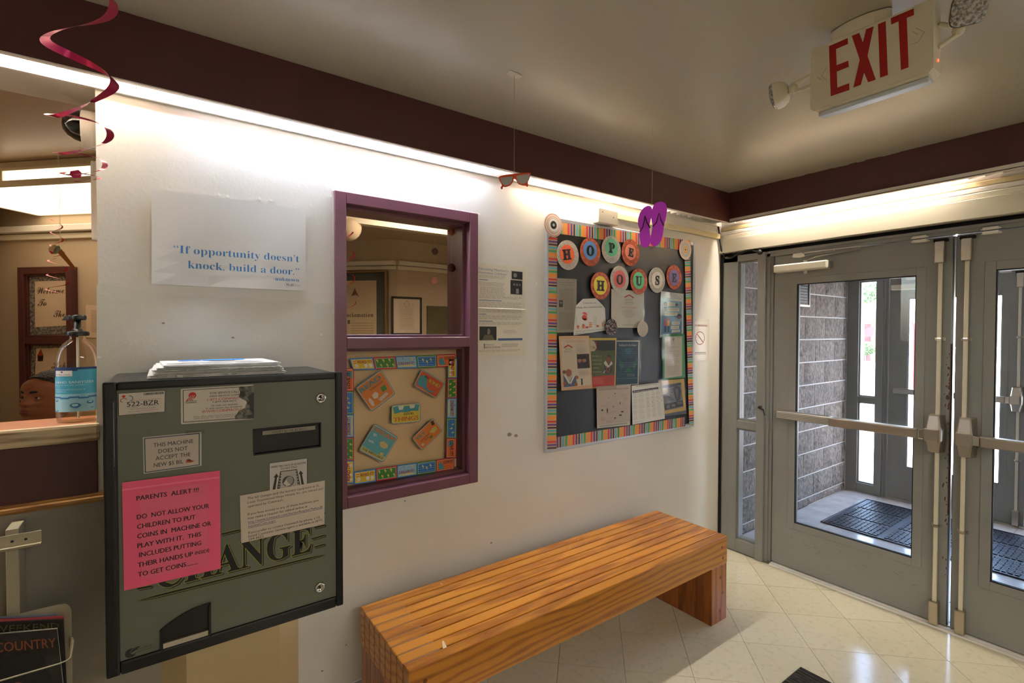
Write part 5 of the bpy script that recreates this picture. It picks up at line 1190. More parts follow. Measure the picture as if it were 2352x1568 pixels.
for a in (('H', (335,605),178,(330,595),115,'p',(248,108,52),'orange H on a speckled pale disc, first letter of HOPE',.16),
          ('O', (605,568),170,(605,548),112,'b',(98,150,206),'blue O on a brown disc in the word HOPE',0),
          ('P', (858,540),165,(863,515),108,'p',(112,206,150),'green P on a speckled pale disc in the word HOPE',0),
          ('E', (1088,575),160,(1090,570),95,'b',(238,138,110),'coral E on a brown disc, last letter of HOPE',-.12),
          ('H', (728,973),165,(728,968),112,'b',(240,220,60),'yellow H on a brown disc, first letter of HOUSE',0),
          ('O', (958,895),160,(958,893),107,'p',(222,100,94),'rose red O on a speckled pale disc in the word HOUSE',0),
          ('U', (1188,920),155,(1187,910),102,'b',(104,204,140),'green U on a brown disc in the word HOUSE',.02),
          ('S', (1405,905),152,(1410,905),100,'p',(240,230,214),'cream S on a speckled pale disc in the word HOUSE',0),
          ('E', (1612,870),147,(1613,875),97,'b',(134,108,164),'purple E on a brown disc, last letter of HOUSE',0)):
    ch, oc, ory, ic2, iry, ot, inn, lb, rt = a; letter_disc(ch, oc, ory, ic2, iry, ot, inn, lb, rt, w=.0315 if (ch, oc) in (('O',(958,895)),('U',(1188,920)),('H',(728,973))) else .026)
def plain_disc(c, ry, rings, label, w=.028):
    u, v, r = circ(c, ry, w); t = thing('corner_disc', tuple(BW(u, v, w)), label, 'paper disc')
    b = MB(); b.disc(BW, u, v, r, w, mat('disc_%d_%d_%d' % rings[0][1], rings[0][1], .6), 40, th=.0012); b.build('disc', t)
    b = MB()
    for k, (f, col) in enumerate(rings[1:]): b.disc(BW, u, v, r*f, w+.0015+.0003*k, ink(*col), 36)
    b.build('ring_print', t); return u, v, r, t
u, v, r, t = plain_disc((160,245),143,[(1,(238,214,196)),(.93,(206,110,86)),(.88,(242,226,210)),(.82,(240,222,204)),(.72,(214,120,96)),(.68,(246,236,224)),(.60,(214,160,90)),(.56,(246,240,232)),(.34,(22,20,20)),(.12,(200,196,190))],'red and cream ringed disc with black centre at the board corner')
plain_disc((1745,540),118,[(1,(240,216,202)),(.86,(238,206,190)),(.76,(204,200,188)),(.44,(240,224,206)),(.36,(224,160,70)),(.24,(240,214,150)),(.10,(40,34,30))],'pale disc with grey ring and yellow centre at the board corner')
u, v, r, t = plain_disc((855,1470),103,[(1,(24,20,18))],'small black disc with white and orange dots', .036)
b = MB(); rr = random.Random(9)
for k in range(130):
    a, q = rr.uniform(0, 2*PI), r*.94*rr.random()**.5; b.disc(BW, u+q*math.cos(a), v+q*math.sin(a), .0021, .0378, ink(*rr.choice(((236,232,224),(236,232,224),(196,96,40)))), 6)
b.build('dot_print', t)['kind'] = 'stuff'
u, v, r, t = plain_disc((1235,1490),95,[(1,(214,204,188))],'small pale striped disc below the mission statement', .036)
b = MB()
for k in range(-8, 9):
    x = k*r/9; h = (r*r-x*x)**.5*.97; b.rect(BW, u+x-.0006, v-h, u+x+.0006, v+h, .0378, ink(186,172,154))
b.build('stripe_print', t)
for p in ((1222,500),(905,805)): pass
# papers
def roof(b, sh, x, y, wd, hh, m, w=.0012): b.flat(sh, [(x-wd/2,y+hh),(x,y),(x+wd/2,y+hh),(x+wd/2-.03,y+hh+.02),(x,y+.028),(x-wd/2+.03,y+hh+.02)], w, m)
SLV = glass_mat('plastic_sleeve', (244,244,240), 1.3, .08)
def sleeve(t, sh, x0=-.04, y0=-.02, x1=1.02, y1=1.02, w=.003, holes=True, side='l'):
    b = MB(); b.grid(lambda a, q: sh(x0+(x1-x0)*a, y1+(y0-y1)*q, w+.0016*math.sin(a*6+q*9)*math.sin(q*5)), 6, 8, SLV)
    b.build('clear_sleeve', t)
t, sh = sheet_thing('newspaper_clipping', BW, [z1(205,880), z1(443,893), z1(434,1530), z1(203,1535)], .0235, 'tall grey newspaper clipping at the left of the bulletin board', 'clipping', mat('clipping_grey', (176,168,154), .6))
b = MB(); G1 = ink(140,134,124); b.text(sh,'She’s not prepared',.15,.085,.018,ink(96,90,84),.0012,width=.64); b.text(sh,'but your son follows',.13,.125,.018,ink(96,90,84),.0012,width=.7); greek(b, sh,.16,.15,.5,.165,1,G1)
greek(b, sh,.12,.19,.86,.41,20,G1,jag=.03); b.rect(sh,.10,.405,.30,.53,.0013,ink(80,76,72)); b.disc(sh,.2,.45,.06,.0015,ink(150,142,132),12,asp=.36); greek(b, sh,.36,.41,.86,.60,17,G1,jag=.03); greek(b, sh,.12,.62,.86,.95,30,G1,jag=.03); b.build('print', t); sleeve(t, sh)
cw = [((a-410)/(1068-410), (c-735)/(1490-735)) for a, c in [(590,745),(850,735),(985,880),(1040,960),(1068,1435),(410,1490),(455,885)]]
def zz6(a, c): return (1270+a*.11477, 600+c*.11480)
t, sh = sheet_thing('flyer', BW, [zz6(410,745), zz6(1068,735), zz6(1068,1435), zz6(410,1490)], .0265, 'house-shaped white flyer reading Choose us, Help the community', 'flyer', mat('flyer_white', (216,212,200), .55), poly=[(q[0], min(1, max(0, q[1]*.99))) for q in cw][::-1])
b = MB(); dk = ink(62,58,54)
b.text(sh,'Choose us.',.27,.145,.048,dk,.0012,width=.42); b.text(sh,'Help the community.',.085,.265,.048,dk,.0012,width=.80)
OR = ink(204,60,44); b.flat(sh,[(.24,.42),(.30,.37),(.38,.40),(.42,.48),(.36,.44),(.28,.415)],.0012,OR); b.disc(sh,.32,.52,.075,.0012,OR,18,asp=1.0); b.flat(sh,[(.26,.55),(.40,.55),(.39,.60),(.33,.61)],.0012,OR)
O2 = ink(206,120,60); O3 = ink(186,78,44); GR = ink(160,190,130)
for x, y, w_, h_, c in ((.10,.76,.06,.06,O2),(.25,.74,.08,.08,O2),(.35,.77,.09,.05,O3),(.46,.66,.09,.14,O2),(.68,.755,.08,.05,O3),(.85,.69,.05,.10,ink(216,150,110)),(.93,.74,.05,.05,O2)): b.rect(sh,x,y,x+w_,y+h_,.0012,c)
for x, y in ((.13,.715),(.29,.69)): b.flat(sh,[(x-.05,y+.05),(x,y),(x+.05,y+.05)],.0012,O3)
b.rect(sh,.475,.68,.50,.71,.0014,ink(236,226,210)); b.rect(sh,.515,.68,.54,.71,.0014,ink(236,226,210)); b.rect(sh,.475,.74,.50,.77,.0014,ink(236,226,210)); b.rect(sh,.515,.74,.54,.77,.0014,ink(236,226,210))
b.rect(sh,.635,.50,.642,.79,.0012,GR)
for k in range(4):
    y = .52+k*.06
    for sx in (-1, 1): b.flat(sh,[(.638,y+.04),(.638+sx*.07,y-.01),(.638+sx*.03,y+.045)] if sx > 0 else [(.638,y+.04),(.608,y+.045),(.568,y-.01)],.0013,GR)
b.text(sh,'Join St. Louis Community Credit Union',.07,.90,.035,dk,.0012,width=.88); b.text(sh,'Gateway Branch',.05,.965,.035,dk,.0012,width=.38); b.build('print', t)
t, sh = sheet_thing('flyer', BW, [z1(858,1010), z1(1250,1042), z1(1248,1478), z1(855,1475)], .0235, 'white mission statement sheet below the word HOUSE', 'flyer', mat('mission_white', (224,220,208), .5))
b = MB(); roof(b, sh, .53, .11, .32, .075, RD); b.text(sh,'HOPE',.53,.275,.048,ink(150,146,136),.0012,'c',width=.24,style='serif',bold=-.01); b.text(sh,'HOUSE',.53,.35,.048,ink(150,146,136),.0012,'c',width=.28,style='serif',bold=-.01); b.rect(sh,.39,.37,.68,.375,.0012,ink(170,166,156))
b.text(sh,'MISSION STATEMENT',.53,.475,.032,ink(200,104,90),.0012,'c',width=.48,bold=.01)
for k, w_ in enumerate((.22,.40,.34,.42,.36,.34,.2)): greek(b, sh,.53-w_/2,.525+k*.032,.53+w_/2,.55+k*.032,1,ink(170,164,150),jag=.0,seed=k)
for k, w_ in enumerate((.1,.1,.12)): greek(b, sh,.53-w_/2,.77+k*.05,.53+w_/2,.785+k*.05,1,ink(170,164,150),jag=0,seed=k)
greek(b, sh,.33,.91,.78,.95,2,ink(160,154,140),jag=.05); b.build('print', t); sleeve(t, sh)
t, sh = sheet_thing('flyer', BW, [z6_(125,125), z6_(478,165), z6_(472,800), z6_(112,832)], .0235, 'blue infographic sheet with speech boxes at upper right', 'flyer', mat('info_white', (216,222,224), .45))
b = MB(); LB = ink(148,190,214); DB = ink(98,156,202); WH = ink(228,228,222); SK = ink(204,110,80)
b.rect(sh,.02,.13,.92,.58,.001,LB); b.rect(sh,.02,.55,.92,.97,.0012,DB); b.rect(sh,.40,.14,.92,.20,.0013,WH); greek(b, sh,.25,.055,.75,.065,1,ink(110,110,110)); greek(b, sh,.12,.09,.85,.10,1,ink(110,110,110)); b.rect(sh,.55,.58,.92,.68,.0013,LB)
for q in ((.28,.235,.60,.32),(.30,.36,.80,.44),(.16,.47,.72,.545),(.48,.68,.84,.76),(.44,.78,.80,.86),(.48,.88,.84,.96)): b.rect(sh,*q,.0016,WH); greek(b, sh,q[0]+.03,q[1]+.015,q[2]-.03,q[3]-.01,3,ink(176,170,160),w=.0018)
for x, y, r_ in ((.19,.275,.085),(.68,.285,.06),(.80,.56,.11)): b.disc(sh,x,y,r_,.0017,ink(80,120,160),18,asp=.56); b.disc(sh,x,y+.02,r_*.5,.0019,SK,14,asp=.56); b.disc(sh,x,y-.025,r_*.3,.002,ink(120,60,44),12,asp=.56)
b.disc(sh,.18,.375,.06,.0017,ink(60,90,130),14,asp=.5,a1=-PI,n=10) if False else None
b.flat(sh,[(.12,.38),(.15,.345),(.19,.34),(.22,.35),(.25,.38)],.0017,ink(60,90,130)); b.rect(sh,.16,.40,.22,.43,.0017,ink(200,70,60))
for x, c in ((.20,ink(222,90,100)),(.33,ink(226,170,90))): b.disc(sh,x,.62,.04,.0017,SK,12,asp=.56); b.rect(sh,x-.05,.65,x+.05,.78,.0017,c); b.rect(sh,x-.04,.78,x+.04,.92,.0017,ink(70,90,130))
b.rect(sh,.02,.94,.92,.985,.0018,ink(110,140,170)); b.build('print', t); sleeve(t, sh)
t, sh = sheet_thing('flyer', BW, [z6_(155,805), z6_(488,797), z6_(500,1480), z6_(150,1510)], .0255, 'white notice on green paper in a clear sleeve', 'flyer', mat('green_paper', (66,166,112), .5))
b = MB(); b.flat(sh,[(.08,.055),(.89,.05),(.86,.955),(.07,.975)],.001,ink(222,216,204)); b.rect(sh,.46,.09,.49,.15,.0014,ink(110,106,100)); b.disc(sh,.475,.10,.06,.0013,ink(120,116,110),14,asp=.5,r0=.045); b.disc(sh,.475,.12,.025,.0014,ink(110,106,100),10,asp=.5)
b.rect(sh,.10,.075,.33,.082,.0013,ink(140,134,124)); b.rect(sh,.60,.07,.84,.077,.0013,ink(140,134,124)); greek(b, sh,.41,.17,.56,.215,3,ink(160,154,144),jag=.02)
for k, w_ in enumerate((.48,.2,.0,.5,.3,.56,.5,.56,.0,.4,.5,.52,.3,.0,.52,.56,.5,.54,.54,.3,.56)): 
    if w_: greek(b, sh,.47-w_/2,.28+k*.031,.47+w_/2,.295+k*.031,1,ink(164,158,148),jag=0,w=.0014,seed=k)
b.build('print', t); sleeve(t, sh, -.07)
t, sh = sheet_thing('flyer', BW, [z5(130,115), z5(812,103), z5(892,1290), z5(192,1342)], .0275, 'peach edged HOPE HOUSE flyer with children photographs', 'flyer', mat('peach_paper', (232,186,146), .5))
b = MB(); b.flat(sh,[(.06,.06),(.97,.05),(.96,.93),(.045,.95)],.001,ink(230,212,192)); b.text(sh,'Hope House Child Development Center',.06,.09,.016,ink(206,84,90),.0014,width=.84); b.text(sh,'ENROLL YOUR CHILD TODAY',.22,.12,.02,ink(206,84,70),.0014,width=.6)
roof(b, sh,.28,.155,.30,.05,ink(196,70,56)); b.text(sh,'HOPE',.28,.255,.032,ink(150,148,140),.0014,'c',width=.2,style='serif',bold=-.01); b.text(sh,'HOUSE',.28,.30,.032,ink(150,148,140),.0014,'c',width=.26,style='serif',bold=-.01); greek(b, sh,.13,.32,.43,.33,1,ink(180,172,160),jag=0)
greek(b, sh,.53,.16,.88,.20,4,ink(170,160,150)); greek(b, sh,.53,.22,.88,.32,7,ink(176,166,154))
for k in range(8): greek(b, sh,.20,.38+k*.027,.20+(.16,.12,.15,.22,.24,.22,.2,.24)[k],.39+k*.027,1,ink(150,142,132),jag=0,seed=k)
b.rect(sh,.54,.34,.955,.61,.0014,ink(72,56,60))
for x in (.62,.78): b.disc(sh,x,.455,.07,.0016,ink(190,138,116),16,asp=.62); b.flat(sh,[(x-.07,.44),(x-.05,.41),(x,.395),(x+.05,.41),(x+.07,.44),(x,.43)],.0018,ink(50,36,36))
b.flat(sh,[(.58,.50),(.9,.50),(.93,.61),(.56,.61)],.0018,ink(58,44,52))
b.rect(sh,.055,.62,.36,.94,.0013,ink(206,190,176)); b.disc(sh,.25,.68,.09,.0018,ink(170,104,78),18,asp=.78); b.disc(sh,.11,.66,.06,.0018,ink(130,84,66),14,asp=.5)
b.flat(sh,[(.08,.72),(.14,.70),(.26,.84),(.40,.72),(.46,.75),(.50,.93),(.07,.94)],.0017,ink(98,112,150)); b.flat(sh,[(.09,.72),(.14,.70),(.27,.86),(.24,.89)],.0019,ink(232,222,212)); b.flat(sh,[(.27,.86),(.40,.72),(.44,.74),(.29,.90)],.0019,ink(232,222,212))
for x, y in ((.10,.87),(.50,.77),(.46,.90)): b.disc(sh,x,y,.05,.0019,ink(176,104,74),14,asp=.7)
greek(b, sh,.58,.67,.90,.76,4,ink(214,110,100)); b.rect(sh,.63,.80,.68,.92,.0014,ink(96,84,80)); b.rect(sh,.635,.83,.675,.86,.0016,ink(90,130,120)); b.build('print', t); sleeve(t, sh, -.08)
t, sh = sheet_thing('flyer', BW, [z5(815,157), z5(1432,155), z5(1410,1268), z5(872,1290)], .0235, 'flyer with a child on green and red, middle of the board', 'flyer', mat('yellow_paper', (232,202,60), .5))
b = MB(); b.flat(sh,[(.0,.04),(.99,.04),(.985,.99),(.0,.99)],.0010,ink(224,206,178)); b.flat(sh,[(.10,.045),(.95,.045),(.95,.255),(.10,.255)],.0012,ink(44,44,44)); b.flat(sh,[(.0,.05),(.16,.06),(.22,.12),(.24,.20),(.18,.25),(.02,.27)],.0014,ink(214,196,170)); b.text(sh,'CBu',.04,.21,.05,ink(40,34,32),.0016,width=.16,slant=.2)
b.flat(sh,[(.19,.05),(.26,.07),(.27,.2),(.2,.26),(.24,.2),(.22,.1)],.0016,ink(150,50,44))
b.flat(sh,[(.03,.26),(.955,.25),(.945,.75),(.03,.77)],.0013,ink(88,98,54)); b.flat(sh,[(.03,.765),(.945,.745),(.94,.975),(.03,.985)],.0014,ink(206,62,58))
for k, (s_, w_) in enumerate((('She dares to',.36),('dream of a',.34),('community',.36),('without',.26),('boundaries.',.36))): b.text(sh,s_,.07,.375+k*.078,.035,ink(206,204,176),.0016,width=w_)
b.flat(sh,[(.52,.56),(.60,.52),(.84,.54),(.82,.68),(.72,.74),(.54,.70)],.0016,ink(52,52,84)); b.flat(sh,[(.50,.50),(.57,.45),(.70,.56),(.80,.46),(.86,.52),(.74,.57),(.66,.60),(.56,.55)],.0018,ink(234,224,212))
b.disc(sh,.695,.435,.085,.002,ink(146,84,52),18,asp=.78); b.disc(sh,.70,.385,.08,.0019,ink(44,28,24),16,asp=.6); b.flat(sh,[(.57,.56),(.62,.56),(.66,.70),(.61,.70)],.002,ink(150,88,56)); b.flat(sh,[(.72,.58),(.78,.57),(.72,.72),(.67,.71)],.002,ink(150,88,56)); b.flat(sh,[(.47,.70),(.55,.64),(.56,.66),(.50,.71)],.002,ink(230,226,216))
greek(b, sh,.06,.79,.50,.93,6,ink(228,130,110),w=.0016); greek(b, sh,.55,.80,.88,.89,3,ink(160,90,50),w=.0016); b.build('print', t); sleeve(t, sh, -.01)
t, sh = sheet_thing('flyer', BW, [z5(1438,212), z5(1946,212), z5(1925,1200), z5(1430,1215)], .0252, 'dark blue flyer titled Building for the Future', 'flyer', mat('blue_flyer_edge', (224,216,200), .5))
b = MB(); b.flat(sh,[(.0,.025),(.96,.025),(.955,.985),(.0,.995)],.001,ink(24,66,94)); b.disc(sh,.5,.24,.13,.0012,ink(46,110,140),20,asp=.6)
for pts in ([(.05,.37),(.3,.56),(.2,.72)], [(.93,.36),(.70,.56),(.78,.72)], [(.28,.72),(.50,.60),(.74,.72)]): b.flat(sh,pts[::-1] if pts[0][0] < .1 else pts,.0013,ink(36,110,90))
b.text(sh,'Building for the Future',.09,.125,.048,ink(212,220,216),.0016,width=.77,slant=.2,bold=.02); LT = ink(130,166,178)
for k, w_ in enumerate((.48,.56,.76,.52,.46)): greek(b, sh,.48-w_/2,.20+k*.045,.48+w_/2,.215+k*.045,1,LT,jag=0,w=.0016,seed=k)
for k, w_ in enumerate((.56,.82,.72)): greek(b, sh,.48-w_/2,.50+k*.045,.48+w_/2,.515+k*.045,1,ink(170,196,200),jag=0,w=.0016,seed=k)
greek(b, sh,.25,.70,.65,.712,1,ink(120,170,130),jag=0,w=.0016); greek(b, sh,.07,.755,.42,.767,1,LT,jag=0,w=.0016); b.text(sh,'1-800-424-1045',.46,.77,.018,ink(222,226,220),.0016,width=.34); b.text(sh,'(202) 720-3808',.46,.805,.018,ink(222,226,220),.0016,width=.34); greek(b, sh,.0,.85,.38,.862,1,LT,jag=0,w=.0016); b.text(sh,'www.fns.usda.gov/cnd',.42,.862,.016,ink(222,226,220),.0016,width=.48); greek(b, sh,.05,.90,.33,.91,1,LT,jag=0,w=.0016); b.build('print', t); sleeve(t, sh, -.01, -.05, 1.09, .99)
t, sh = sheet_thing('flyer', BW, [zc(270,248), zc(985,208), zc(968,1050), zc(282,1118)], .0255, 'pinkish service map sheet at the lower middle of the board', 'flyer', mat('pinkish_paper', (214,196,186), .5))
b = MB(); b.flat(sh,[(.0,.925),(1.0,.905),(.985,.995),(.01,.99)],.001,ink(226,220,210)); b.text(sh,'Head Start Locations  Service Bureau 622-4400',.06,.095,.028,ink(86,78,72),.0013,width=.86,bold=.02)
rr = random.Random(11)
for k in range(26):
    x, y = rr.uniform(.1,.88), rr.uniform(.2,.88); pts = [(x+rr.uniform(-.02,.02), y+rr.uniform(-.012,.012)) for _ in range(3)]; b.flat(sh,pts,.0013,ink(*rr.choice(((60,56,60),(110,100,96),(150,136,128)))))
for x, y, w_, h_ in ((.50,.19,.05,.018),(.66,.42,.03,.05),(.47,.50,.02,.04),(.12,.56,.07,.04),(.28,.56,.04,.12),(.70,.64,.10,.03),(.64,.72,.11,.03),(.50,.78,.06,.03),(.32,.86,.03,.012)): 
    b.flat(sh,[(x,y),(x+w_*.6,y-h_*.3),(x+w_,y+h_*.3),(x+w_*.5,y+h_),(x+w_*.1,y+h_*.6)][::-1],.0014,ink(70,66,72))
for q in ((.72,.22,.92,.27),(.78,.30,.92,.38),(.12,.45,.3,.5),(.4,.62,.55,.66),(.1,.74,.24,.84),(.8,.56,.92,.6)): greek(b, sh,*q,4,ink(184,166,154),w=.0012)
for k in range(26): b.rect(sh,.06+k*.033,.945-k*.0006,.075+k*.033,.965-k*.0006,.0015,K)
b.build('print', t); sleeve(t, sh, -.01, 0, 1.01, 1.0)
t, sh = sheet_thing('flyer', BW, [zc(1000,232), zc(1630,160), zc(1692,915), zc(1020,1040)], .0285, 'white 2013-2014 student and parent calendar sheet', 'flyer', mat('calendar_white', (224,220,208), .55))
b = MB(); b.flat(sh,[(.02,.13),(.86,.115),(.865,.175),(.03,.195)][::-1],.001,ink(52,50,48)); b.text(sh,'2013-2014 Student & Parent Calendar',.05,.180,.036,ink(226,222,210),.0013,width=.79,bold=.02)
for k in range(22): b.rect(sh,.14+k*.032,.018,.155+k*.032,.034,.0013,K)
for c_, (x0, x1) in enumerate(((.03,.17),(.20,.38),(.44,.56),(.62,.74),(.79,.91))):
    y = .22
    for g in range(5):
        greek(b, sh,x0,y,x1-.02,y+.015,1,ink(140,136,128),jag=.2,seed=g+c_); greek(b, sh,x0,y+.025,x1,y+.115,7 if c_ < 2 else 5,ink(186,182,170),jag=.15,seed=g*5+c_); y += .142
for k in range(10): x, y = .44+.15*(k % 4), .36+.12*(k//4); b.rect(sh,x+.02,y,x+.07,y+.010,.0014,ink(120,116,108))
greek(b, sh,.04,.935,.36,.965,3,ink(170,166,156)); b.disc(sh,.915,.10,.035,.0013,ink(90,88,84),14,asp=1.5,r0=.030,a0=0,a1=PI); b.build('print', t)
t, sh = sheet_thing('flyer', BW, [zc(1560,130), zc(2090,82), zc(2136,808), zc(1640,868)], .0238, 'yellow sheet with a grey-blue drawing at lower right of the board', 'flyer', mat('yellow_card', (228,196,116), .5, rgb2=(220,184,110), vscale=5))
b = MB(); b.flat(sh,[(.0,.945),(1.0,.91),(1.0,.995),(.0,1.0)],.001,ink(110,116,140)); b.flat(sh,[(.10,.14),(.86,.10),(.90,.80),(.12,.86)],.001,ink(150,150,158)); b.flat(sh,[(.10,.14),(.86,.10),(.87,.17),(.5,.21),(.12,.20)],.0013,ink(98,102,120)); b.disc(sh,.18,.30,.13,.0013,ink(216,200,168),16,asp=.7)
for k in range(6): a = -.9+k*.38; b.flat(sh,[(.18+.14*math.cos(a),.30+.10*math.sin(a)),(.18+.32*math.cos(a+.04),.30+.24*math.sin(a+.04)),(.18+.32*math.cos(a-.04),.30+.24*math.sin(a-.04))],.0014,ink(86,88,104))
b.flat(sh,[(.52,.24),(.66,.19),(.80,.22),(.84,.36),(.76,.60),(.62,.62),(.56,.45)],.0015,ink(92,98,118)); b.flat(sh,[(.60,.28),(.70,.25),(.74,.36),(.66,.55),(.62,.42)],.0017,ink(130,134,146)); b.flat(sh,[(.30,.56),(.42,.44),(.56,.60),(.36,.66)],.0015,ink(120,126,146))
b.flat(sh,[(.12,.66),(.88,.61),(.895,.77),(.12,.83)],.0016,ink(76,80,96)); b.rect(sh,.2,.70,.32,.79,.0018,ink(140,142,148)); b.rect(sh,.42,.69,.56,.76,.0018,ink(140,142,148)); greek(b, sh,.64,.65,.86,.72,3,ink(190,190,190),w=.0018); b.build('print', t); sleeve(t, sh, -.06, -.03, 1.02, 1.01)

# ================================================================== LOWER WINDOW PANE: paper backing, border and cards
iu0, iu1, iv0, iv1 = wi
WP = -.066
t = thing('window_backing', tuple(BW((iu0+iu1)/2, iv0, -.10)), 'plain tan paper covering the lower pane of the interior window', 'paper backing')
b = MB(); b.box(BW, iu0+.016, iv0+.016, -.092, iu1-.016, 1.474, -.090, mat('tan_backing', (226,190,140), .6)); b.build('sheet', t)
WA, WBb = iu0+.02, iu1-.02
def wcorner(x, y): return BW.px(x, y, WP)
BOR = {'read': ((232,196,60), 'READ IT!', (170,40,50), (60,130,190)), 'green': ((70,134,56), None, None, (196,40,40)), 'dream': ((150,190,206), 'DREAM IT!', (150,50,66), (60,130,190)), 'blue': ((44,104,176), None, None, (70,140,60)), 'love': ((226,108,48), 'LOVE IT!', (40,40,44), (196,40,40))}
def card_strip(tl, tr, br, bl, seq, label, horiz, rot=0):
    t, sh = sheet_thing('window_border', BW, [tl, tr, br, bl], WP-.0015, label, 'border strip', ink(60,130,190), 'patterned card borders on the lower window pane', nu=2, nv=2)
    b = MB(); n = len(seq); rr = random.Random(n+int(tl[0]))
    for k, nm in enumerate(seq):
        col, txt, tc, bc = BOR[nm]; a0, a1 = k/n, (k+1)/n
        def C(s_, q_):
            if horiz: return (a0+(a1-a0)*s_, q_)
            return (q_, a0+(a1-a0)*s_) if rot < 0 else (1-q_, a0+(a1-a0)*s_)
        def poly(pts, w, m):
            P = [C(*p) for p in pts]; A = sum(P[i-1][0]*P[i][1]-P[i][0]*P[i-1][1] for i in range(len(P)))
            b.flat(sh, P if A > 0 else P[::-1], w, m)
        poly([(0,0),(1,0),(1,1),(0,1)], .0009, ink(*bc)); poly([(.05,.1),(.95,.1),(.95,.9),(.05,.9)], .0011, ink(230,220,190)); poly([(.065,.13),(.935,.13),(.935,.87),(.065,.87)], .0013, ink(*col))
        if nm == 'blue':
            for q in range(4): poly([(.065,.18+q*.18),(.935,.18+q*.18),(.935,.25+q*.18),(.065,.25+q*.18)], .0014, ink(84,150,206))
        if nm in ('green', 'blue'):
            for q in range(6 if nm == 'green' else 3):
                x, y = (.15+.14*q, .3+.4*(q % 2)) if nm == 'green' else (.3+.2*q, .4+.15*(q % 2)); poly([(x-.05,y-.1),(x+.01,y-.14),(x+.05,y-.02),(x+.03,y+.12),(x-.01,y+.14),(x+.01,y),(x-.03,y+.02)], .0016, ink(226,206,90))
        if nm == 'read': 
            for q in range(4): poly([(.12,.16+q*.08),(.24,.14+q*.08),(.24,.18+q*.08),(.12,.20+q*.08)], .0016, ink(*((206,50,50) if q % 2 else (236,230,220))))
            for x in (.22,.62,.82): poly([(x-.08,.60),(x-.04,.50),(x+.05,.50),(x+.08,.62),(x+.04,.80),(x-.05,.80)], .0016, ink(236,228,212))
        if nm == 'love': poly([(.12,.5),(.2,.25),(.3,.3),(.38,.5),(.44,.8),(.16,.82)], .0016, ink(70,150,160))
        if nm == 'dream': poly([(.72,.2),(.8,.16),(.84,.3),(.76,.36)], .0016, ink(230,190,80)); poly([(.1,.75),(.7,.7),(.9,.78),(.88,.83),(.12,.83)], .0016, ink(226,206,120)); poly([(.30,.18),(.36,.16),(.34,.3)], .0016, ink(60,110,180))
        if txt:
            if horiz: b.text(sh, txt, a0+(.30 if nm == 'read' else .10 if nm == 'dream' else .42)/n, .45 if nm == 'read' else .70 if nm == 'dream' else .42, .24, ink(*tc), .002, width=(.60 if nm == 'read' else .75 if nm == 'dream' else .5)/n, bold=.03)
            else:
                P, F = glyphs(txt, None, .03); x0 = min(p[0] for p in P); x1 = max(p[0] for p in P); L = .74
                Q = []
                for x, y in P:
                    f = (x-x0)/(x1-x0)*L+.12; g = .62-(y/.73)*.3
                    Q.append(sh(1-g, a0+(a1-a0)*f, .002) if rot > 0 else sh(g, a1-(a1-a0)*f, .002))
                b.add(Q, F, ink(*tc))
    b.build('card_print', t); return t
card_strip((802,823),(1046,812),(1046,842),(810,850), ['read','green','dream','blue','love'], 'card border across the top of the lower window pane', True)
card_strip((789,845),(813,845),(813,1110),(789,1110), ['love','blue','dream','green','read'], 'card border down the left side of the lower window pane', False, -1)
card_strip((1028,822),(1050,822),(1048,1052),(1024,1052), ['read','green','dream','blue','love'], 'card border down the right side of the lower window pane', False, 1)
card_strip((812,1083),(1043,1049),(1043,1078),(813,1113), ['read','green','dream','blue','love'], 'card border across the bottom of the lower window pane', True)
def zw(a, c): return (760+a*.24238, 800+c*.24238)
def wcard(pts, label, col, items, art, edge=(96,130,140)):
    t, sh = sheet_thing('slogan_card', BW, [zw(*p) for p in pts], WP+.0012, label, 'slogan card', ink(*edge), 'slogan cards stuck on the lower window pane', rounded=.012)
    b = MB()
    def rnd(x0, y0, x1, y1, r, w, m):
        rx, ry = r/sh.W, r/sh.H; P = []
        for cx, cy, a0 in ((x1-rx, y1-ry, 0), (x0+rx, y1-ry, 90), (x0+rx, y0+ry, 180), (x1-rx, y0+ry, 270)):
            for k in range(4): a = math.radians(a0+30*k); P.append((cx+rx*math.cos(a), cy+ry*math.sin(a)))
        b.flat(sh, P, w, m)
    rnd(.02,.03,.98,.97,.010,.0009,ink(206,206,190)); rnd(.035,.05,.965,.95,.009,.0011,ink(*col))
    for i_, (pts_, c) in enumerate(art): b.flat(sh, pts_, .0013+.0001*i_, ink(*c))
    for s_, x, y, h, w_, c, st in items: b.text(sh, s_, x, y, h, ink(*c), .0024, 'c', width=w_, style=st, bold=.05 if h > .1 else .02)
    b.build('print', t); return sh
TEAL = (70,146,150)
wcard([(228,372),(475,198),(615,428),(385,602)], 'orange READ EVERYDAY card at the upper left of the pane', (216,124,50), [('READ',.46,.27,.17,.78,TEAL,None),('EVERYDAY',.60,.40,.07,.5,(120,80,50),None)],
      [([(.66,.50),(.84,.50),(.84,.68),(.66,.68)],(80,140,70)),([(.30,.55),(.45,.50),(.52,.62),(.42,.74),(.30,.68)],(222,206,186)),([(.12,.62),(.20,.55),(.24,.72),(.20,.90),(.12,.84)],(214,196,176)),([(.40,.78),(.74,.74),(.80,.84),(.46,.90)],(206,186,164))])
wcard([(860,195),(1083,330),(1000,478),(780,350)], 'tilted red BE KIND card with a teal blot at the upper right', (208,92,52), [('BE',.30,.30,.12,.14,(70,60,50),None),('KIND',.66,.42,.2,.44,(200,180,60),None)],
      [([(.06,.55),(.10,.30),(.20,.20),(.34,.32),(.40,.50),(.44,.70),(.60,.80),(.76,.72),(.78,.78),(.60,.90),(.36,.84),(.10,.86)],TEAL)])
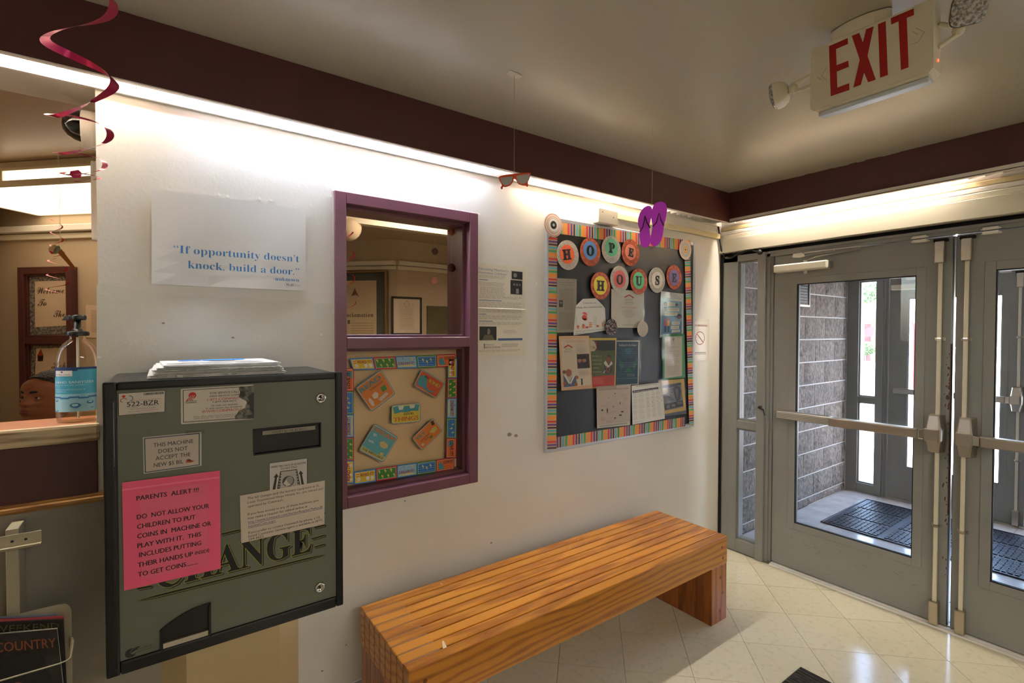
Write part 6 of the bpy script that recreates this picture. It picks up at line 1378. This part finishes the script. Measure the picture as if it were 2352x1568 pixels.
wcard([(574,540),(848,512),(850,692),(570,720)], 'yellow and teal GOOD THINGS card in the middle of the pane', (214,190,60), [('GOOD',.58,.58,.13,.34,(90,70,60),None),('THINGS',.50,.88,.24,.84,(206,110,50),None)],
      [([(.04,.10),(.20,.06),(.48,.10),(.52,.10),(.80,.06),(.96,.10),(.92,.42),(.70,.38),(.52,.44),(.34,.40),(.10,.46)],TEAL),([(.22,.08),(.42,.08),(.38,.28),(.26,.28)],(210,206,184)),([(.60,.08),(.80,.08),(.78,.24),(.64,.26)],(210,206,184))])
wcard([(415,706),(640,840),(495,1082),(258,968)], 'teal DREAM THE IMPOSSIBLE card at the lower left', (96,166,170), [('DREAM',.48,.22,.15,.88,(214,120,50),None),('THE IMPOSSIBLE!',.50,.92,.08,.84,(60,60,50),None)],
      [([(.50,.44),(.62,.36),(.80,.40),(.86,.50),(.74,.58),(.58,.56)],(206,180,120)),([(.14,.30),(.26,.26),(.30,.34),(.18,.38)],(176,196,196)),([(.10,.54),(.30,.52),(.34,.58),(.14,.60)],(176,196,196)),([(.70,.74),(.82,.70),(.86,.78),(.76,.82)],(214,180,90)),([(.04,.80),(.5,.84),(.96,.80),(.96,.95),(.04,.95)],(196,186,110))])
wcard([(765,850),(968,655),(1062,780),(862,970)], 'orange TRY SOMETHING NEW card at the lower right', (214,122,46), [('TRY',.28,.36,.2,.38,TEAL,None),('SOMETHING',.36,.56,.09,.4,(110,80,60),None),('NEW',.38,.70,.09,.18,(110,80,60),None)],
      [([(.60,.50),(.76,.40),(.90,.50),(.88,.66),(.70,.72)],(204,180,90)),([(.84,.08),(.95,.12),(.90,.36),(.80,.30)],(60,50,46)),([(.48,.72),(.60,.68),(.60,.80),(.50,.84)],(80,130,70)),([(.10,.70),(.18,.66),(.22,.80),(.12,.84)],(206,180,160))])

# ================================================================== LITERATURE RACK, lower left
m_rack = mat('beige_metal', (172,162,136), .45)
RWd = .088
def rp(x, y, w): return BW.px(x, y, w)
t = thing('literature_rack', tuple(BW(-3.668, .0, RWd)), 'beige metal literature rack against the wall under the counter', 'rack')
b = MB(); b.box(BW, -3.682, .0, .0008, -3.655, 1.000, RWd, m_rack, .0015); b.build('post', t)
u1, v1 = rp(95, 1217, RWd+.004); _, v0 = rp(95, 1243, RWd+.004)
b = MB(); b.box(BW, -3.95, v0, RWd+.0008, u1, v1, RWd+.0032, m_rack, .0008); b.prism(Fr((0,0,0),(0,-1,0),(0,0,1),(1,0,0)), [(RWd+.001, v0),(RWd+.001, v0-.002),(RWd+.024, v0-.004),(RWd+.03, v0+.004),(RWd+.028, v0+.005),(RWd+.023, v0-.001)], -3.95, u1, m_rack)
b.build('cross_bar', t)
for x in (-3.668, -3.722, -3.640): b = MB(); b.lathe(BW(x, (v0+v1)/2-.002, RWd+.0034), [(0,0),(.0035,0),(.003,.0015),(0,.0015)], m_dark, 12, axis=(0,-1,0)); b.build('bar_bolt', t)
# curved back plate
wpl = .095; xr = rp(166, 1500, wpl)[0]; zt_ = rp(150, 1383, wpl)[1]
b = MB(); P = [(-3.95, .44), (xr, .44), (xr, zt_-.03)] + [(xr-.022+.022*math.cos(a), zt_-.03+.028*math.sin(a)) for a in [k*PI/12 for k in range(1, 6)]] + [(xr-.03, zt_-.001), (-3.95, zt_-.001)]
b.prism(BW, P, wpl, wpl+.0018, m_rack); b.build('back_plate', t)
b = MB(); wl = .170; lz = rp(0, 1563, wl)[1]; rx_ = rp(158, 1521, wl)[0]
b.box(BW, -3.95, .44, wpl+.0019, rx_, .442, wl, m_rack); b.tube([BW(-3.95, lz, wl), BW(rx_-.02, lz, wl), BW(rx_-.004, lz+.001, wl-.003), BW(rx_+.003, lz+.003, wl-.012), BW(rx_+.008, lz+.04, wl-.03), BW(rx_+.004, lz+.05, wl-.03)], .0022, m_rack, 8)
b.add([BW(rx_+.003, lz+.003, wl-.012), BW(rx_+.008, lz+.042, wl-.03), BW(rx_-.006, lz+.038, wpl+.002), BW(rx_-.004, lz+.0, wpl+.002)], [(0,1,2,3),(3,2,1,0)], m_rack); b.build('pocket_lip', t)
# magazines
def magazine(pts, w, th, label, cover, edge=(206,200,186)):
    c = [rp(x, y, w+th) for x, y in pts]; lo = min(q[1] for q in c[2:]); sh = Sheet(BW, *c, w=w)
    t = thing('magazine', tuple(sh(.5, 1)), label, 'magazine', 'magazines in the rack pocket')
    b = MB(); m_e = mat('page_edge_%d_%d' % edge[:2], edge, .7)
    n = 4
    for k in range(n): b.prism(sh, [(0,.0),(1-.002*k,.0),(1-.002*k,1),(0,1)][::-1], th*k/n+.0001, th*(k+1)/n, m_e)
    b.build('pages', t)
    b = MB(); b.prism(sh, [(0,0),(1,0),(1,1),(0,1)][::-1], th, th+.0006, cover); b.build('cover', t); return t, sh
magazine([(-70,1420),(128,1409),(140,1640),(-70,1650)], .100, .003, 'magazine with blue-white page edge at the back of the rack pocket', mat('cover_blue', (120,130,150), .3), (170,176,190))
magazine([(-70,1425),(146,1415),(156,1640),(-70,1650)], .105, .004, 'magazine with a red spine edge, second from the back', mat('cover_red', (190,80,84), .3), (190,60,70))
t, sh = magazine([(-70,1433),(146,1422),(156,1640),(-70,1650)], .111, .005, 'black covered magazine with dim yellow title behind the front one', mat('cover_black', (16,16,16), .25), (60,56,50))
b = MB(); b.text(sh, 'WEEKEND', .95, .10, .075, ink(82,66,24), th:=.0062, 'r', width=.72); b.build('title', t)
t, sh = magazine([(-70,1462),(131,1444),(152,1640),(-70,1660)], .119, .008, 'front magazine titled COUNTRY with a dark-haired portrait', mat('cover_dark', (52,46,46), .22, rgb2=(24,20,20), vscale=9, contrast=(.4,.6)), (214,206,186))
b = MB(); b.text(sh, 'COUNTRY', .97, .205, .115, ink(140,72,36), .0098, 'r', width=.70, bold=.02)
b.flat(sh, [(.30,.45),(.40,.28),(.62,.24),(.82,.34),(.88,.60),(.90,1.0),(.30,1.0)], .0088, ink(18,14,14)); b.disc(sh, .50, .72, .12, .0090, ink(150,84,64), 20, asp=1.3); b.flat(sh, [(.36,.60),(.44,.54),(.58,.54),(.66,.62),(.60,.60),(.50,.57)], .0094, ink(30,20,20))
for x in (.44,.56): b.disc(sh, x, .68, .022, .0094, ink(30,22,22), 10)
b.flat(sh, [(.45,.84),(.5,.82),(.56,.84),(.5,.87)], .0094, ink(150,60,60)); b.build('cover_print', t)

# ================================================================== HAND SANITIZER
m_clear = glass_mat('clear_plastic', (252,248,240), 1.4, .03)
bc = Vector((-3.5385, .072, 1.2685)); rx2, ry2 = .0555, .042
t = thing('hand_sanitizer', tuple(bc), 'clear pump bottle of hand sanitizer with blue label on the counter', 'bottle')
b = MB(); pr = [(0,.0),(.90,.0),(.97,.006),(.985,.02),(1.0,.034),(1.0,.18),(.985,.195),(.93,.215),(.82,.234),(.64,.250),(.46,.259),(.36,.264),(.34,.275),(.34,.284)]
b.lathe(bc, [(r*rx2, h) for r, h in pr], m_clear, 36, sx=1, sy=ry2/rx2, cap=False); b.build('bottle_body', t)
m_gel = glass_mat('sanitizer_gel', (253,246,234), .8, .05)
b = MB(); b.lathe(bc, [(0,.004),(.86*rx2,.004),(.94*rx2,.012),(.955*rx2,.030),(0,.0301)], m_gel, 32, sy=ry2/rx2, cap=False); b.build('gel', t)
b = MB(); b.lathe(bc+Vector((0,0,.274)), [(0,.0),(.0285,.0),(.0290,.002),(.0290,.013),(.0275,.015),(.0150,.016),(.0125,.022),(.0095,.026),(.0095,.052),(.0,.052)], m_black, 28)
for k in range(20): a = 2*PI*k/20; c = bc+Vector((math.cos(a)*.0288, math.sin(a)*.0288, .276)); b.tube([c, c+Vector((0,0,.009))], .001, m_black, 4)
b.build('pump_collar', t)
sd = Vector((cR.x, cR.y, 0)).normalized(); fo_ = Vector((cF.x, cF.y, 0)).normalized(); HF = Fr(bc+Vector((0,0,.326)), sd, (0,0,1), -fo_)
b = MB(); b.lathe(bc+Vector((0,0,.324)), [(0,0),(.0115,0),(.0135,.004),(.0135,.014),(.011,.018),(0,.018)], m_black, 20); b.prism(HF, [(-.044,-.002),(-.034,.0),(-.020,.0),(-.018,.012),(-.024,.014),(-.034,.010)][::1], -.007, .007, m_black); b.box(HF, -.020, -.001, -.008, .026, .0145, .008, m_black, .003); b.build('pump_head', t)
b = MB(); b.tube([bc+Vector((0,0,.01)), bc+Vector((0,0,.27))], .0035, mat('dip_tube', (230,226,214), .4), 8); b.build('dip_tube', t)
class Wrap:
    def __init__(s, a0, a1, z0, z1, grow): s.a0, s.a1, s.z0, s.z1, s.g = a0, a1, z0, z1, grow; s.W = rx2*(a1-a0)*.9; s.H = z1-z0
    def __call__(s, u, v, w=0):
        a = s.a0+(s.a1-s.a0)*u; k = s.g+w/rx2; return bc+Vector((math.cos(a)*rx2*k, math.sin(a)*ry2*k, s.z1+(s.z0-s.z1)*v))
lb = Wrap(math.radians(198), math.radians(334), .036, .176, 1.012)
def wrect(b, sh, x0, y0, x1, y1, w, m, n=14):
    n = max(1, int(n*(x1-x0))+1); b.grid(lambda a, q: sh(x0+(x1-x0)*a, y1+(y0-y1)*q, w), n, 1, m)
b = MB(); wrect(b, lb, 0, 0, 1, 1, 0, mat('label_sky', (72,170,200), .3), 24); wrect(b, lb, .0, .60, 1, 1, .0003, mat('label_pale', (150,200,216), .3)); wrect(b, lb, .0, .0, 1, .05, .0004, ink(30,56,110)); wrect(b, lb, 0, 0, .055, .22, .0005, ink(30,56,110)); wrect(b, lb, 0, .05, .55, .085, .0004, ink(30,56,110))
wrect(b, lb, .07, .075, .46, .20, .0007, ink(226,224,216)); b.flat(lb, [(.22,.105),(.25,.085),(.28,.105),(.25,.125)][::1], .001, ink(30,44,80))
for k in range(5): wrect(b, lb, .02+.18*k, .655+.02*(k % 2), .02+.18*k+.2, .69+.02*(k % 2), .0006+.0001*k, ink(50,120,176))
for x, y, r_ in ((.5,.86,.10),(.78,.80,.07),(.10,.74,.05),(.82,.92,.03),(.1,.97,.05)): b.flat(lb, [(x+r_*math.cos(a), y+r_*.55*math.sin(a)) for a in [k*PI/8 for k in range(16)]], .0012, ink(44,120,168)); b.flat(lb, [(x+.6*r_*math.cos(a), y-.01+r_*.3*math.sin(a)) for a in [k*PI/8 for k in range(16)]], .0014, ink(170,214,226))
b.text(lb, 'HAND SANITIZER', .07, .36, .055, ink(214,230,232), .0012, width=.80, bold=.02); b.text(lb, 'KILLS 99.99% OF GERMS*', .07, .415, .03, ink(190,220,226), .0012, width=.64); b.text(lb, 'WITH MOISTURIZERS &', .07, .515, .03, ink(190,220,226), .0012, width=.62); b.text(lb, 'VITAMIN E', .07, .560, .03, ink(190,220,226), .0012, width=.27); b.text(lb, 'Member’s Mark', .10, .175, .028, ink(60,70,100), .0012, width=.32)
b.build('label', t)
l2_ = Wrap(math.radians(322), math.radians(365), .024, .172, 1.0145); b = MB(); P = [l2_(f, 1-q) for f, q in ((.0,.0),(.35,.02),(.65,.06),(1,.1),(1,1),(.55,1),(.5,.5),(.35,.2))]; b.add(P, [list(range(8))], mat('yellow_label', (226,206,50), .35)); b.build('yellow_label', t)

# ================================================================== PERSON behind the counter
def seated_person():
    dd = 2.08; ctr = at_depth(110, 916, dd); rd = Vector((ctr.x-CAM.x, ctr.y-CAM.y, 0)).normalized(); rt = Vector((rd.y, -rd.x, 0)); ez = ctr.z
    base = Vector((ctr.x, ctr.y, 0)); fdir = (-rt*math.cos(math.radians(42)) - rd*math.sin(math.radians(42))).normalized(); side = Vector((0,0,1)).cross(fdir).normalized()
    hf, hu = fdir*math.cos(.16)+Vector((0,0,1))*math.sin(.16), Vector((0,0,1))*math.cos(.16)-fdir*math.sin(.16)
    def H(x, y, z): return ctr + hf*x + side*y + hu*(z-ez)
    HH = .225; z0 = ez-HH*.50
    def lerp(tab, x):
        for (a, va), (c, vc) in zip(tab, tab[1:]):
            if x <= c: f = (x-a)/(c-a); f = f*f*(3-2*f)*.5+f*.5; return va+(vc-va)*f
        return tab[-1][1]
    fr_ = [(0,.060),(.05,.078),(.12,.086),(.17,.080),(.21,.090),(.245,.092),(.262,.086),(.285,.095),(.315,.090),(.35,.083),(.45,.084),(.5,.080),(.57,.089),(.65,.092),(.75,.088),(.85,.070),(.94,.042),(1,.006)]
    fs_ = [(0,.058),(.12,.078),(.3,.083),(.5,.083),(.65,.090),(.75,.088),(.85,.070),(.94,.042),(1,.006)]
    bk = [(0,.01),(.1,.03),(.2,.062),(.35,.090),(.55,.104),(.7,.102),(.85,.082),(.95,.045),(1,.006)]
    wd = [(0,.028),(.06,.042),(.15,.052),(.25,.060),(.4,.068),(.55,.073),(.7,.074),(.85,.061),(.95,.034),(1,.006)]
    no = [(0,0),(.335,0),(.35,.012),(.37,.026),(.395,.029),(.45,.018),(.52,.008),(.58,0),(1,0)]
    V, F = [], []; N, M = 64, 48
    for i in range(N+1):
        f = i/N; fv, bv, wv, nv = lerp(fr_, f), lerp(bk, f), lerp(wd, f), lerp(no, f)
        for k in range(M):
            a = 2*PI*k/M; c, s_ = math.cos(a), math.sin(a); d = ((a+PI) % (2*PI))-PI
            g0 = lerp(fs_, f); x = ((g0+(fv-g0)*math.exp(-(d/.55)**2)) if c > 0 else bv)*math.copysign(abs(c)**.85, c); y = wv*math.copysign(abs(s_)**.9, s_)
            x += nv*math.exp(-(d/.19)**2) + (.010*math.exp(-((abs(d)-.17)/.08)**2) if .35 < f < .41 else 0)
            x -= .012*math.exp(-((abs(d)-.42)/.2)**2)*math.exp(-((f-.505)/.05)**2)
            x += .005*math.exp(-(d/.38)**2)*(math.exp(-((f-.235)/.018)**2)+math.exp(-((f-.292)/.018)**2))
            V.append(H(x, y, z0+HH*f))
    for i in range(N):
        for k in range(M): F.append((i*M+k, i*M+(k+1) % M, (i+1)*M+(k+1) % M, (i+1)*M+k))
    F.append(tuple(range(M))[::-1]); F.append(tuple(N*M+k for k in range(M)))
    t = thing('person', (base.x, base.y, 0), 'person seated behind the counter, face in profile looking left', 'person')
    def skin(name, joints, edges, mats, extra=None, vox=.0045, sub=1):
        me = bpy.data.meshes.new(name); me.from_pydata([p for p, r in joints], edges, []); o = bpy.data.objects.new(name, me); TS.collection.objects.link(o)
        sm = o.modifiers.new('s', 'SKIN'); sv = me.skin_vertices[0].data
        for i, (p, r) in enumerate(joints): sv[i].radius = r if isinstance(r, tuple) else (r, r)
        sv[0].use_root = True; o.modifiers.new('u', 'SUBSURF').levels = sub
        vl = TS.view_layers[0]; vl.update(); e = o.evaluated_get(vl.depsgraph).to_mesh()
        v = [tuple(q.co) for q in e.vertices]; f = [list(q.vertices) for q in e.polygons]
        bpy.data.objects.remove(o)
        if extra: n = len(v); v += [tuple(q) for q in extra[0]]; f += [[n+k for k in q] for q in extra[1]]
        me2 = bpy.data.meshes.new(name); me2.from_pydata(v, [], f); o2 = bpy.data.objects.new(name, me2); TS.collection.objects.link(o2)
        if vox:
            r = o2.modifiers.new('r', 'REMESH'); r.mode = 'VOXEL'; r.voxel_size = vox; r.use_smooth_shade = True
            sm2 = o2.modifiers.new('sm', 'SMOOTH'); sm2.factor = .5; sm2.iterations = 2
        vl.update(); dg = vl.depsgraph; fin = bpy.data.meshes.new_from_object(o2.evaluated_get(dg)); bpy.data.objects.remove(o2)
        for p in fin.polygons: p.use_smooth = True
        fin.materials.clear(); fin.materials.append(mats); fin.transform(Matrix.Translation(-base)); fin.name = name
        ob = bpy.data.objects.new(name, fin); COL.objects.link(ob); ob.parent = t; ob.location = (0, 0, 0); ROOTLOC[ob] = base; return ob
    def J(x, y, z): return base+fdir*x+side*y+Vector((0,0,z))
    zn = z0; hip = zn-.62
    js = [(J(-.10,0,hip),(.13,.11)), (J(-.11,0,hip+.2),(.12,.09)), (J(-.09,0,zn-.18),(.14,.095)), (J(-.06,0,zn-.07),(.07,.06)), (J(-.035,0,zn+.01),.050), (J(-.03,0,zn+.07),.050)]
    ed = [(0,1),(1,2),(2,3),(3,4),(4,5)]
    def chain(start, pts):
        p = start
        for q in pts: js.append(q); ed.append((p, len(js)-1)); p = len(js)-1
        return p
    for s_ in (-1, 1):
        w_ = chain(2, [(J(-.08,.17*s_,zn-.12),.05), (J(-.02,.22*s_,zn-.38),.038), (J(.20,.17*s_,zn-.42),.026), (J(.26,.165*s_,zn-.425),(.030,.016))])
        for k in range(5):
            y = .165*s_+(k-1.5)*.018*s_ if k < 4 else .165*s_-.045*s_; L = (.062,.070,.066,.052,.04)[k]; x0 = .28 if k < 4 else .25
            chain(w_, [(J(x0+L*.5, y, zn-.425),.0085), (J(x0+L, y, zn-.437),.0075)])
        chain(0, [(J(.02,.10*s_,hip),.085), (J(.32,.12*s_,hip+.01),.06), (J(.34,.12*s_,.10 if hip > .3 else .1),.038), (J(.42,.12*s_,.035),.032)])
    m_skin = mat('brown_skin', (142,90,62), .45, spec=.4)
    body = skin('body', js, ed, m_skin, (V, F))
    # hair: close cap over the back and top of the skull
    b = MB(); P = []
    for i in range(15):
        f = .40+.60*i/14
        for k in range(25):
            lim = 1.95-.75*max(0, f-.5)/.28 if f < .78 else 1.2-(f-.78)*13; lim = max(lim, .0); a = lim+(2*PI-2*lim)*k/24
            ff = min(f, .995); c, s_ = math.cos(a), math.sin(a); x = (lerp(fr_, ff) if c > 0 else lerp(bk, ff))*c; y = lerp(wd, ff)*s_
            P.append(H(x*1.07, y*1.07, z0+HH*f+(.010 if f > .8 else 0)*(f-.8)*5))
    b.add(P, [(i*25+k, i*25+k+1, (i+1)*25+k+1, (i+1)*25+k) for i in range(14) for k in range(24)], mat('black_hair', (20,16,14), .5, bump=.8, bscale=120), True)
    b.lathe(H(-.115, 0, z0+HH*.78), [(.045*math.sin(q*PI/8), -.045*math.cos(q*PI/8)) for q in range(9)], MATS['black_hair'], 18, cap=False); b.build('hair', t)
    for s_ in (-1, 1):
        ec = H(.0615, .031*s_, z0+HH*.505); gd = (hf*.98-side*.12).normalized()
        b = MB(); b.lathe(ec, [(.0125*math.sin(q*PI/10), -.0125*math.cos(q*PI/10)) for q in range(11)], mat('eye_white', (222,214,204), .2), 18, axis=gd, cap=False); b.lathe(ec+gd*.0122, [(0,0),(.0058,-.0008),(.0,.0006)], mat('iris', (30,18,12), .15), 14, axis=gd, cap=False); b.build('eye', t)
        b = MB()
        for up, rr_, th_ in ((1, .0148, .55), (-1, .0142, -.55)):
            b.tube([ec+gd*(rr_*math.cos(q))*.95+side*(rr_*math.sin(q))*1.1+hu*(up*.0072*math.cos(q*1.1)+.0005) for q in [-1.35+k*.3375 for k in range(9)]], .0030, m_skin, 6)
        b.tube([ec+gd*(.0148*math.cos(q))*.97+side*(.0135*math.sin(q))*1.1+hu*(.0070*math.cos(q*1.1)+.0005) for q in [-1.1+k*.275 for k in range(9)]], .0011, mat('lash', (14,10,9), .6), 5); b.build('eyelid', t)
        b = MB(); b.tube([H(.088-.026*q*q, (.012+.036*q)*s_, z0+HH*(.595+.024*math.sin(q*2.6))) for q in [k/8 for k in range(9)]], [.002,.0044,.0052,.0052,.005,.0045,.0036,.0026,.0012], MATS['lash'], 6); b.build('eyebrow', t)
        b = MB(); eb = H(-.005, .074*s_, z0+HH*.47); b.tube([eb+hf*(.014*math.cos(q)-.006)+side*s_*(.004+.004*math.sin(q))+hu*(.030*math.sin(q)) for q in [-1.4+k*.4 for k in range(13)]], .0045, m_skin, 6); b.build('ear', t)
    m_lip = mat('lip', (122,62,58), .35)
    for zf, r_, xf in ((.238, .0078, .0930), (.287, .0066, .0945)):
        b = MB(); b.tube([H(xf-.022*abs(q)**1.8, .023*q, z0+HH*zf+(.002 if zf < .26 else -.002)*abs(q)) for q in [-1+k/6 for k in range(13)]], [r_*(1-abs(-1+k/6)**2.2*.85) for k in range(13)], m_lip, 8); b.build('lip', t)
    # shirt and trousers
    js2 = [(J(-.10,0,hip+.02),(.15,.125)), (J(-.11,0,hip+.2),(.135,.105)), (J(-.09,0,zn-.18),(.155,.11)), (J(-.065,0,zn-.085),(.085,.072))]
    ed2 = [(0,1),(1,2),(2,3)]
    for s_ in (-1, 1):
        n0 = len(js2); js2 += [(J(-.08,.17*s_,zn-.125),.066), (J(-.03,.215*s_,zn-.33),.054)]; ed2 += [(2,n0),(n0,n0+1)]
    skin('shirt', js2, ed2, mat('dark_shirt', (52,50,70), .8), None, None, 2)
    js3 = [(J(-.09,0,hip-.01),(.16,.12))]; ed3 = []
    for s_ in (-1, 1):
        n0 = len(js3); js3 += [(J(.02,.10*s_,hip-.002),.10), (J(.32,.12*s_,hip+.005),.074), (J(.345,.12*s_,.13),.056)]; ed3 += [(0,n0),(n0,n0+1),(n0+1,n0+2)]
    skin('trousers', js3, ed3, mat('jeans', (44,54,78), .85), None, None, 2)
    return J, hip
J, hip = seated_person()
q = J(-.03, 0, 0); t = thing('office_chair', (q.x, q.y, 0), 'dark office chair under the person behind the counter', 'chair')
CF_ = Fr(q, (J(1,0,0)-J(0,0,0)), (0,0,1), (J(0,1,0)-J(0,0,0))); sz_ = hip-.125; m_ch = mat('chair_fabric', (40,40,44), .9)
b = MB(); b.box(CF_, -.22, sz_-.06, -.24, .24, sz_, .24, m_ch, .02); b.build('seat', t)
b = MB(); b.box(CF_, -.30, sz_+.08, -.20, -.255, sz_+.36, .20, m_ch, .015); b.box(CF_, -.29, sz_-.05, -.03, -.265, sz_+.1, .03, m_black, .004); b.build('backrest', t)
b = MB(); b.tube([CF_(0, .07, 0), CF_(0, sz_-.055, 0)], .028, m_black, 12); b.build('pillar', t)
for k in range(5):
    a = 2*PI*k/5; b = MB(); b.tube([CF_(0, .09, 0), CF_(.27*math.cos(a), .06, .27*math.sin(a))], [.022,.014], m_black, 8); b.build('leg', t)
    b = MB(); b.lathe(CF_(.27*math.cos(a), .026, .27*math.sin(a)-.012), [(0,0),(.0255,0),(.0255,.024),(0,.024)], m_black, 14, axis=CF_.n); b.build('castor', t)
for o in list(TS.collection.objects):
    c = o.data; bpy.data.objects.remove(o); bpy.data.curves.remove(c)
bpy.data.scenes.remove(TS)
